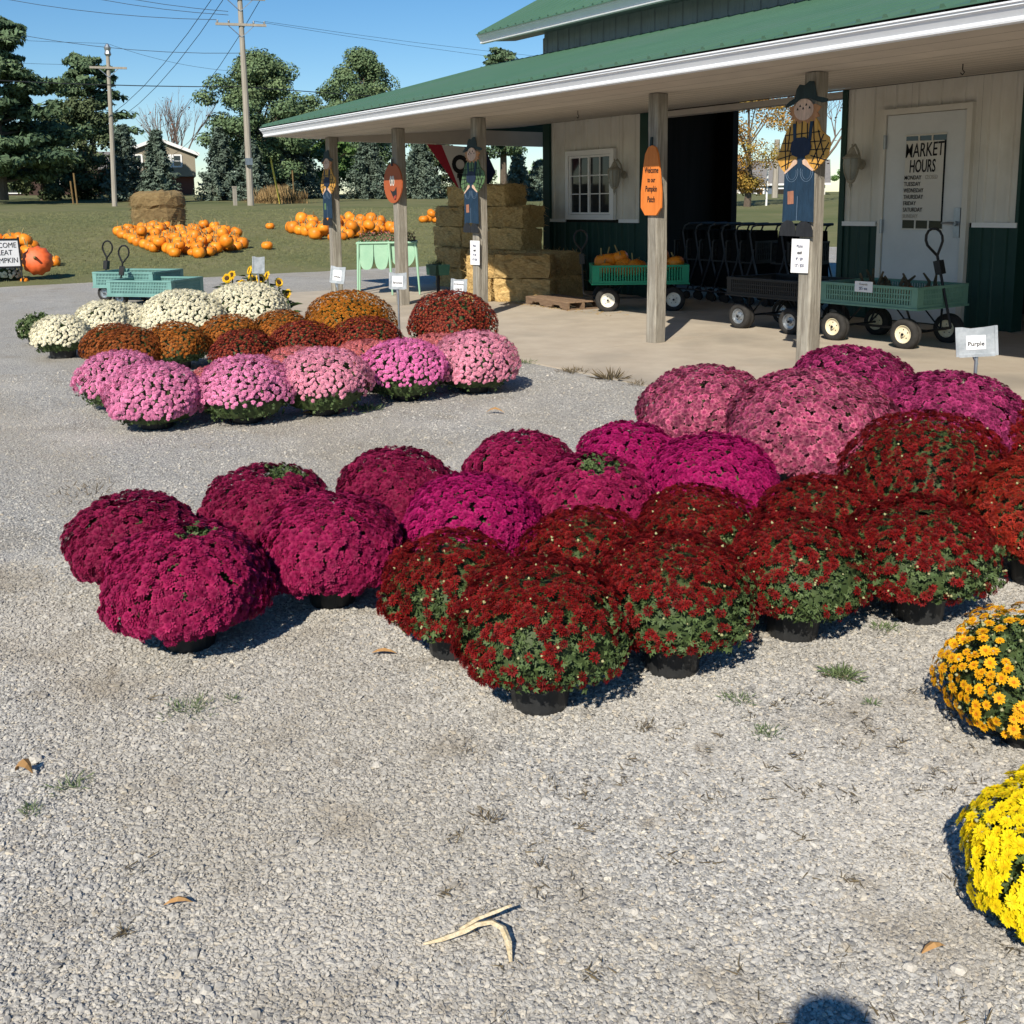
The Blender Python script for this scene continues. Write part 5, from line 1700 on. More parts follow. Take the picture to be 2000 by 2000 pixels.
def limbs(m, base, tips, r0, rng, start=0.35):
    """tapered trunk with limbs to each tip"""
    top = Vector(base) + Vector((0, 0, max(t[2] for t in tips) - base[2])) * 0.82
    ax = [Vector(base), Vector(base).lerp(top, 0.3) + Vector((0.1, 0.06, 0)), Vector(base).lerp(top, 0.65), top]
    m.tube(ax, [r0 * 1.25, r0 * 0.9, r0 * 0.55, r0 * 0.16], 7)
    for t_ in tips:
        t_ = Vector(t_)
        h = min(max((t_.z - base[2]) * 0.62, (top.z - base[2]) * start), (top.z - base[2]) * 0.9)
        s = Vector(base).lerp(top, h / (top.z - base[2]))
        mid = s.lerp(t_, 0.5) + Vector((0, 0, 0.25))
        m.tube([s, mid, t_], [r0 * 0.30, r0 * 0.18, r0 * 0.05], 5)


def broadleaf(x, y, gz, h, w, label, mat, seed, n=7000, size=0.26, open_=0.0, base=0.18, cl=44, grp=None, name='tree', skirt=1.0):
    rng = np.random.default_rng(seed)
    t = thing(name, label, 'tree', (x, y, gz - 0.05), 0, grp)
    n, size = int(n * 1.7), size * 0.78
    P, D, tips = [], [], []
    for i in range(cl):
        u = rng.uniform(-1, 1)
        a = rng.uniform(0, 6.28)
        s = math.sqrt(1 - u * u) * rng.uniform(0.15, 1.0)
        zz = base * h + (h - base * h) * (0.5 + 0.5 * u) * 0.93
        prof = (0.62 + 0.38 * math.sin((0.5 + 0.5 * u) * math.pi)) * (skirt if u < 0 else 1)
        c = np.array([s * math.cos(a) * w / 2 * prof, s * math.sin(a) * w / 2 * prof, zz])
        R_ = rng.uniform(0.09, 0.15) * (w + h) / 2 * (1 - 0.3 * open_)
        p, d = clump(c, (R_, R_, R_ * 0.62), n // cl, rng)
        P.append(p); D.append(d)
        if i % 3 == 0:
            tips.append(tuple(c))
    o = link('crown', leaves_mesh('crown', np.concatenate(P), np.concatenate(D), size, mat, rng), t)
    m = MB()
    limbs(m, (0, 0, 0), tips, h * 0.024, rng)
    part('trunk', m, 'bark', t, world=False)
    return t


def white_pine(x, y, gz, h, w, label, seed, n=14000, base=0.12, size=0.24, gaps=0.25, name='pine_tree', thin=False):
    """long level limbs ending in flat plates of needles"""
    rng = np.random.default_rng(seed)
    t = thing(name, label, 'tree', (x, y, gz - 0.05))
    m = MB()
    m.tube([(0, 0, 0), (0.05, 0, h * 0.4), (0, 0.05, h * 0.75), (0, 0, h * 0.98)], [h * 0.026, h * 0.02, h * 0.011, h * 0.003], 8)
    P, D = [], []
    lv = []
    z = base * h
    while z < h * 0.97:
        k = (z - base * h) / (h - base * h)
        R_ = w / 2 * (1 - k) ** 0.62 * (0.75 + 0.25 * math.sin(k * 23 + seed)) * (0.7 + 0.3 * min(1, k * 6))
        for b in range(5 if not thin else 4):
            if rng.random() < gaps:
                continue
            lv.append((z + rng.uniform(-0.2, 0.2), R_ * rng.uniform(0.65, 1.12) + 0.25, rng.uniform(0, 6.28)))
        z += h * 0.045
    for z, R_, a in lv:
        e = np.array([R_ * math.cos(a), R_ * math.sin(a), z + R_ * 0.16])
        m.tube([(0, 0, z), tuple(e * np.array([0.5, 0.5, 1]) - np.array([0, 0, R_ * 0.05])), tuple(e)], [0.05 + h * 0.003, 0.04, 0.012], 4)
        nn = max(3, int(R_ * 2.2))
        for q in range(nn):
            f = 0.35 + 0.65 * (q + 0.5) / nn
            c = np.array([e[0] * f, e[1] * f, z + R_ * 0.16 * f + 0.08]) + rng.normal(0, 0.22, 3) * np.array([1, 1, 0.4])
            rr_ = 0.28 + 0.24 * R_ * (0.5 + 0.5 * f) * 0.5
            p, d = clump(c, (rr_ * 1.25, rr_ * 1.25, rr_ * 0.42), max(12, int(n / len(lv) / nn)), rng)
            P.append(p); D.append(d)
    link('crown', leaves_mesh('crown', np.concatenate(P), np.concatenate(D), size, 'pineleaf', rng, 1.5), t)
    part('trunk', m, 'bark', t, world=False)
    return t


def spruce(x, y, gz, h, w, label, seed, n=6500, size=0.20, mat='spruceleaf', grp=None):
    n, size = int(n * 1.6), size * 0.8
    rng = np.random.default_rng(seed)
    t = thing('spruce_tree', label, 'tree', (x, y, gz - 0.05), 0, grp)
    m = MB().tube([(0, 0, 0), (0, 0, h * 0.97)], [h * 0.022, 0.01], 6)
    P, D = [], []
    lev = int(h / 0.30)
    for i in range(lev):
        k = i / lev
        z = 0.12 * h * 0.4 + k * h * 0.95
        R_ = w / 2 * (1 - k) ** 0.85 * rng.uniform(0.82, 1.1) + 0.05
        nb_ = max(5, int(13 * (1 - k)))
        for b in range(nb_):
            a = 6.283 * b / nb_ + rng.uniform(-0.3, 0.3)
            L = R_ * rng.uniform(0.75, 1.12)
            kk = max(4, int(n / lev / nb_))
            s = rng.random(kk) ** 0.6
            base_ = np.stack([s * L * math.cos(a), s * L * math.sin(a), z - 0.22 * L * s + 0.16 * L * s ** 3], 1)
            P.append(base_ + rng.normal(0, 0.075 + 0.02 * L, (kk, 3)))
            D.append(np.tile(np.array([math.cos(a) * 0.5, math.sin(a) * 0.5, 0.8]), (kk, 1)))
    link('crown', leaves_mesh('crown', np.concatenate(P), np.concatenate(D), size, mat, rng, 1.5), t)
    part('trunk', m, 'bark', t, world=False)
    return t


def gz_(x, y):
    return terr(x, y)


white_pine(-61.2, 10.0, gz_(-61.2, 10.0) + 0.2, 9.4, 10.5, 'huge dark white pine cut by the left edge of the picture', 1, 34000, base=0.10, gaps=0.08, size=0.26)
white_pine(-77.8, 18.7, gz_(-77.8, 18.7), 9.6, 8.0, 'tall open pine with flat limbs behind the smaller utility pole', 2, 9000, base=0.42, gaps=0.22, size=0.32)
broadleaf(-70.0, 16.2, gz_(-70, 16.2), 6.4, 6.6, 'dark dense tree behind the lower half of the smaller utility pole', 'darkleaf', 3, 9000, 0.27, base=0.05, skirt=1.3)
broadleaf(-68.0, 13.2, gz_(-68, 13.2), 4.2, 6.5, 'dark shaded tree clump right of the huge white pine', 'darkleaf', 33, 7000, 0.27, base=0.02, skirt=1.4)
broadleaf(-66.8, 26.6, gz_(-66.8, 26.6), 9.7, 8.0, 'big rounded oak rising behind the utility pole', 'oakleaf', 4, 34000, 0.26, open_=0.3, base=0.12, cl=110, skirt=1.15)
broadleaf(-75.6, 38.6, gz_(-75.6, 38.6), 11.6, 7.0, 'tall light green tree seen over the porch roof', 'oakleaf', 5, 27000, 0.27, open_=0.2, base=0.1, cl=90)
broadleaf(-77.0, 42.6, gz_(-77, 42.6), 8.3, 4.0, 'smaller yellow green tree right of the tall one over the porch roof', 'brightleaf', 55, 4000, 0.28, base=0.1, cl=24)
for args in ((-63.7, 17.0, 4.5, 3.0, 'grey brown spruce in front of the left end of the house', 11), (-61.3, 18.2, 4.2, 2.7, 'blue green spruce in front of the house gable', 12), (-64.1, 22.9, 4.6, 3.3, 'broad spruce between the house and the utility pole', 13),
             (-63.5, 24.6, 3.9, 3.4, 'spruce just right of the utility pole foot', 14), (-68.6, 30.0, 4.9, 3.6, 'blue spruce left of the far corner post', 15), (-65.6, 33.9, 4.6, 4.3, 'large blue spruce between the two far porch posts', 16), (-65.0, 37.6, 4.4, 4.0, 'shaded spruce left of the flag', 17),
             (-58.1, 41.2, 3.4, 2.6, 'blue spruce beyond the straw bale tower', 18), (-57.6, 42.6, 2.8, 2.2, 'short blue spruce right of the one beyond the straw bale tower', 19), (-66.5, 27.6, 4.0, 3.6, 'low spruce behind the dry grass', 20)):
    x, y, h, w, lab, sd_ = args
    spruce(x, y, gz_(x, y), h, w, lab, sd_, grp='spruces at the back of the lawn')
broadleaf(-72.1, 34.3, gz_(-72.1, 34.3), 5.6, 4.6, 'bright green leafy tree between the first two porch posts', 'brightleaf', 6, 6000, 0.28, base=0.02)
broadleaf(-67.5, 40.5, gz_(-67.5, 40.5), 4.4, 6.4, 'dark leafy thicket behind the flag', 'darkleaf', 7, 7000, 0.26, base=0.0, skirt=1.3)
broadleaf(-70.0, 45.0, gz_(-70, 45), 3.4, 5.0, 'low dark thicket right of the flag', 'darkleaf', 71, 4000, 0.26, base=0.0, skirt=1.3)
broadleaf(-74.0, 31.5, gz_(-74, 31.5), 7.0, 6.0, 'dark green tree filling the gap right of the big oak', 'oakleaf', 81, 9000, 0.27, base=0.05, cl=60, skirt=1.2)
broadleaf(-66.0, 49.3, gz_(-66, 49.3), 3.0, 3.4, 'light green bush at the wall corner far across the lawn', 'brightleaf', 8, 3500, 0.24, base=0.0)
white_pine(-54.3, 37.4, gz_(-54.3, 37.4), 9.4, 5.2, 'slender pine with a bare trunk beyond the straw bale tower', 9, 6500, base=0.30, gaps=0.25, thin=True, size=0.24)
broadleaf(-40.2, 44.0, gz_(-40.2, 44), 7.2, 6.6, 'autumn tree turning gold and green seen through the barn doorway', 'autumnleaf', 41, 8000, 0.17, base=0.16, cl=50)
broadleaf(-46.5, 62.0, gz_(-46.5, 62), 3.2, 3.4, 'green bush by the right jamb seen through the barn doorway', 'brightleaf', 42, 4500, 0.22, base=0.0)


def bare_tree(x, y, gz, h, label, seed, mat, spread=0.5, leaf=0):
    rng = random.Random(seed)
    t = thing('bare_tree', label, 'tree', (x, y, gz))
    m = MB()
    tips = []

    def grow(p, d, L, r, lv):
        q = p + d * L
        m.tube([p, p.lerp(q, 0.5) + Vector((rng.uniform(-1, 1), rng.uniform(-1, 1), 0)) * L * 0.05, q], [r, r * 0.8, r * 0.6], 5 if lv < 2 else 3, cap=False)
        tips.append(tuple(q))
        if lv >= 5:
            return
        for _ in range(3 if lv < 3 else 2):
            e = (d + Vector((rng.uniform(-1, 1), rng.uniform(-1, 1), rng.uniform(-0.1, 0.5))) * spread).normalized()
            grow(q if rng.random() < 0.7 else p.lerp(q, 0.7), e, L * rng.uniform(0.6, 0.85), r * 0.58, lv + 1)
    for a in range(3):
        grow(Vector((0, 0, 0)), Vector((rng.uniform(-0.25, 0.25), rng.uniform(-0.25, 0.25), 1)).normalized(), h * 0.3, h * 0.018, 0)
    part('branches', m, mat, t, world=False)
    if leaf:
        nr = np.random.default_rng(seed)
        P = np.array([tips[i] for i in nr.integers(0, len(tips), leaf)]) + nr.normal(0, 0.15, (leaf, 3))
        link('crown', leaves_mesh('crown', P, np.tile(np.array([0, 0, 1.0]), (leaf, 1)), 0.2, 'rustleaf', nr), t)


bare_tree(-90.8, 28.2, 2.4, 9.2, 'bare leafless tree behind the house roof', 1, 'pale_bark', 0.42, 120)
bare_tree(-38.0, 47.2, gz_(-38, 47.2), 7.6, 'nearly bare reddish tree at the right of the barn doorway view', 5, 'pale_bark', 0.55, 240)
rr = np.random.default_rng(14)
P = np.stack([-57.0 + rr.normal(0, 0.8, 2200), 23.6 + rr.normal(0, 0.75, 2200), np.zeros(2200)], 1)
V, T = scatter(np.array([(-0.03, 0, 0), (0.03, 0, 0), (0.05, 0, 0.9), (0.16, 0.0, 1.25)]), np.array([(0, 1, 2), (0, 2, 3)]), P + np.array([0, 0, 1.62]), frames(np.array([[0, 0, 1.0]]) + rr.normal(0, 0.16, (2200, 3)), rr), rr.uniform(0.25, 0.95, 2200) * np.exp(-((P[:, 1] - 23.6) / 1.5) ** 2))
o = link('dry_grass_clump', npmesh('dry_grass_clump', V, T, 'drygrass', r=np.repeat(rr.random(2200), 2)))
setp(o, label='patch of tall dry ornamental grass at the foot of the utility pole', category='grass clump')

# ------------------------------------------------------------------ utility poles and wires
t = thing('utility_pole', 'tall weathered utility pole with two crossarms in front of the big oak', 'utility pole', (-52.82, 20.36, 1.45))
part('pole', MB().tube([(-52.82, 20.36, 1.45), (-52.82, 20.37, 7), (-52.84, 20.33, 13.0)], [0.175, 0.155, 0.12], 10), 'pole', t)


def crossarm(t, y, z, x=-52.84):
    d = Vector((0.32, 0.95, 0)).normalized()
    c = Vector((x + 0.12, y - 0.04, z))
    M = Matrix.Translation(c) @ d.to_track_quat('X', 'Z').to_matrix().to_4x4()
    part('crossarm', MB().box((-1.25, -0.05, -0.06), (1.25, 0.05, 0.06), 0, M), 'pole', t)
    m = MB()
    for s in (-1, 1):
        m.tube([c + d * s * 0.62 - Vector((0, 0, 0.06)), c - Vector((0, 0, 0.62))], 0.025, 4)
    part('brace', m, 'chrome', t)
    m = MB()
    for u in (-1.15, -0.6, 0.62, 1.15):
        p = c + d * u + Vector((0, 0, 0.06))
        m.lathe([(0.03, 0), (0.06, 0.03), (0.035, 0.06), (0.06, 0.09), (0.03, 0.14), (0.0, 0.15)], 6, 0, Matrix.Translation(p), False)
    part('insulator', m, 'chrome', t)
    return [c + d * u + Vector((0, 0, 0.2)) for u in (-1.15, -0.6, 0.62, 1.15)]


armA = crossarm(t, 20.33, 10.58)
armB = crossarm(t, 20.33, 11.85)
part('junction_box', MB().box((-52.66, 20.1, 3.6), (-52.5, 20.45, 3.95)), 'chrome', t)
t = thing('utility_pole', 'smaller utility pole with one crossarm standing before the open pine', 'utility pole', (-54.02, 13.80, 1.5))
part('pole', MB().tube([(-54.02, 13.8, 1.45), (-54.0, 13.9, 5), (-53.97, 13.98, 9.1)], [0.125, 0.11, 0.085], 9), 'pole', t)
d = Vector((0.30, 0.95, 0)).normalized()
c = Vector((-53.87, 13.93, 8.2))
part('crossarm', MB().box((-0.85, -0.04, -0.05), (0.85, 0.04, 0.05), 0, Matrix.Translation(c) @ d.to_track_quat('X', 'Z').to_matrix().to_4x4()), 'pole', t)
m = MB()
for s in (-1, 1):
    m.tube([c + d * s * 0.5, c - Vector((0, 0, 0.45))], 0.02, 4)
part('brace', m, 'chrome', t)
part('pole_top_hardware', MB().lathe([(0.1, 0), (0.17, 0.1), (0.13, 0.25), (0.17, 0.4), (0.08, 0.55), (0.0, 0.6)], 8, 0, Matrix.Translation((-53.97, 13.98, 8.75)), True), 'chrome', t)
farC = [c + d * u + Vector((0, 0, 0.1)) for u in (-0.8, 0.8)]
P2T = Vector((-53.97, 13.98, 9.35))


def wire(a, b, sag, label, r=0.016, n=12):
    a, b = Vector(a), Vector(b)
    pts = []
    for i in range(n + 1):
        f = i / n
        p = a.lerp(b, f)
        p.z -= sag * 4 * f * (1 - f)
        pts.append(p)
    solo('power_line', MB().tube(pts, r, 4, cap=False), 'wire', label, 'cable', group='overhead wires')


wire(armA[0], (-72, 3.0, 16.0), 0.9, 'overhead wire running from the left end of the lower crossarm to the upper left')
wire(armA[1] + Vector((0, 0, 0.25)), (-70, 5.5, 17.0), 0.9, 'overhead wire of the upper left pair, lower one')
wire(armA[1] + Vector((0, 0, 0.42)), (-70, 5.7, 17.6), 0.9, 'overhead wire of the upper left pair, upper one')
wire((-52.8, 20.3, 9.2), (-74, 4.0, 14.6), 1.1, 'long sagging wire from below the crossarms to the huge pine')
wire((-52.9, 20.3, 7.55), (-52.5, -8, 7.9), 0.5, 'thick dark cable running left from the utility pole', 0.028)
wire((-52.8, 20.3, 7.55), (-60, 75, 9.5), 0.6, 'thick dark cable running right behind the roof', 0.028)
for k, (s_, e) in enumerate(((armB[0], (-118, 22.5, 10.5)), (armB[1], (-118, 24.0, 10.5)), (armB[3], (-118, 30.5, 10.5)), (Vector((-52.8, 20.4, 9.3)), (-118, 32.5, 8.6)))):
    wire(s_, e, 3.4, ('first', 'second', 'third', 'fourth')[k] + ' wire from the left sagging away from the pole toward the bare tree')
wire(armA[3], (-62, 80, 13.2), 0.9, 'faint wire running right from the crossarm over the oak, upper one', 0.010)
wire(armA[2], (-62, 80, 12.2), 0.9, 'faint wire running right from the crossarm over the oak, lower one', 0.010)
wire(P2T, (-50, -14, 9.4), 0.5, 'upper faint wire from the smaller pole to the left edge', 0.009)
wire(farC[0], (-50, -14, 8.6), 0.5, 'lower faint wire from the smaller pole to the left edge', 0.009)
wire(P2T, (-52.9, 20.2, 8.3), 0.25, 'faint wire between the two utility poles', 0.009)
t = thing('guy_wire', 'steel guy wire with a yellow guard at the foot of the utility pole', 'cable', (-54.6, 22.4, 1.5))
part('cable', MB().tube([(-52.84, 20.35, 9.3), (-54.4, 22.2, 3.9)], 0.012, 4), 'wire', t)
part('guard', MB().tube([(-54.4, 22.2, 4.1), (-55.1, 22.95, 1.45)], 0.05, 6), mk('yellow_guard', (0.62, 0.50, 0.10)), t)
for i, (x, y, z) in enumerate(((-60.0, 25.9, 3.6), (-58.2, 13.0, 3.3), (-58.6, 12.9, 2.9))):
    solo('marker_stake', MB().tube([(x, y, 1.5), (x + 0.1, y - 0.1, z)], 0.04, 5), MT['drygrass'], ('dry yellow stake standing right of the guy wire', 'tan stake left of the smaller utility pole', 'thin grey stake farthest left of the smaller utility pole')[i], 'stake')
solo('utility_pedestal', MB().box((-53.2, 19.55, 1.4), (-53.05, 19.72, 2.45)).box((-53.22, 19.53, 2.453), (-53.03, 19.74, 2.53)), 'pole', 'short grey post beside the foot of the tall utility pole', 'post', (-53.1, 19.6, 1.4))

# ------------------------------------------------------------------ houses
MT['tan_siding'] = mk('tan_siding', (0.30, 0.265, 0.20), (0.27, 0.235, 0.175), ns=2, rough=0.8)
MT['brick'] = mk('brick_wall', (0.22, 0.085, 0.055), (0.17, 0.065, 0.045), ns=30, rough=0.9)
MT['shaded_brick'] = mk('shaded_brick', (0.075, 0.045, 0.036), (0.055, 0.035, 0.03), ns=30, rough=0.9)  # brick darkened in colour to paint in the shade on the house wing
MT['shingle'] = mk('grey_shingles', (0.17, 0.16, 0.155), (0.21, 0.20, 0.19), ns=8, rough=0.9)
MT['grey_siding'] = mk('grey_blue_siding', (0.10, 0.13, 0.17), rough=0.8)
H0 = Vector((-83.6, 28.06, 0))
hx = Vector((-0.285, -0.958, 0)).normalized()     # along the gable, from its right eave to the left
hb = Vector((-0.958, 0.285, 0)).normalized()      # into the house
ht = thing('house', 'tan split level house with white gable trim and brick base behind the spruces', 'house', (-83.6, 28.06, 2.2))
fn = lambda u, v, d: tuple(H0 + hx * u + hb * d + Vector((0, 0, v)))
part('gable_wall', MB().prism([(0.25, 3.90), (5.75, 3.90), (5.75, 5.70), (3.0, 6.72), (0.25, 5.66)], fn, 0.0, 7.0), 'tan_siding', ht)
part('brick_base', MB().prism([(0.4, 1.9), (5.75, 1.9), (5.75, 3.88), (0.4, 3.88)], fn, 0.35, 6.9), 'brick', ht)
for a, b in (((-0.1, 5.60), (3.0, 6.80)), ((3.0, 6.80), (6.1, 5.60))):
    part('roof', MB().prism([a, b, (b[0], b[1] + 0.10), (a[0], a[1] + 0.10)], fn, -0.30, 7.3), 'shingle', ht)
    part('rake_trim', MB().prism([(a[0], a[1] - 0.13), (b[0], b[1] - 0.13), (b[0], b[1] + 0.13), (a[0], a[1] + 0.13)], fn, -0.34, -0.303), 'trim_white', ht)
for u0 in (1.25, 4.2):
    w_ = part('window', MB().prism([(u0 + 0.12, 4.72), (u0 + 0.62, 4.72), (u0 + 0.62, 5.50), (u0 + 0.12, 5.50)], fn, -0.03, -0.005), 'glass', ht)
    m = MB()
    m.ribbon([(u0 + 0.06, 4.66), (u0 + 0.68, 4.66)], 0.12, fn, -0.06, -0.031).ribbon([(u0 + 0.06, 5.56), (u0 + 0.68, 5.56)], 0.12, fn, -0.06, -0.031).ribbon([(u0 + 0.05, 4.7), (u0 + 0.05, 5.5)], 0.13, fn, -0.061, -0.031).ribbon([(u0 + 0.69, 4.7), (u0 + 0.69, 5.5)], 0.13, fn, -0.061, -0.031).ribbon([(u0 + 0.1, 5.1), (u0 + 0.64, 5.1)], 0.05, fn, -0.055, -0.031)
    part('frame', m, 'trim_white', w_)
    part('shutter', MB().prism([(u0 + 0.78, 4.6), (u0 + 1.05, 4.6), (u0 + 1.05, 5.62), (u0 + 0.78, 5.62)], fn, -0.04, -0.005), 'trim_white', ht)
part('wing_wall', MB().prism([(5.76, 1.9), (15.5, 1.9), (15.5, 4.4), (5.76, 4.4)], fn, 0.8, 7.0), 'shaded_brick', ht)
part('wing_roof', MB().prism([(5.76, 4.45), (15.9, 4.45), (15.9, 4.55), (5.76, 4.55)], fn, 0.2, 1.2).add([fn(5.76, 4.55, 0.2), fn(15.9, 4.55, 0.2), fn(15.9, 6.0, 4.0), fn(5.76, 6.0, 4.0), fn(15.9, 4.55, 7.3), fn(5.76, 4.55, 7.3)], [(0, 1, 2, 3), (3, 2, 4, 5)]), 'shingle', ht)
for u0 in (8.0, 10.4, 13.2):
    w_ = part('window', MB().prism([(u0, 2.7), (u0 + 0.9, 2.7), (u0 + 0.9, 3.8), (u0, 3.8)], fn, 0.76, 0.795), 'glass', ht)
    m = MB()
    m.ribbon([(u0, 2.68), (u0 + 0.9, 2.68)], 0.08, fn, 0.72, 0.758).ribbon([(u0, 3.82), (u0 + 0.9, 3.82)], 0.08, fn, 0.72, 0.758).ribbon([(u0, 2.7), (u0, 3.8)], 0.08, fn, 0.721, 0.758).ribbon([(u0 + 0.9, 2.7), (u0 + 0.9, 3.8)], 0.08, fn, 0.721, 0.758)
    part('frame', m, 'trim_white', w_)

G0 = Vector((-75.6, 79.95, 0))
gx = Vector((0.765, 0.644, 0)).normalized()
gb = Vector((-0.644, 0.765, 0)).normalized()
gt = thing('garage_house', 'low house with grey roof and open white framed garage doors seen through the barn doorway', 'house', (-75.6, 79.95, 1.2))
fn = lambda u, v, d: tuple(G0 + gx * u + gb * d + Vector((0, 0, v)))
part('wall', MB().prism([(0.2, 0.9), (9.5, 0.9), (9.5, 3.1), (0.2, 3.1)], fn, 0.4, 8.0), 'white_metal', gt)
part('roof', MB().add([fn(0, 3.12, 0), fn(10, 3.12, 0), fn(10, 5.6, 4.2), fn(0, 5.6, 4.2), fn(10, 3.12, 8.4), fn(0, 3.12, 8.4)], [(0, 1, 2, 3), (3, 2, 4, 5), (0, 3, 5), (1, 4, 2)]), 'shingle', gt)
part('fascia', MB().prism([(0.0, 2.98), (10.0, 2.98), (10.0, 3.16), (0.0, 3.16)], fn, -0.04, -0.005), 'trim_white', gt)
part('siding', MB().prism([(3.55, 0.9), (4.5, 0.9), (4.5, 2.97), (3.55, 2.97)], fn, 0.36, 0.395), 'grey_siding', gt)
for u0, u1 in ((1.1, 3.5), (4.7, 7.4)):
    d_ = part('garage_door', MB().prism([(u0, 0.9), (u1, 0.9), (u1, 2.65), (u0, 2.65)], fn, 0.34, 0.39), 'dark_wood', gt)
    m = MB()
    m.ribbon([(u0, 0.9), (u0, 2.7)], 0.16, fn, 0.28, 0.335).ribbon([(u1, 0.9), (u1, 2.7)], 0.16, fn, 0.28, 0.335).ribbon([(u0, 2.7), (u1, 2.7)], 0.16, fn, 0.282, 0.336)
    part('frame', m, 'trim_white', d_)
t = thing('parked_car', 'white car parked at the left garage door seen through the barn doorway', 'car', (-73.6, 81.4, 1.2))
fn2 = lambda u, v, d: tuple(G0 + gx * (1.55 + u) + gb * (d - 1.6) + Vector((0, 0, 1.15 + v)))
part('body', MB().prism([(0, 0.2), (1.55, 0.2), (1.6, 0.55), (1.5, 0.78), (0.05, 0.78), (-0.03, 0.5)], fn2, 0, 3.2), 'trim_white', t)
part('cabin', MB().prism([(0.12, 0.781), (1.44, 0.781), (1.28, 1.12), (0.28, 1.12)], fn2, 0.7, 2.4), 'trim_white', t)
part('rear_window', MB().prism([(0.24, 0.82), (1.32, 0.82), (1.2, 1.06), (0.36, 1.06)], fn2, 0.66, 0.698), 'glass', t)
for u, d in ((0.12, 0.5), (1.42, 0.5), (0.12, 2.6), (1.42, 2.6)):
    part('wheel', MB().lathe([(0.0, -0.1), (0.27, -0.1), (0.29, 0.0), (0.27, 0.1), (0.0, 0.1)], 12, 0, Matrix.Translation(fn2(u, 0.25, d)) @ gx.to_track_quat('Z', 'Y').to_matrix().to_4x4(), False), 'rubber', t)
solo('utility_pole', MB().tube([(-49.2, 56.6, 1.4), (-49.2, 56.7, 5.6)], [0.22, 0.18], 8), 'pole', 'thick pale pole before the grey roofed garage house', 'utility pole', (-49.2, 56.6, 1.4))
solo('flag_pole', MB().tube([(-39.7, 45.0, 1.1), (-39.65, 45.0, 3.6)], 0.055, 8), 'trim_white', 'thin white pole left of the thick pole in the barn doorway view', 'pole', (-39.7, 45, 1.1))


# ------------------------------------------------------------------ plant signs on stakes
CR_ = Vector(CR).normalized()


def stake_sign(x, y, zc, w, h, face, lines, label, tilt=0.0, roll=0.0, inset=(0.5, 0.52), mat='zinc_sheet', th=0.05, back=False):
    """metal envelope holding a printed card on a steel stake; face = heading of the sign's normal"""
    t = thing('plant_sign', label, 'plant sign', (x, y, 0), 0, 'variety signs among the mums')
    n = Vector((math.cos(face), math.sin(face), 0))
    u = Vector((-n.y, n.x, 0))
    up = Vector((0, 0, 1)) * math.cos(tilt) - n * math.sin(tilt)
    u, up = (u * math.cos(roll) + up * math.sin(roll)), (up * math.cos(roll) - u * math.sin(roll))
    nn = u.cross(up)
    c = Vector((x, y, zc))
    fn = lambda a, b, d: tuple(c + u * a + up * b + nn * d)
    rr_ = random.Random(int(x * 100))
    m = MB()
    e = [(-w / 2, -h / 2), (-w * 0.1, -h / 2 - 0.004), (w / 2, -h / 2), (w / 2 + 0.002, 0), (w / 2, h / 2), (w * 0.2, h / 2 - 0.006), (-w * 0.15, h / 2 - 0.010), (-w * 0.35, h / 2 - 0.001), (-w / 2, h / 2), (-w / 2 - 0.002, 0)]
    m.prism(e, fn, 0, 0.010)
    for a in (-1, 1):
        m.prism([(a * w * 0.5 - 0.008, -h / 2), (a * w * 0.5 + 0.008, -h / 2), (a * w * 0.5 + 0.008, h / 2), (a * w * 0.5 - 0.008, h / 2)], fn, -0.003, 0.016)
    m.prism([(-w * 0.46, -h / 2 - 0.005), (w * 0.46, -h / 2 - 0.005), (w * 0.46, -h / 2 + 0.012), (-w * 0.46, -h / 2 + 0.012)], fn, -0.002, 0.015)
    part('holder', m, mat, t)
    part('stake', MB().tube([fn(0, -h / 2 + 0.02, -0.004), (c.x, c.y, 0.02)], 0.010, 6).tube([fn(-0.018, -h / 2, -0.004), fn(0, -h / 2 - 0.05, -0.004)], 0.008, 5), 'chrome', t)
    if not back:
        cw, ch = w * inset[0], h * inset[1]
        cx, cy = -w * 0.02, -h * 0.04
        part('card', MB().prism([(cx - cw / 2, cy - ch / 2), (cx + cw / 2, cy - ch / 2), (cx + cw / 2, cy + ch / 2), (cx - cw / 2, cy + ch / 2)], fn, 0.0105, 0.0125), 'paper', t)
        for i, (s_, hh_) in enumerate(lines):
            yy_ = cy - ch * 0.22 if len(lines) == 1 else cy + ch * (0.18 - 0.42 * i)
            text(s_, hh_, fn(cx + 0.0, yy_, 0.014), u, up, t, bold=0.01)


stake_sign(-3.22, 5.40, 0.715, 0.200, 0.165, rad(-52), [('Purple', 0.024)], 'grey metal plant sign with a white card reading Purple at the right', 0.0, rad(5), (0.50, 0.48))
stake_sign(-8.69, 4.76, 0.79, 0.150, 0.155, rad(-35), [('Bronze', 0.021)], 'metal plant sign reading Bronze on a tall stake before the second post', 0.0, rad(-2), (0.66, 0.64))
stake_sign(-10.85, 5.17, 0.72, 0.155, 0.19, rad(-40), [('White', 0.022)], 'tilted metal plant sign reading White in front of the far corner post', 0.05, rad(-7), (0.62, 0.62))
stake_sign(-8.95, 5.60, 0.675, 0.150, 0.155, rad(-30), [('Crimson', 0.020), ('w/gold', 0.020)], 'metal plant sign reading Crimson w/gold behind the big dark red mum', 0.0, rad(-3), (0.66, 0.74))
stake_sign(-12.10, 4.72, 0.80, 0.13, 0.20, rad(-20), [], 'blank grey plant sign seen from its back among the sunflowers', 0.0, rad(-3), back=True)

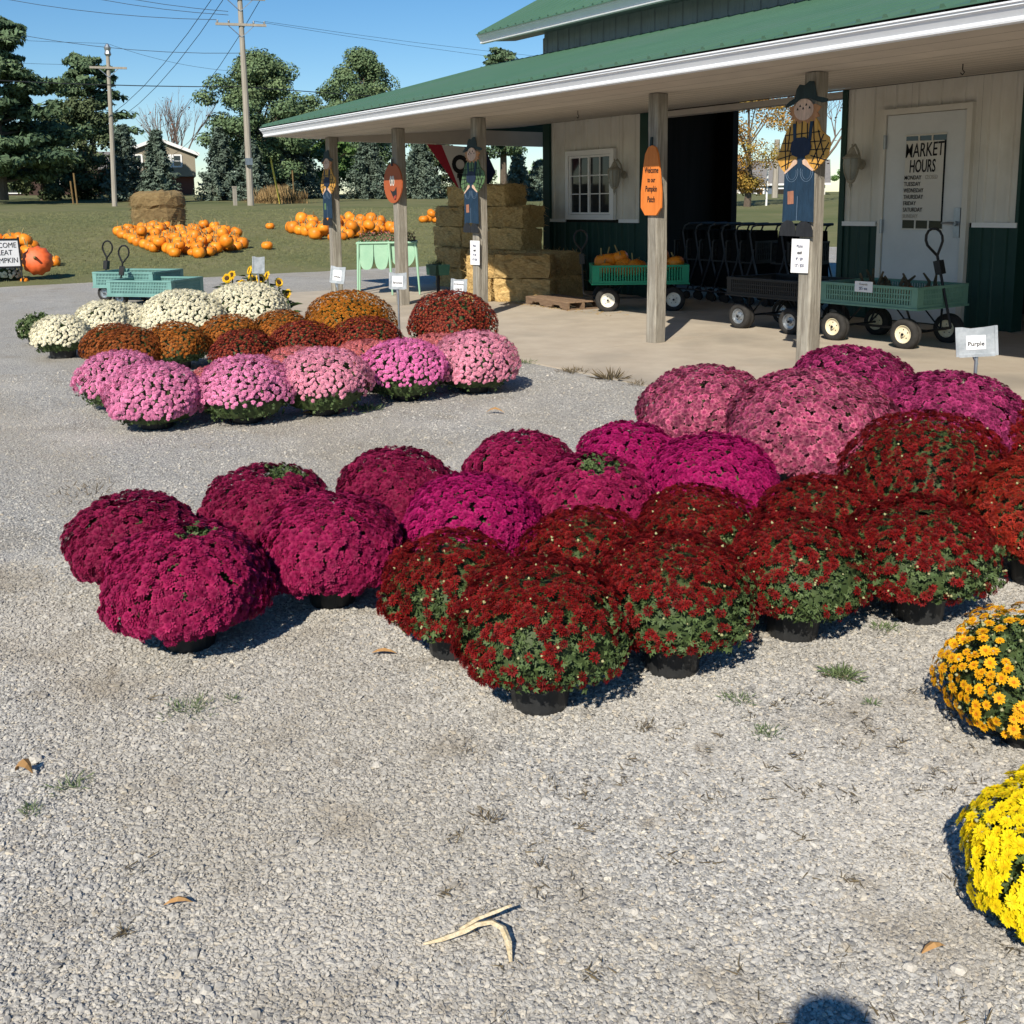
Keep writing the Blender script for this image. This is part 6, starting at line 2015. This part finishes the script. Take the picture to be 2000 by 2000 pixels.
# ------------------------------------------------------------------ sunflowers
MT['petal'] = mk('sunflower_petal', (0.80, 0.46, 0.010), rough=0.6)
MT['disc'] = mk('sunflower_disc', (0.060, 0.030, 0.010), rough=0.9)
rr = np.random.default_rng(31)


def sunflower(x, y, h, face, label):
    t = thing('sunflower', label, 'sunflower', (x, y, 0), 0, 'potted sunflowers behind the cream mums')
    p = np.array([0, 0, h])
    n = Vector((math.cos(face), math.sin(face), 0.35)).normalized()
    part('stem', MB().tube([(0, 0, 0.0), (0.01, 0, h * 0.6), tuple(p)], 0.009, 5), 'weed', t, world=False)
    T = Matrix.Translation(p) @ n.to_track_quat('Z', 'Y').to_matrix().to_4x4()
    part('disc', MB().lathe([(0.0, 0.02), (0.028, 0.016), (0.034, 0.004), (0.0, 0.0)], 10, 0, T, False), 'disc', t, world=False)
    m = MB()
    for ring in range(2):
        for k in range(13):
            a = 6.283 * (k + ring * 0.5) / 13
            c, s_ = math.cos(a), math.sin(a)
            R_ = 0.066 * rr.uniform(0.85, 1.1)
            z = 0.006 + ring * 0.006
            m.add([T @ Vector(q) for q in ((0.028 * c, 0.028 * s_, z), (0.045 * c + 0.012 * s_, 0.045 * s_ - 0.012 * c, z + 0.012), (R_ * c, R_ * s_, z - 0.006), (0.045 * c - 0.012 * s_, 0.045 * s_ + 0.012 * c, z + 0.012))], [(0, 1, 2, 3)])
    part('petals', m, 'petal', t, world=False)
    k = 26
    zz = rr.uniform(0.1, h - 0.06, k)
    a = rr.uniform(0, 6.28, k)
    P = np.stack([np.cos(a) * 0.04, np.sin(a) * 0.04, zz], 1)
    D = np.stack([np.cos(a), np.sin(a), np.full(k, 0.35)], 1)
    V, T_ = scatter(np.array([(-0.0, 0, 0), (0.55, -0.36, 0.1), (1.15, 0, -0.25), (0.55, 0.36, 0.1)]), np.array([(0, 1, 2), (0, 2, 3)]), P, np.stack([D / np.linalg.norm(D, axis=1, keepdims=True), np.stack([-np.sin(a), np.cos(a), np.zeros(k)], 1), np.stack([-0.33 * np.cos(a), -0.33 * np.sin(a), np.ones(k)], 1)], axis=2), rr.uniform(0.09, 0.15, k))
    link('leaves', npmesh('leaves', V, T_, 'mumleaf', r=np.repeat(rr.random(k), 2)), t)


SF = [(-12.45, 4.45, 0.63, 'sunflower at the left end, turned away'), (-12.40, 4.62, 0.55, 'second sunflower from the left, low'), (-12.32, 4.70, 0.72, 'tall sunflower left of the blank plant sign'), (-12.20, 4.78, 0.62, 'low sunflower before the blank plant sign'),
      (-12.45, 4.76, 0.60, 'sunflower right below the blank plant sign'), (-12.40, 4.95, 0.64, 'sunflower half turned right of the blank plant sign'), (-12.25, 5.03, 0.56, 'sunflower at the right end by the far corner post'), (-12.55, 4.55, 0.66, 'sunflower in the middle behind the cream mums'), (-12.15, 5.10, 0.42, 'small drooping sunflower low at the right')]
for i, (x, y, h, lab) in enumerate(SF):
    sunflower(x, y, h, rad(-40 + 55 * math.sin(i * 2.3)), lab)

# ------------------------------------------------------------------ mint trough planter and dark planter box by the porch end
pc = Vector((-15.35, 8.22, 0))
t = thing('trough_planter', 'mint green painted planter of half barrels on tall legs beyond the second post', 'planter', (pc.x, pc.y, 0.012))
ua, ub = Vector((0.50, 0.87, 0)).normalized(), Vector((-0.87, 0.50, 0)).normalized()
fn = lambda u, v, d: tuple(pc + ua * u + ub * d + Vector((0, 0, v)))
for k, (u0, u1) in enumerate(((-0.46, -0.225), (-0.215, 0.02))):
    c, w = (u0 + u1) / 2, (u1 - u0) / 2
    pr = [(c - w, 0.86)] + [(c - w * math.copysign(abs(math.cos(a)) ** 0.62, math.cos(a)), 0.76 - 0.32 * math.sin(a) ** 0.85) for a in np.linspace(0, math.pi, 15)] + [(c + w, 0.86)]
    part('barrel', MB().prism(pr, fn, -0.02, 0.55), 'mint', t)
pr = [(0.05, 0.86)] + [(0.255 - 0.205 * math.cos(a), 0.70 - 0.24 * math.sin(a)) for a in np.linspace(0, math.pi, 15)] + [(0.46, 0.86)]
part('barrel', MB().prism(pr, fn, 0.02, 0.52), 'mint', t)
m = MB()
for a, b in (((-0.49, -0.03), (0.49, -0.03)), ((-0.49, 0.56), (0.49, 0.56)), ((-0.49, -0.03), (-0.49, 0.56)), ((0.49, -0.03), (0.49, 0.56)), ((0.035, -0.03), (0.035, 0.56))):
    m.tube([fn(a[0], 0.88, a[1]), fn(b[0], 0.88, b[1])], 0.020, 6)
part('rim', m, 'mint', t)
for u, d, ou in ((-0.47, -0.02, -0.03), (0.03, -0.02, 0.04), (0.47, -0.02, 0.05), (-0.47, 0.55, -0.03), (0.47, 0.55, 0.05)):
    part('leg', MB().tube([fn(u, 0.88, d), fn(u + ou * 0.5, 0.45, d - 0.02), fn(u + ou, 0.02, d - 0.03)], [0.026, 0.021, 0.014], 6), 'mint', t)
k = 900
P = np.array([fn(a, 0.88, b) for a, b in zip(rr.uniform(-0.46, 0.47, k), rr.uniform(0.0, 0.52, k))]) - np.array([pc.x, pc.y, 0.012])
P[:, 2] += rr.random(k) ** 1.4 * 0.16
V, T_ = scatter(QV, QT, P, frames(rr.normal(size=(k, 3)) + np.array([0, 0, 0.7]), rr), 0.030 * rr.uniform(0.6, 1.5, k))
o = link('foliage', npmesh('foliage', V, T_, 'mumleaf', r=np.repeat(rr.random(k), 2)), t)
o['kind'] = 'stuff'
q = rr.random(k) < 0.45
V, T_ = scatter(QV, QT, P[q] + np.array([0, 0, 0.03]), frames(rr.normal(size=(q.sum(), 3)) + np.array([0, 0, 0.9]), rr), 0.024 * rr.uniform(0.6, 1.4, q.sum()))
o = link('flowers', npmesh('flowers', V, T_, FM['salmon'], c=np.zeros(len(T_)), r=np.repeat(rr.random(q.sum()), 2)), t)
o['kind'] = 'stuff'

t = thing('planter_box', 'dark green planter box of grasses on a post left of the straw bales', 'planter', (-14.6, 8.75, 0.012))
fnb = lambda u, v, d: (-14.78 + u, 8.62 + d, v)
part('box', MB().prism([(0.02, 0.36), (0.30, 0.36), (0.33, 0.53), (0.0, 0.53)], fnb, 0, 0.26), 'green_metal', t)
part('stand', MB().tube([(-14.62, 8.75, 0.36), (-14.62, 8.75, 0.014)], 0.03, 6), 'black_steel', t)
k = 160
P = np.stack([rr.uniform(-14.77, -14.46, k) + 14.6, rr.uniform(8.64, 8.86, k) - 8.75, np.full(k, 0.515)], 1)
V, T_ = scatter(np.array([(-0.03, 0, 0), (0.03, 0, 0), (0.05, 0, 1.0)]), np.array([(0, 1, 2)]), P, frames(np.array([[0, 0, 1.0]]) + rr.normal(0, 0.3, (k, 3)), rr), rr.uniform(0.05, 0.12, k))
o = link('foliage', npmesh('foliage', V, T_, 'darkleaf', r=rr.random(k)), t)
o['kind'] = 'stuff'

# ------------------------------------------------------------------ row of garden carts inside the doorway
def garden_cart(x, y, rz, label):
    t = thing('shopping_cart', label, 'shopping cart', (x, y, 0.012), rz, 'dark garden carts parked in the barn doorway')
    for s_ in (-0.30, 0.30):
        m = MB()
        m.tube([(0.16, s_, 0.16), (0.02, s_, 0.62), (-0.06, s_, 1.02), (-0.02, s_, 1.12), (0.06, s_, 1.15)], 0.014, 6)
        m.tube([(-0.20, s_, 0.16), (-0.03, s_, 0.60), (0.01, s_, 0.80)], 0.012, 6)
        m.tube([(-0.24, s_, 0.15), (0.24, s_, 0.15)], 0.012, 5)
        part('side_frame', m, 'cart_steel', t, world=False)
    part('handle', MB().tube([(0.06, -0.31, 1.15), (0.06, 0.31, 1.15)], 0.020, 8), 'black', t, world=False)
    m = MB()
    lattice(m, lambda u, v, d: (0.03 + d - 0.011, -0.28 + u, 0.62 + v), 0.56, 0.30, 12, 2, 0.02)
    lattice(m, lambda u, v, d: (-0.24 + d - 0.011, -0.28 + u, 0.64 + v), 0.56, 0.26, 12, 2, 0.02)
    m.box((-0.24, -0.28, 0.60), (0.04, 0.28, 0.62))
    m.box((-0.22, -0.27, 0.20), (0.20, 0.27, 0.215))
    part('basket', m, 'black', t, world=False)
    part('bag', MB().prism([(-0.20, 0.23), (0.06, 0.23), (0.01, 1.06), (-0.13, 1.06)], lambda u, v, d: (u, -0.27 + d, v), 0, 0.54), 'bag_cloth', t, world=False)
    for sx in (-0.22, 0.22):
        for sy in (-0.29, 0.29):
            part('caster', MB().lathe([(0.0, -0.02), (0.058, -0.02), (0.065, 0), (0.058, 0.02), (0.0, 0.02)], 12, 0, Matrix.Translation((sx, sy, 0.066)) @ Matrix.Rotation(rad(90), 4, 'X'), False), 'rubber', t, world=False)
    return t


MT['cart_steel'] = mk('cart_steel', (0.05, 0.055, 0.065), rough=0.4, metal=0.5)
MT['bag_cloth'] = mk('black_cloth', (0.008, 0.009, 0.010), rough=0.95, spec=0.05)
for i in range(6):
    garden_cart(-11.72 + i * 0.30, 11.75 - i * 0.03, rad(6), ('dark garden cart nearest the post in the doorway row', 'second dark garden cart of the doorway row', 'third dark garden cart of the doorway row', 'fourth dark garden cart of the doorway row', 'fifth dark garden cart of the doorway row', 'last dark garden cart at the right end of the tight row')[i])
garden_cart(-9.75, 11.72, rad(6), 'dark garden cart standing apart behind the black wagon')
garden_cart(-9.42, 11.70, rad(6), 'dark garden cart behind the scarecrow post at the doorway')

# ------------------------------------------------------------------ litter, weeds and stones on the gravel
MT['husk'] = mk('corn_husk', (0.50, 0.39, 0.22), (0.70, 0.60, 0.42), ns=60, rough=0.75, bump=0.4, bs=90)
MT['dryleaf'] = mk('dry_leaf', (0.36, 0.19, 0.07), (0.46, 0.27, 0.11), ns=12, rough=0.8)


def strip(m, pts, widths, lift=0.012):
    vs, fs = [], []
    pts = [Vector(p) for p in pts]
    for i, p in enumerate(pts):
        d = (pts[min(i + 1, len(pts) - 1)] - pts[max(i - 1, 0)])
        d.z = 0
        d.normalize()
        n = Vector((-d.y, d.x, 0)) * widths[i]
        vs += [p + n + Vector((0, 0, 0.0)), p + Vector((0, 0, widths[i] * 0.5)), p - n]
    for i in range(len(pts) - 1):
        fs += [(i * 3, i * 3 + 3, i * 3 + 4, i * 3 + 1), (i * 3 + 1, i * 3 + 4, i * 3 + 5, i * 3 + 2)]
    m.add(vs, fs)


m = MB()
strip(m, [(-1.672, 0.930, .012), (-1.655, 0.965, .018), (-1.640, 1.010, .026), (-1.632, 1.035, .034), (-1.618, 1.062, .036), (-1.592, 1.072, .034), (-1.560, 1.064, .026), (-1.525, 1.045, .012)], [.004, .008, .009, .008, .008, .008, .007, .003])
strip(m, [(-1.645, 1.000, .030), (-1.640, 1.040, .040), (-1.628, 1.085, .046), (-1.622, 1.115, .050)], [.005, .006, .006, .004])
solo('corn_husk', m, 'husk', 'curled pale corn husk lying on the gravel near the bottom centre', 'corn husk', (-1.62, 1.02, 0.0))


def dry_leaf(x, y, L, w, a, label, curl=0.012):
    m = MB()
    c, s_ = math.cos(a), math.sin(a)
    pts = [(x + c * L * f, y + s_ * L * f, 0.012 + curl * math.sin(f * 3.1)) for f in (0, 0.25, 0.5, 0.75, 1.0)]
    strip(m, pts, [w * 0.15, w * 0.8, w, w * 0.6, w * 0.05])
    solo('dry_leaf', m, 'dryleaf', label, 'dry leaf', (x, y, 0.0))


dry_leaf(-2.105, 0.535, 0.062, 0.010, rad(62), 'narrow tan dry leaf on the gravel at the lower left')
dry_leaf(-2.985, 1.495, 0.085, 0.013, rad(50), 'tan dry leaf left of the dark red mums')
dry_leaf(-2.885, 0.375, 0.055, 0.020, rad(40), 'crumpled brown leaf at the left edge of the gravel', 0.03)
dry_leaf(-1.065, 1.725, 0.060, 0.009, rad(75), 'thin tan bark strip on the gravel below the yellow mum')
dry_leaf(-6.93, 2.97, 0.11, 0.020, rad(55), 'dry leaf in front of the second pink mum')
dry_leaf(-6.15, 4.06, 0.14, 0.022, rad(40), 'curled dry leaf on the gravel right of the pink mums', 0.03)


def weed(x, y, R_, n, h, mat, label, seed, flat=0.5):
    rng = np.random.default_rng(seed)
    P = np.stack([rng.normal(0, R_ * 0.45, n), rng.normal(0, R_ * 0.45, n), np.full(n, 0.004)], 1)
    D = np.stack([P[:, 0] / R_, P[:, 1] / R_, np.full(n, flat)], 1) + rng.normal(0, 0.45, (n, 3))
    D[:, 2] = np.abs(D[:, 2]) * 0.9 + 0.1
    V, T = scatter(np.array([(-0.055, 0, 0), (0.055, 0, 0), (0.07, 0.03, 0.55), (0.0, 0.08, 1.0), (-0.04, 0.03, 0.55)]), np.array([(0, 1, 2), (0, 2, 4), (4, 2, 3)]), P, frames(D, rng), h * rng.uniform(0.5, 1.2, n))
    o = link('weed', npmesh('weed', V, T, mat, r=np.repeat(rng.random(n), 3)), None, (x, y, 0.004))
    setp(o, label=label, category='weed', group='weeds growing in the gravel')


WD = [(-1.95, 2.63, .045, 190, .034, 'weed', 'bushy green weed tuft left of the orange yellow mum'), (-2.97, 0.87, .075, 200, .022, 'weed', 'spreading green weed patch left of centre on the gravel'), (-2.73, 0.48, .05, 110, .022, 'weed', 'flat green weed at the left below the crumpled leaf'),
      (-2.95, 1.0, .03, 50, .02, 'weed', 'small weed beside the spreading green patch'), (-2.03, 2.24, .05, 90, .022, 'weed', 'thin green weed left of the bushy tuft'), (-2.07, 1.9, .04, 70, .02, 'sprig', 'tan grass tuft in front of the foremost black pots'), (-1.85, 2.16, .05, 90, .022, 'weed', 'loose weed below the thin green weed'),
      (-2.1, 3.05, .05, 70, .026, 'weed', 'green weed in front of the broad black pot'), (-2.67, 0.37, .03, 60, .02, 'weed', 'little weed at the left edge of the gravel'), (-1.96, 1.29, .04, 70, .022, 'sprig', 'brown dried weed in the middle of the gravel'), (-1.78, 2.54, .02, 40, .02, 'weed', 'tiny weed below the bushy tuft'),
      (-6.80, 3.45, .09, 120, .06, 'weed', 'green weed under the pale pink mum'), (-7.22, 5.69, .13, 120, .05, 'sprig', 'brown weeds along the edge of the concrete pad'), (-6.72, 5.72, .10, 60, .11, 'sprig', 'tall thin weed stalks at the edge of the concrete pad'), (-7.95, 5.66, .14, 110, .04, 'weed', 'low weeds at the concrete edge beside the light pink mum'), (-6.35, 5.72, .12, 90, .04, 'sprig', 'brown weeds at the concrete edge behind the dusty pink mum'), (-5.7, 1.18, .22, 90, .035, 'sprig', 'dark dried weed runner on the gravel at the far left')]
for i, (x, y, R_, n, h, mt_, lab) in enumerate(WD):
    weed(x, y, R_, n, h, mt_, lab, 200 + i)
rng = np.random.default_rng(77)
k = 240
cx, cy, cd = wedge_points(k, 1.5, 3.3, rng)
ok = (-0.6 * cx + 0.1 * cy < 9) & (cy > 0.2)
# thicker on the right half, like the trodden patch before the yellow mums
right = (cx * 0.574 + cy * 0.819)
ok &= rng.random(k) < np.clip(0.25 + (right + 0.3) * 0.9, 0.08, 0.9)
ok &= ~((cx < -2.05) & (cy > 1.45))
VT, rv = [], []
for x, y in zip(cx[ok], cy[ok]):
    n = int(rng.integers(6, 20))
    a0 = rng.uniform(0, 6.28)
    s_ = rng.uniform(0.006, 0.026)
    P = np.stack([x + rng.normal(0, s_, n), y + rng.normal(0, s_, n), np.full(n, 0.008)], 1)
    D = rng.normal(0, 1, (n, 3))
    D[:, 2] = np.abs(D[:, 2]) * 0.4
    VT.append(scatter(np.array([(-0.06, 0, 0), (0.06, 0, 0), (0.05, 0.05, 0.6), (0.0, 0.12, 1.0)]), np.array([(0, 1, 2), (0, 2, 3)]), P, frames(D, rng), rng.uniform(0.012, 0.032, n)))
    rv.append(np.repeat(rng.random(n), 2))
V, T = join(VT)
o = link('weed_sprigs', npmesh('weed_sprigs', V, T, 'sprig', r=np.concatenate(rv)))
o['kind'] = 'stuff'
MT['pale_stone'] = mk('pale_stone', (0.56, 0.52, 0.45), (0.46, 0.43, 0.38), ns=30, rough=0.85, bump=0.3, bs=40)
for i, (x, y, r_) in enumerate(((-1.665, 1.03, .013), (-2.93, .43, .020), (-2.08, .79, .010), (-2.35, 1.18, .014), (-1.06, 1.68, .014), (-1.0, 1.75, .016), (-1.99, .70, .009), (-1.80, .51, .011), (-2.5, .62, .013), (-1.5, 1.35, .012))):
    rr_ = random.Random(i)
    m = MB().lathe([(0.0, -0.3), (0.7, -0.2), (1.0, 0.15), (0.8, 0.5), (0.45, 0.72), (0.0, 0.75)], 8, 0, None, False)
    m.v = [(p[0] * r_ * rr_.uniform(0.85, 1.25), p[1] * r_ * rr_.uniform(0.8, 1.15), p[2] * r_ * rr_.uniform(0.9, 1.1) + 0.003) for p in m.v]
    solo('stone', m, 'pale_stone', 'pale stone larger than the gravel around it', 'stone', (x, y, 0.0), world=False, group='larger pale stones in the gravel')

# ------------------------------------------------------------------ the photographer behind the camera, whose head shadow falls on the gravel
MT['skin'] = mk('skin', (0.50, 0.31, 0.22), rough=0.55)
MT['shirt'] = mk('grey_shirt', (0.20, 0.22, 0.26), (0.16, 0.18, 0.22), ns=30, rough=0.9)
MT['jeans'] = mk('jeans', (0.05, 0.075, 0.13), (0.07, 0.10, 0.16), ns=40, rough=0.9)
MT['hairm'] = mk('brown_hair', (0.06, 0.035, 0.02), (0.09, 0.055, 0.03), ns=30, rough=0.6)
fw = Vector((-0.809, 0.565, 0)).normalized()
rt = Vector((0.565, 0.809, 0)).normalized()
base = Vector((0.305, -0.287, 0))


def bp(f, r, z):
    return base + fw * f + rt * r + Vector((0, 0, z))


def skin_mesh(name, verts, edges, radii, mat, parent, root=0, sub=2):
    me = bpy.data.meshes.new(name)
    me.from_pydata([v - base for v in verts], edges, [])
    me.materials.append(MT[mat])
    o = link(name, me, parent)
    sk = o.modifiers.new('skin', 'SKIN')
    sk.use_smooth_shade = True
    me.skin_vertices.new(name='skin') if not me.skin_vertices else None
    for i, r_ in enumerate(radii):
        d = me.skin_vertices[0].data[i]
        d.radius = r_ if isinstance(r_, tuple) else (r_, r_)
        d.use_root = i == root
    sb = o.modifiers.new('sub', 'SUBSURF')
    sb.levels = sb.render_levels = sub
    return o


pers = thing('person', 'person in a grey shirt and jeans standing behind the camera', 'person', tuple(base))
V_ = [bp(0, 0, .84), bp(0, 0, 1.0), bp(0, 0, 1.16), bp(0, 0, 1.27), bp(0.0, 0, 1.36), bp(0.01, 0, 1.44)]
E_ = [(0, 1), (1, 2), (2, 3), (3, 4), (4, 5)]
R_ = [(.14, .10), (.13, .09), (.15, .10), (.12, .08), .05, .045]
for s_ in (-1, 1):
    i = len(V_)
    V_ += [bp(0, s_ * .15, 1.25), bp(-0.02, s_ * .20, 1.00), bp(0.05, s_ * .205, .80), bp(0.065, s_ * .20, .745)]
    E_ += [(3, i), (i, i + 1), (i + 1, i + 2), (i + 2, i + 3)]
    R_ += [.058, .045, .032, .026]
    i = len(V_)
    V_ += [bp(0, s_ * .09, .76), bp(0.02, s_ * .10, .42), bp(-0.01, s_ * .11, .07), bp(0.13, s_ * .12, .035)]
    E_ += [(0, i), (i, i + 1), (i + 1, i + 2), (i + 2, i + 3)]
    R_ += [.082, .055, .038, .035]
skin_mesh('body', V_, E_, R_, 'shirt', pers)
Th = Matrix.Translation(bp(0.01, 0, 1.525) - base)
m = MB().lathe([(0.0, -0.115), (0.04, -0.105), (0.062, -0.06), (0.074, 0.0), (0.076, 0.04), (0.066, 0.085), (0.038, 0.112), (0.0, 0.12)], 18, 0, Th @ Matrix.Diagonal((1.1, 0.95, 1, 1)), False)
m.tube([bp(0.085, 0, 1.535) - base, bp(0.108, 0, 1.50) - base], [0.008, 0.013], 6)
hd = part('head', m, 'skin', pers, world=False, smooth=True)
m = MB()
for s_ in (-1, 1):
    m.lathe([(0.0, -0.009), (0.009, 0.0), (0.0, 0.009)], 8, 0, Matrix.Translation(bp(0.078, s_ * 0.03, 1.535) - base), False)
part('eye', m, 'ink', hd, world=False)
part('mouth', MB().tube([bp(0.078, -0.022, 1.465) - base, bp(0.086, 0, 1.462) - base, bp(0.078, 0.022, 1.465) - base], 0.005, 5), mk('lips', (0.35, 0.12, 0.10)), hd, world=False)
part('ear', MB().lathe([(0.0, -0.03), (0.016, 0.0), (0.0, 0.03)], 8, 0, Matrix.Translation(bp(0, -0.075, 1.52) - base), False).lathe([(0.0, -0.03), (0.016, 0.0), (0.0, 0.03)], 8, 0, Matrix.Translation(bp(0, 0.075, 1.52) - base), False), 'skin', hd, world=False)
part('hair', MB().lathe([(0.088, -0.06), (0.094, 0.0), (0.092, 0.06), (0.074, 0.11), (0.04, 0.135), (0.0, 0.142)], 18, 0, Matrix.Translation(bp(-0.022, 0, 1.53) - base), False), 'hairm', pers, world=False, smooth=True)
for s_ in (-1, 1):
    pv = [bp(0.063, s_ * .20, .755), bp(0.072, s_ * .198, .705)]
    ev, rv_ = [(0, 1)], [.021, .024]
    for k in range(4):
        i = len(pv)
        ff_ = 0.050 + k * 0.016
        L_ = (.060, .070, .066, .052)[3 - k]
        pv += [bp(ff_, s_ * .196, .685), bp(ff_ + .004, s_ * .190, .685 - L_ * 0.55), bp(ff_ + .002, s_ * .176, .685 - L_)]
        ev += [(1, i), (i, i + 1), (i + 1, i + 2)]
        rv_ += [.009, .0085, .0075]
    i = len(pv)
    pv += [bp(0.104, s_ * .188, .715), bp(0.112, s_ * .178, .680)]
    ev += [(1, i), (i, i + 1)]
    rv_ += [.010, .008]
    skin_mesh('hand', pv, ev, rv_, 'skin', pers, 0, 1)
sh = MB()
for s_ in (-1, 1):
    sh.lathe([(0.05, 0.0), (0.055, 0.03), (0.04, 0.075), (0.0, 0.08)], 10, 0, Matrix.Translation(bp(0.06, s_ * .115, 0.003) - base) @ Matrix.Diagonal((2.2, 1.4, 1, 1)), True)
part('shoe', sh, 'black', pers, world=False)
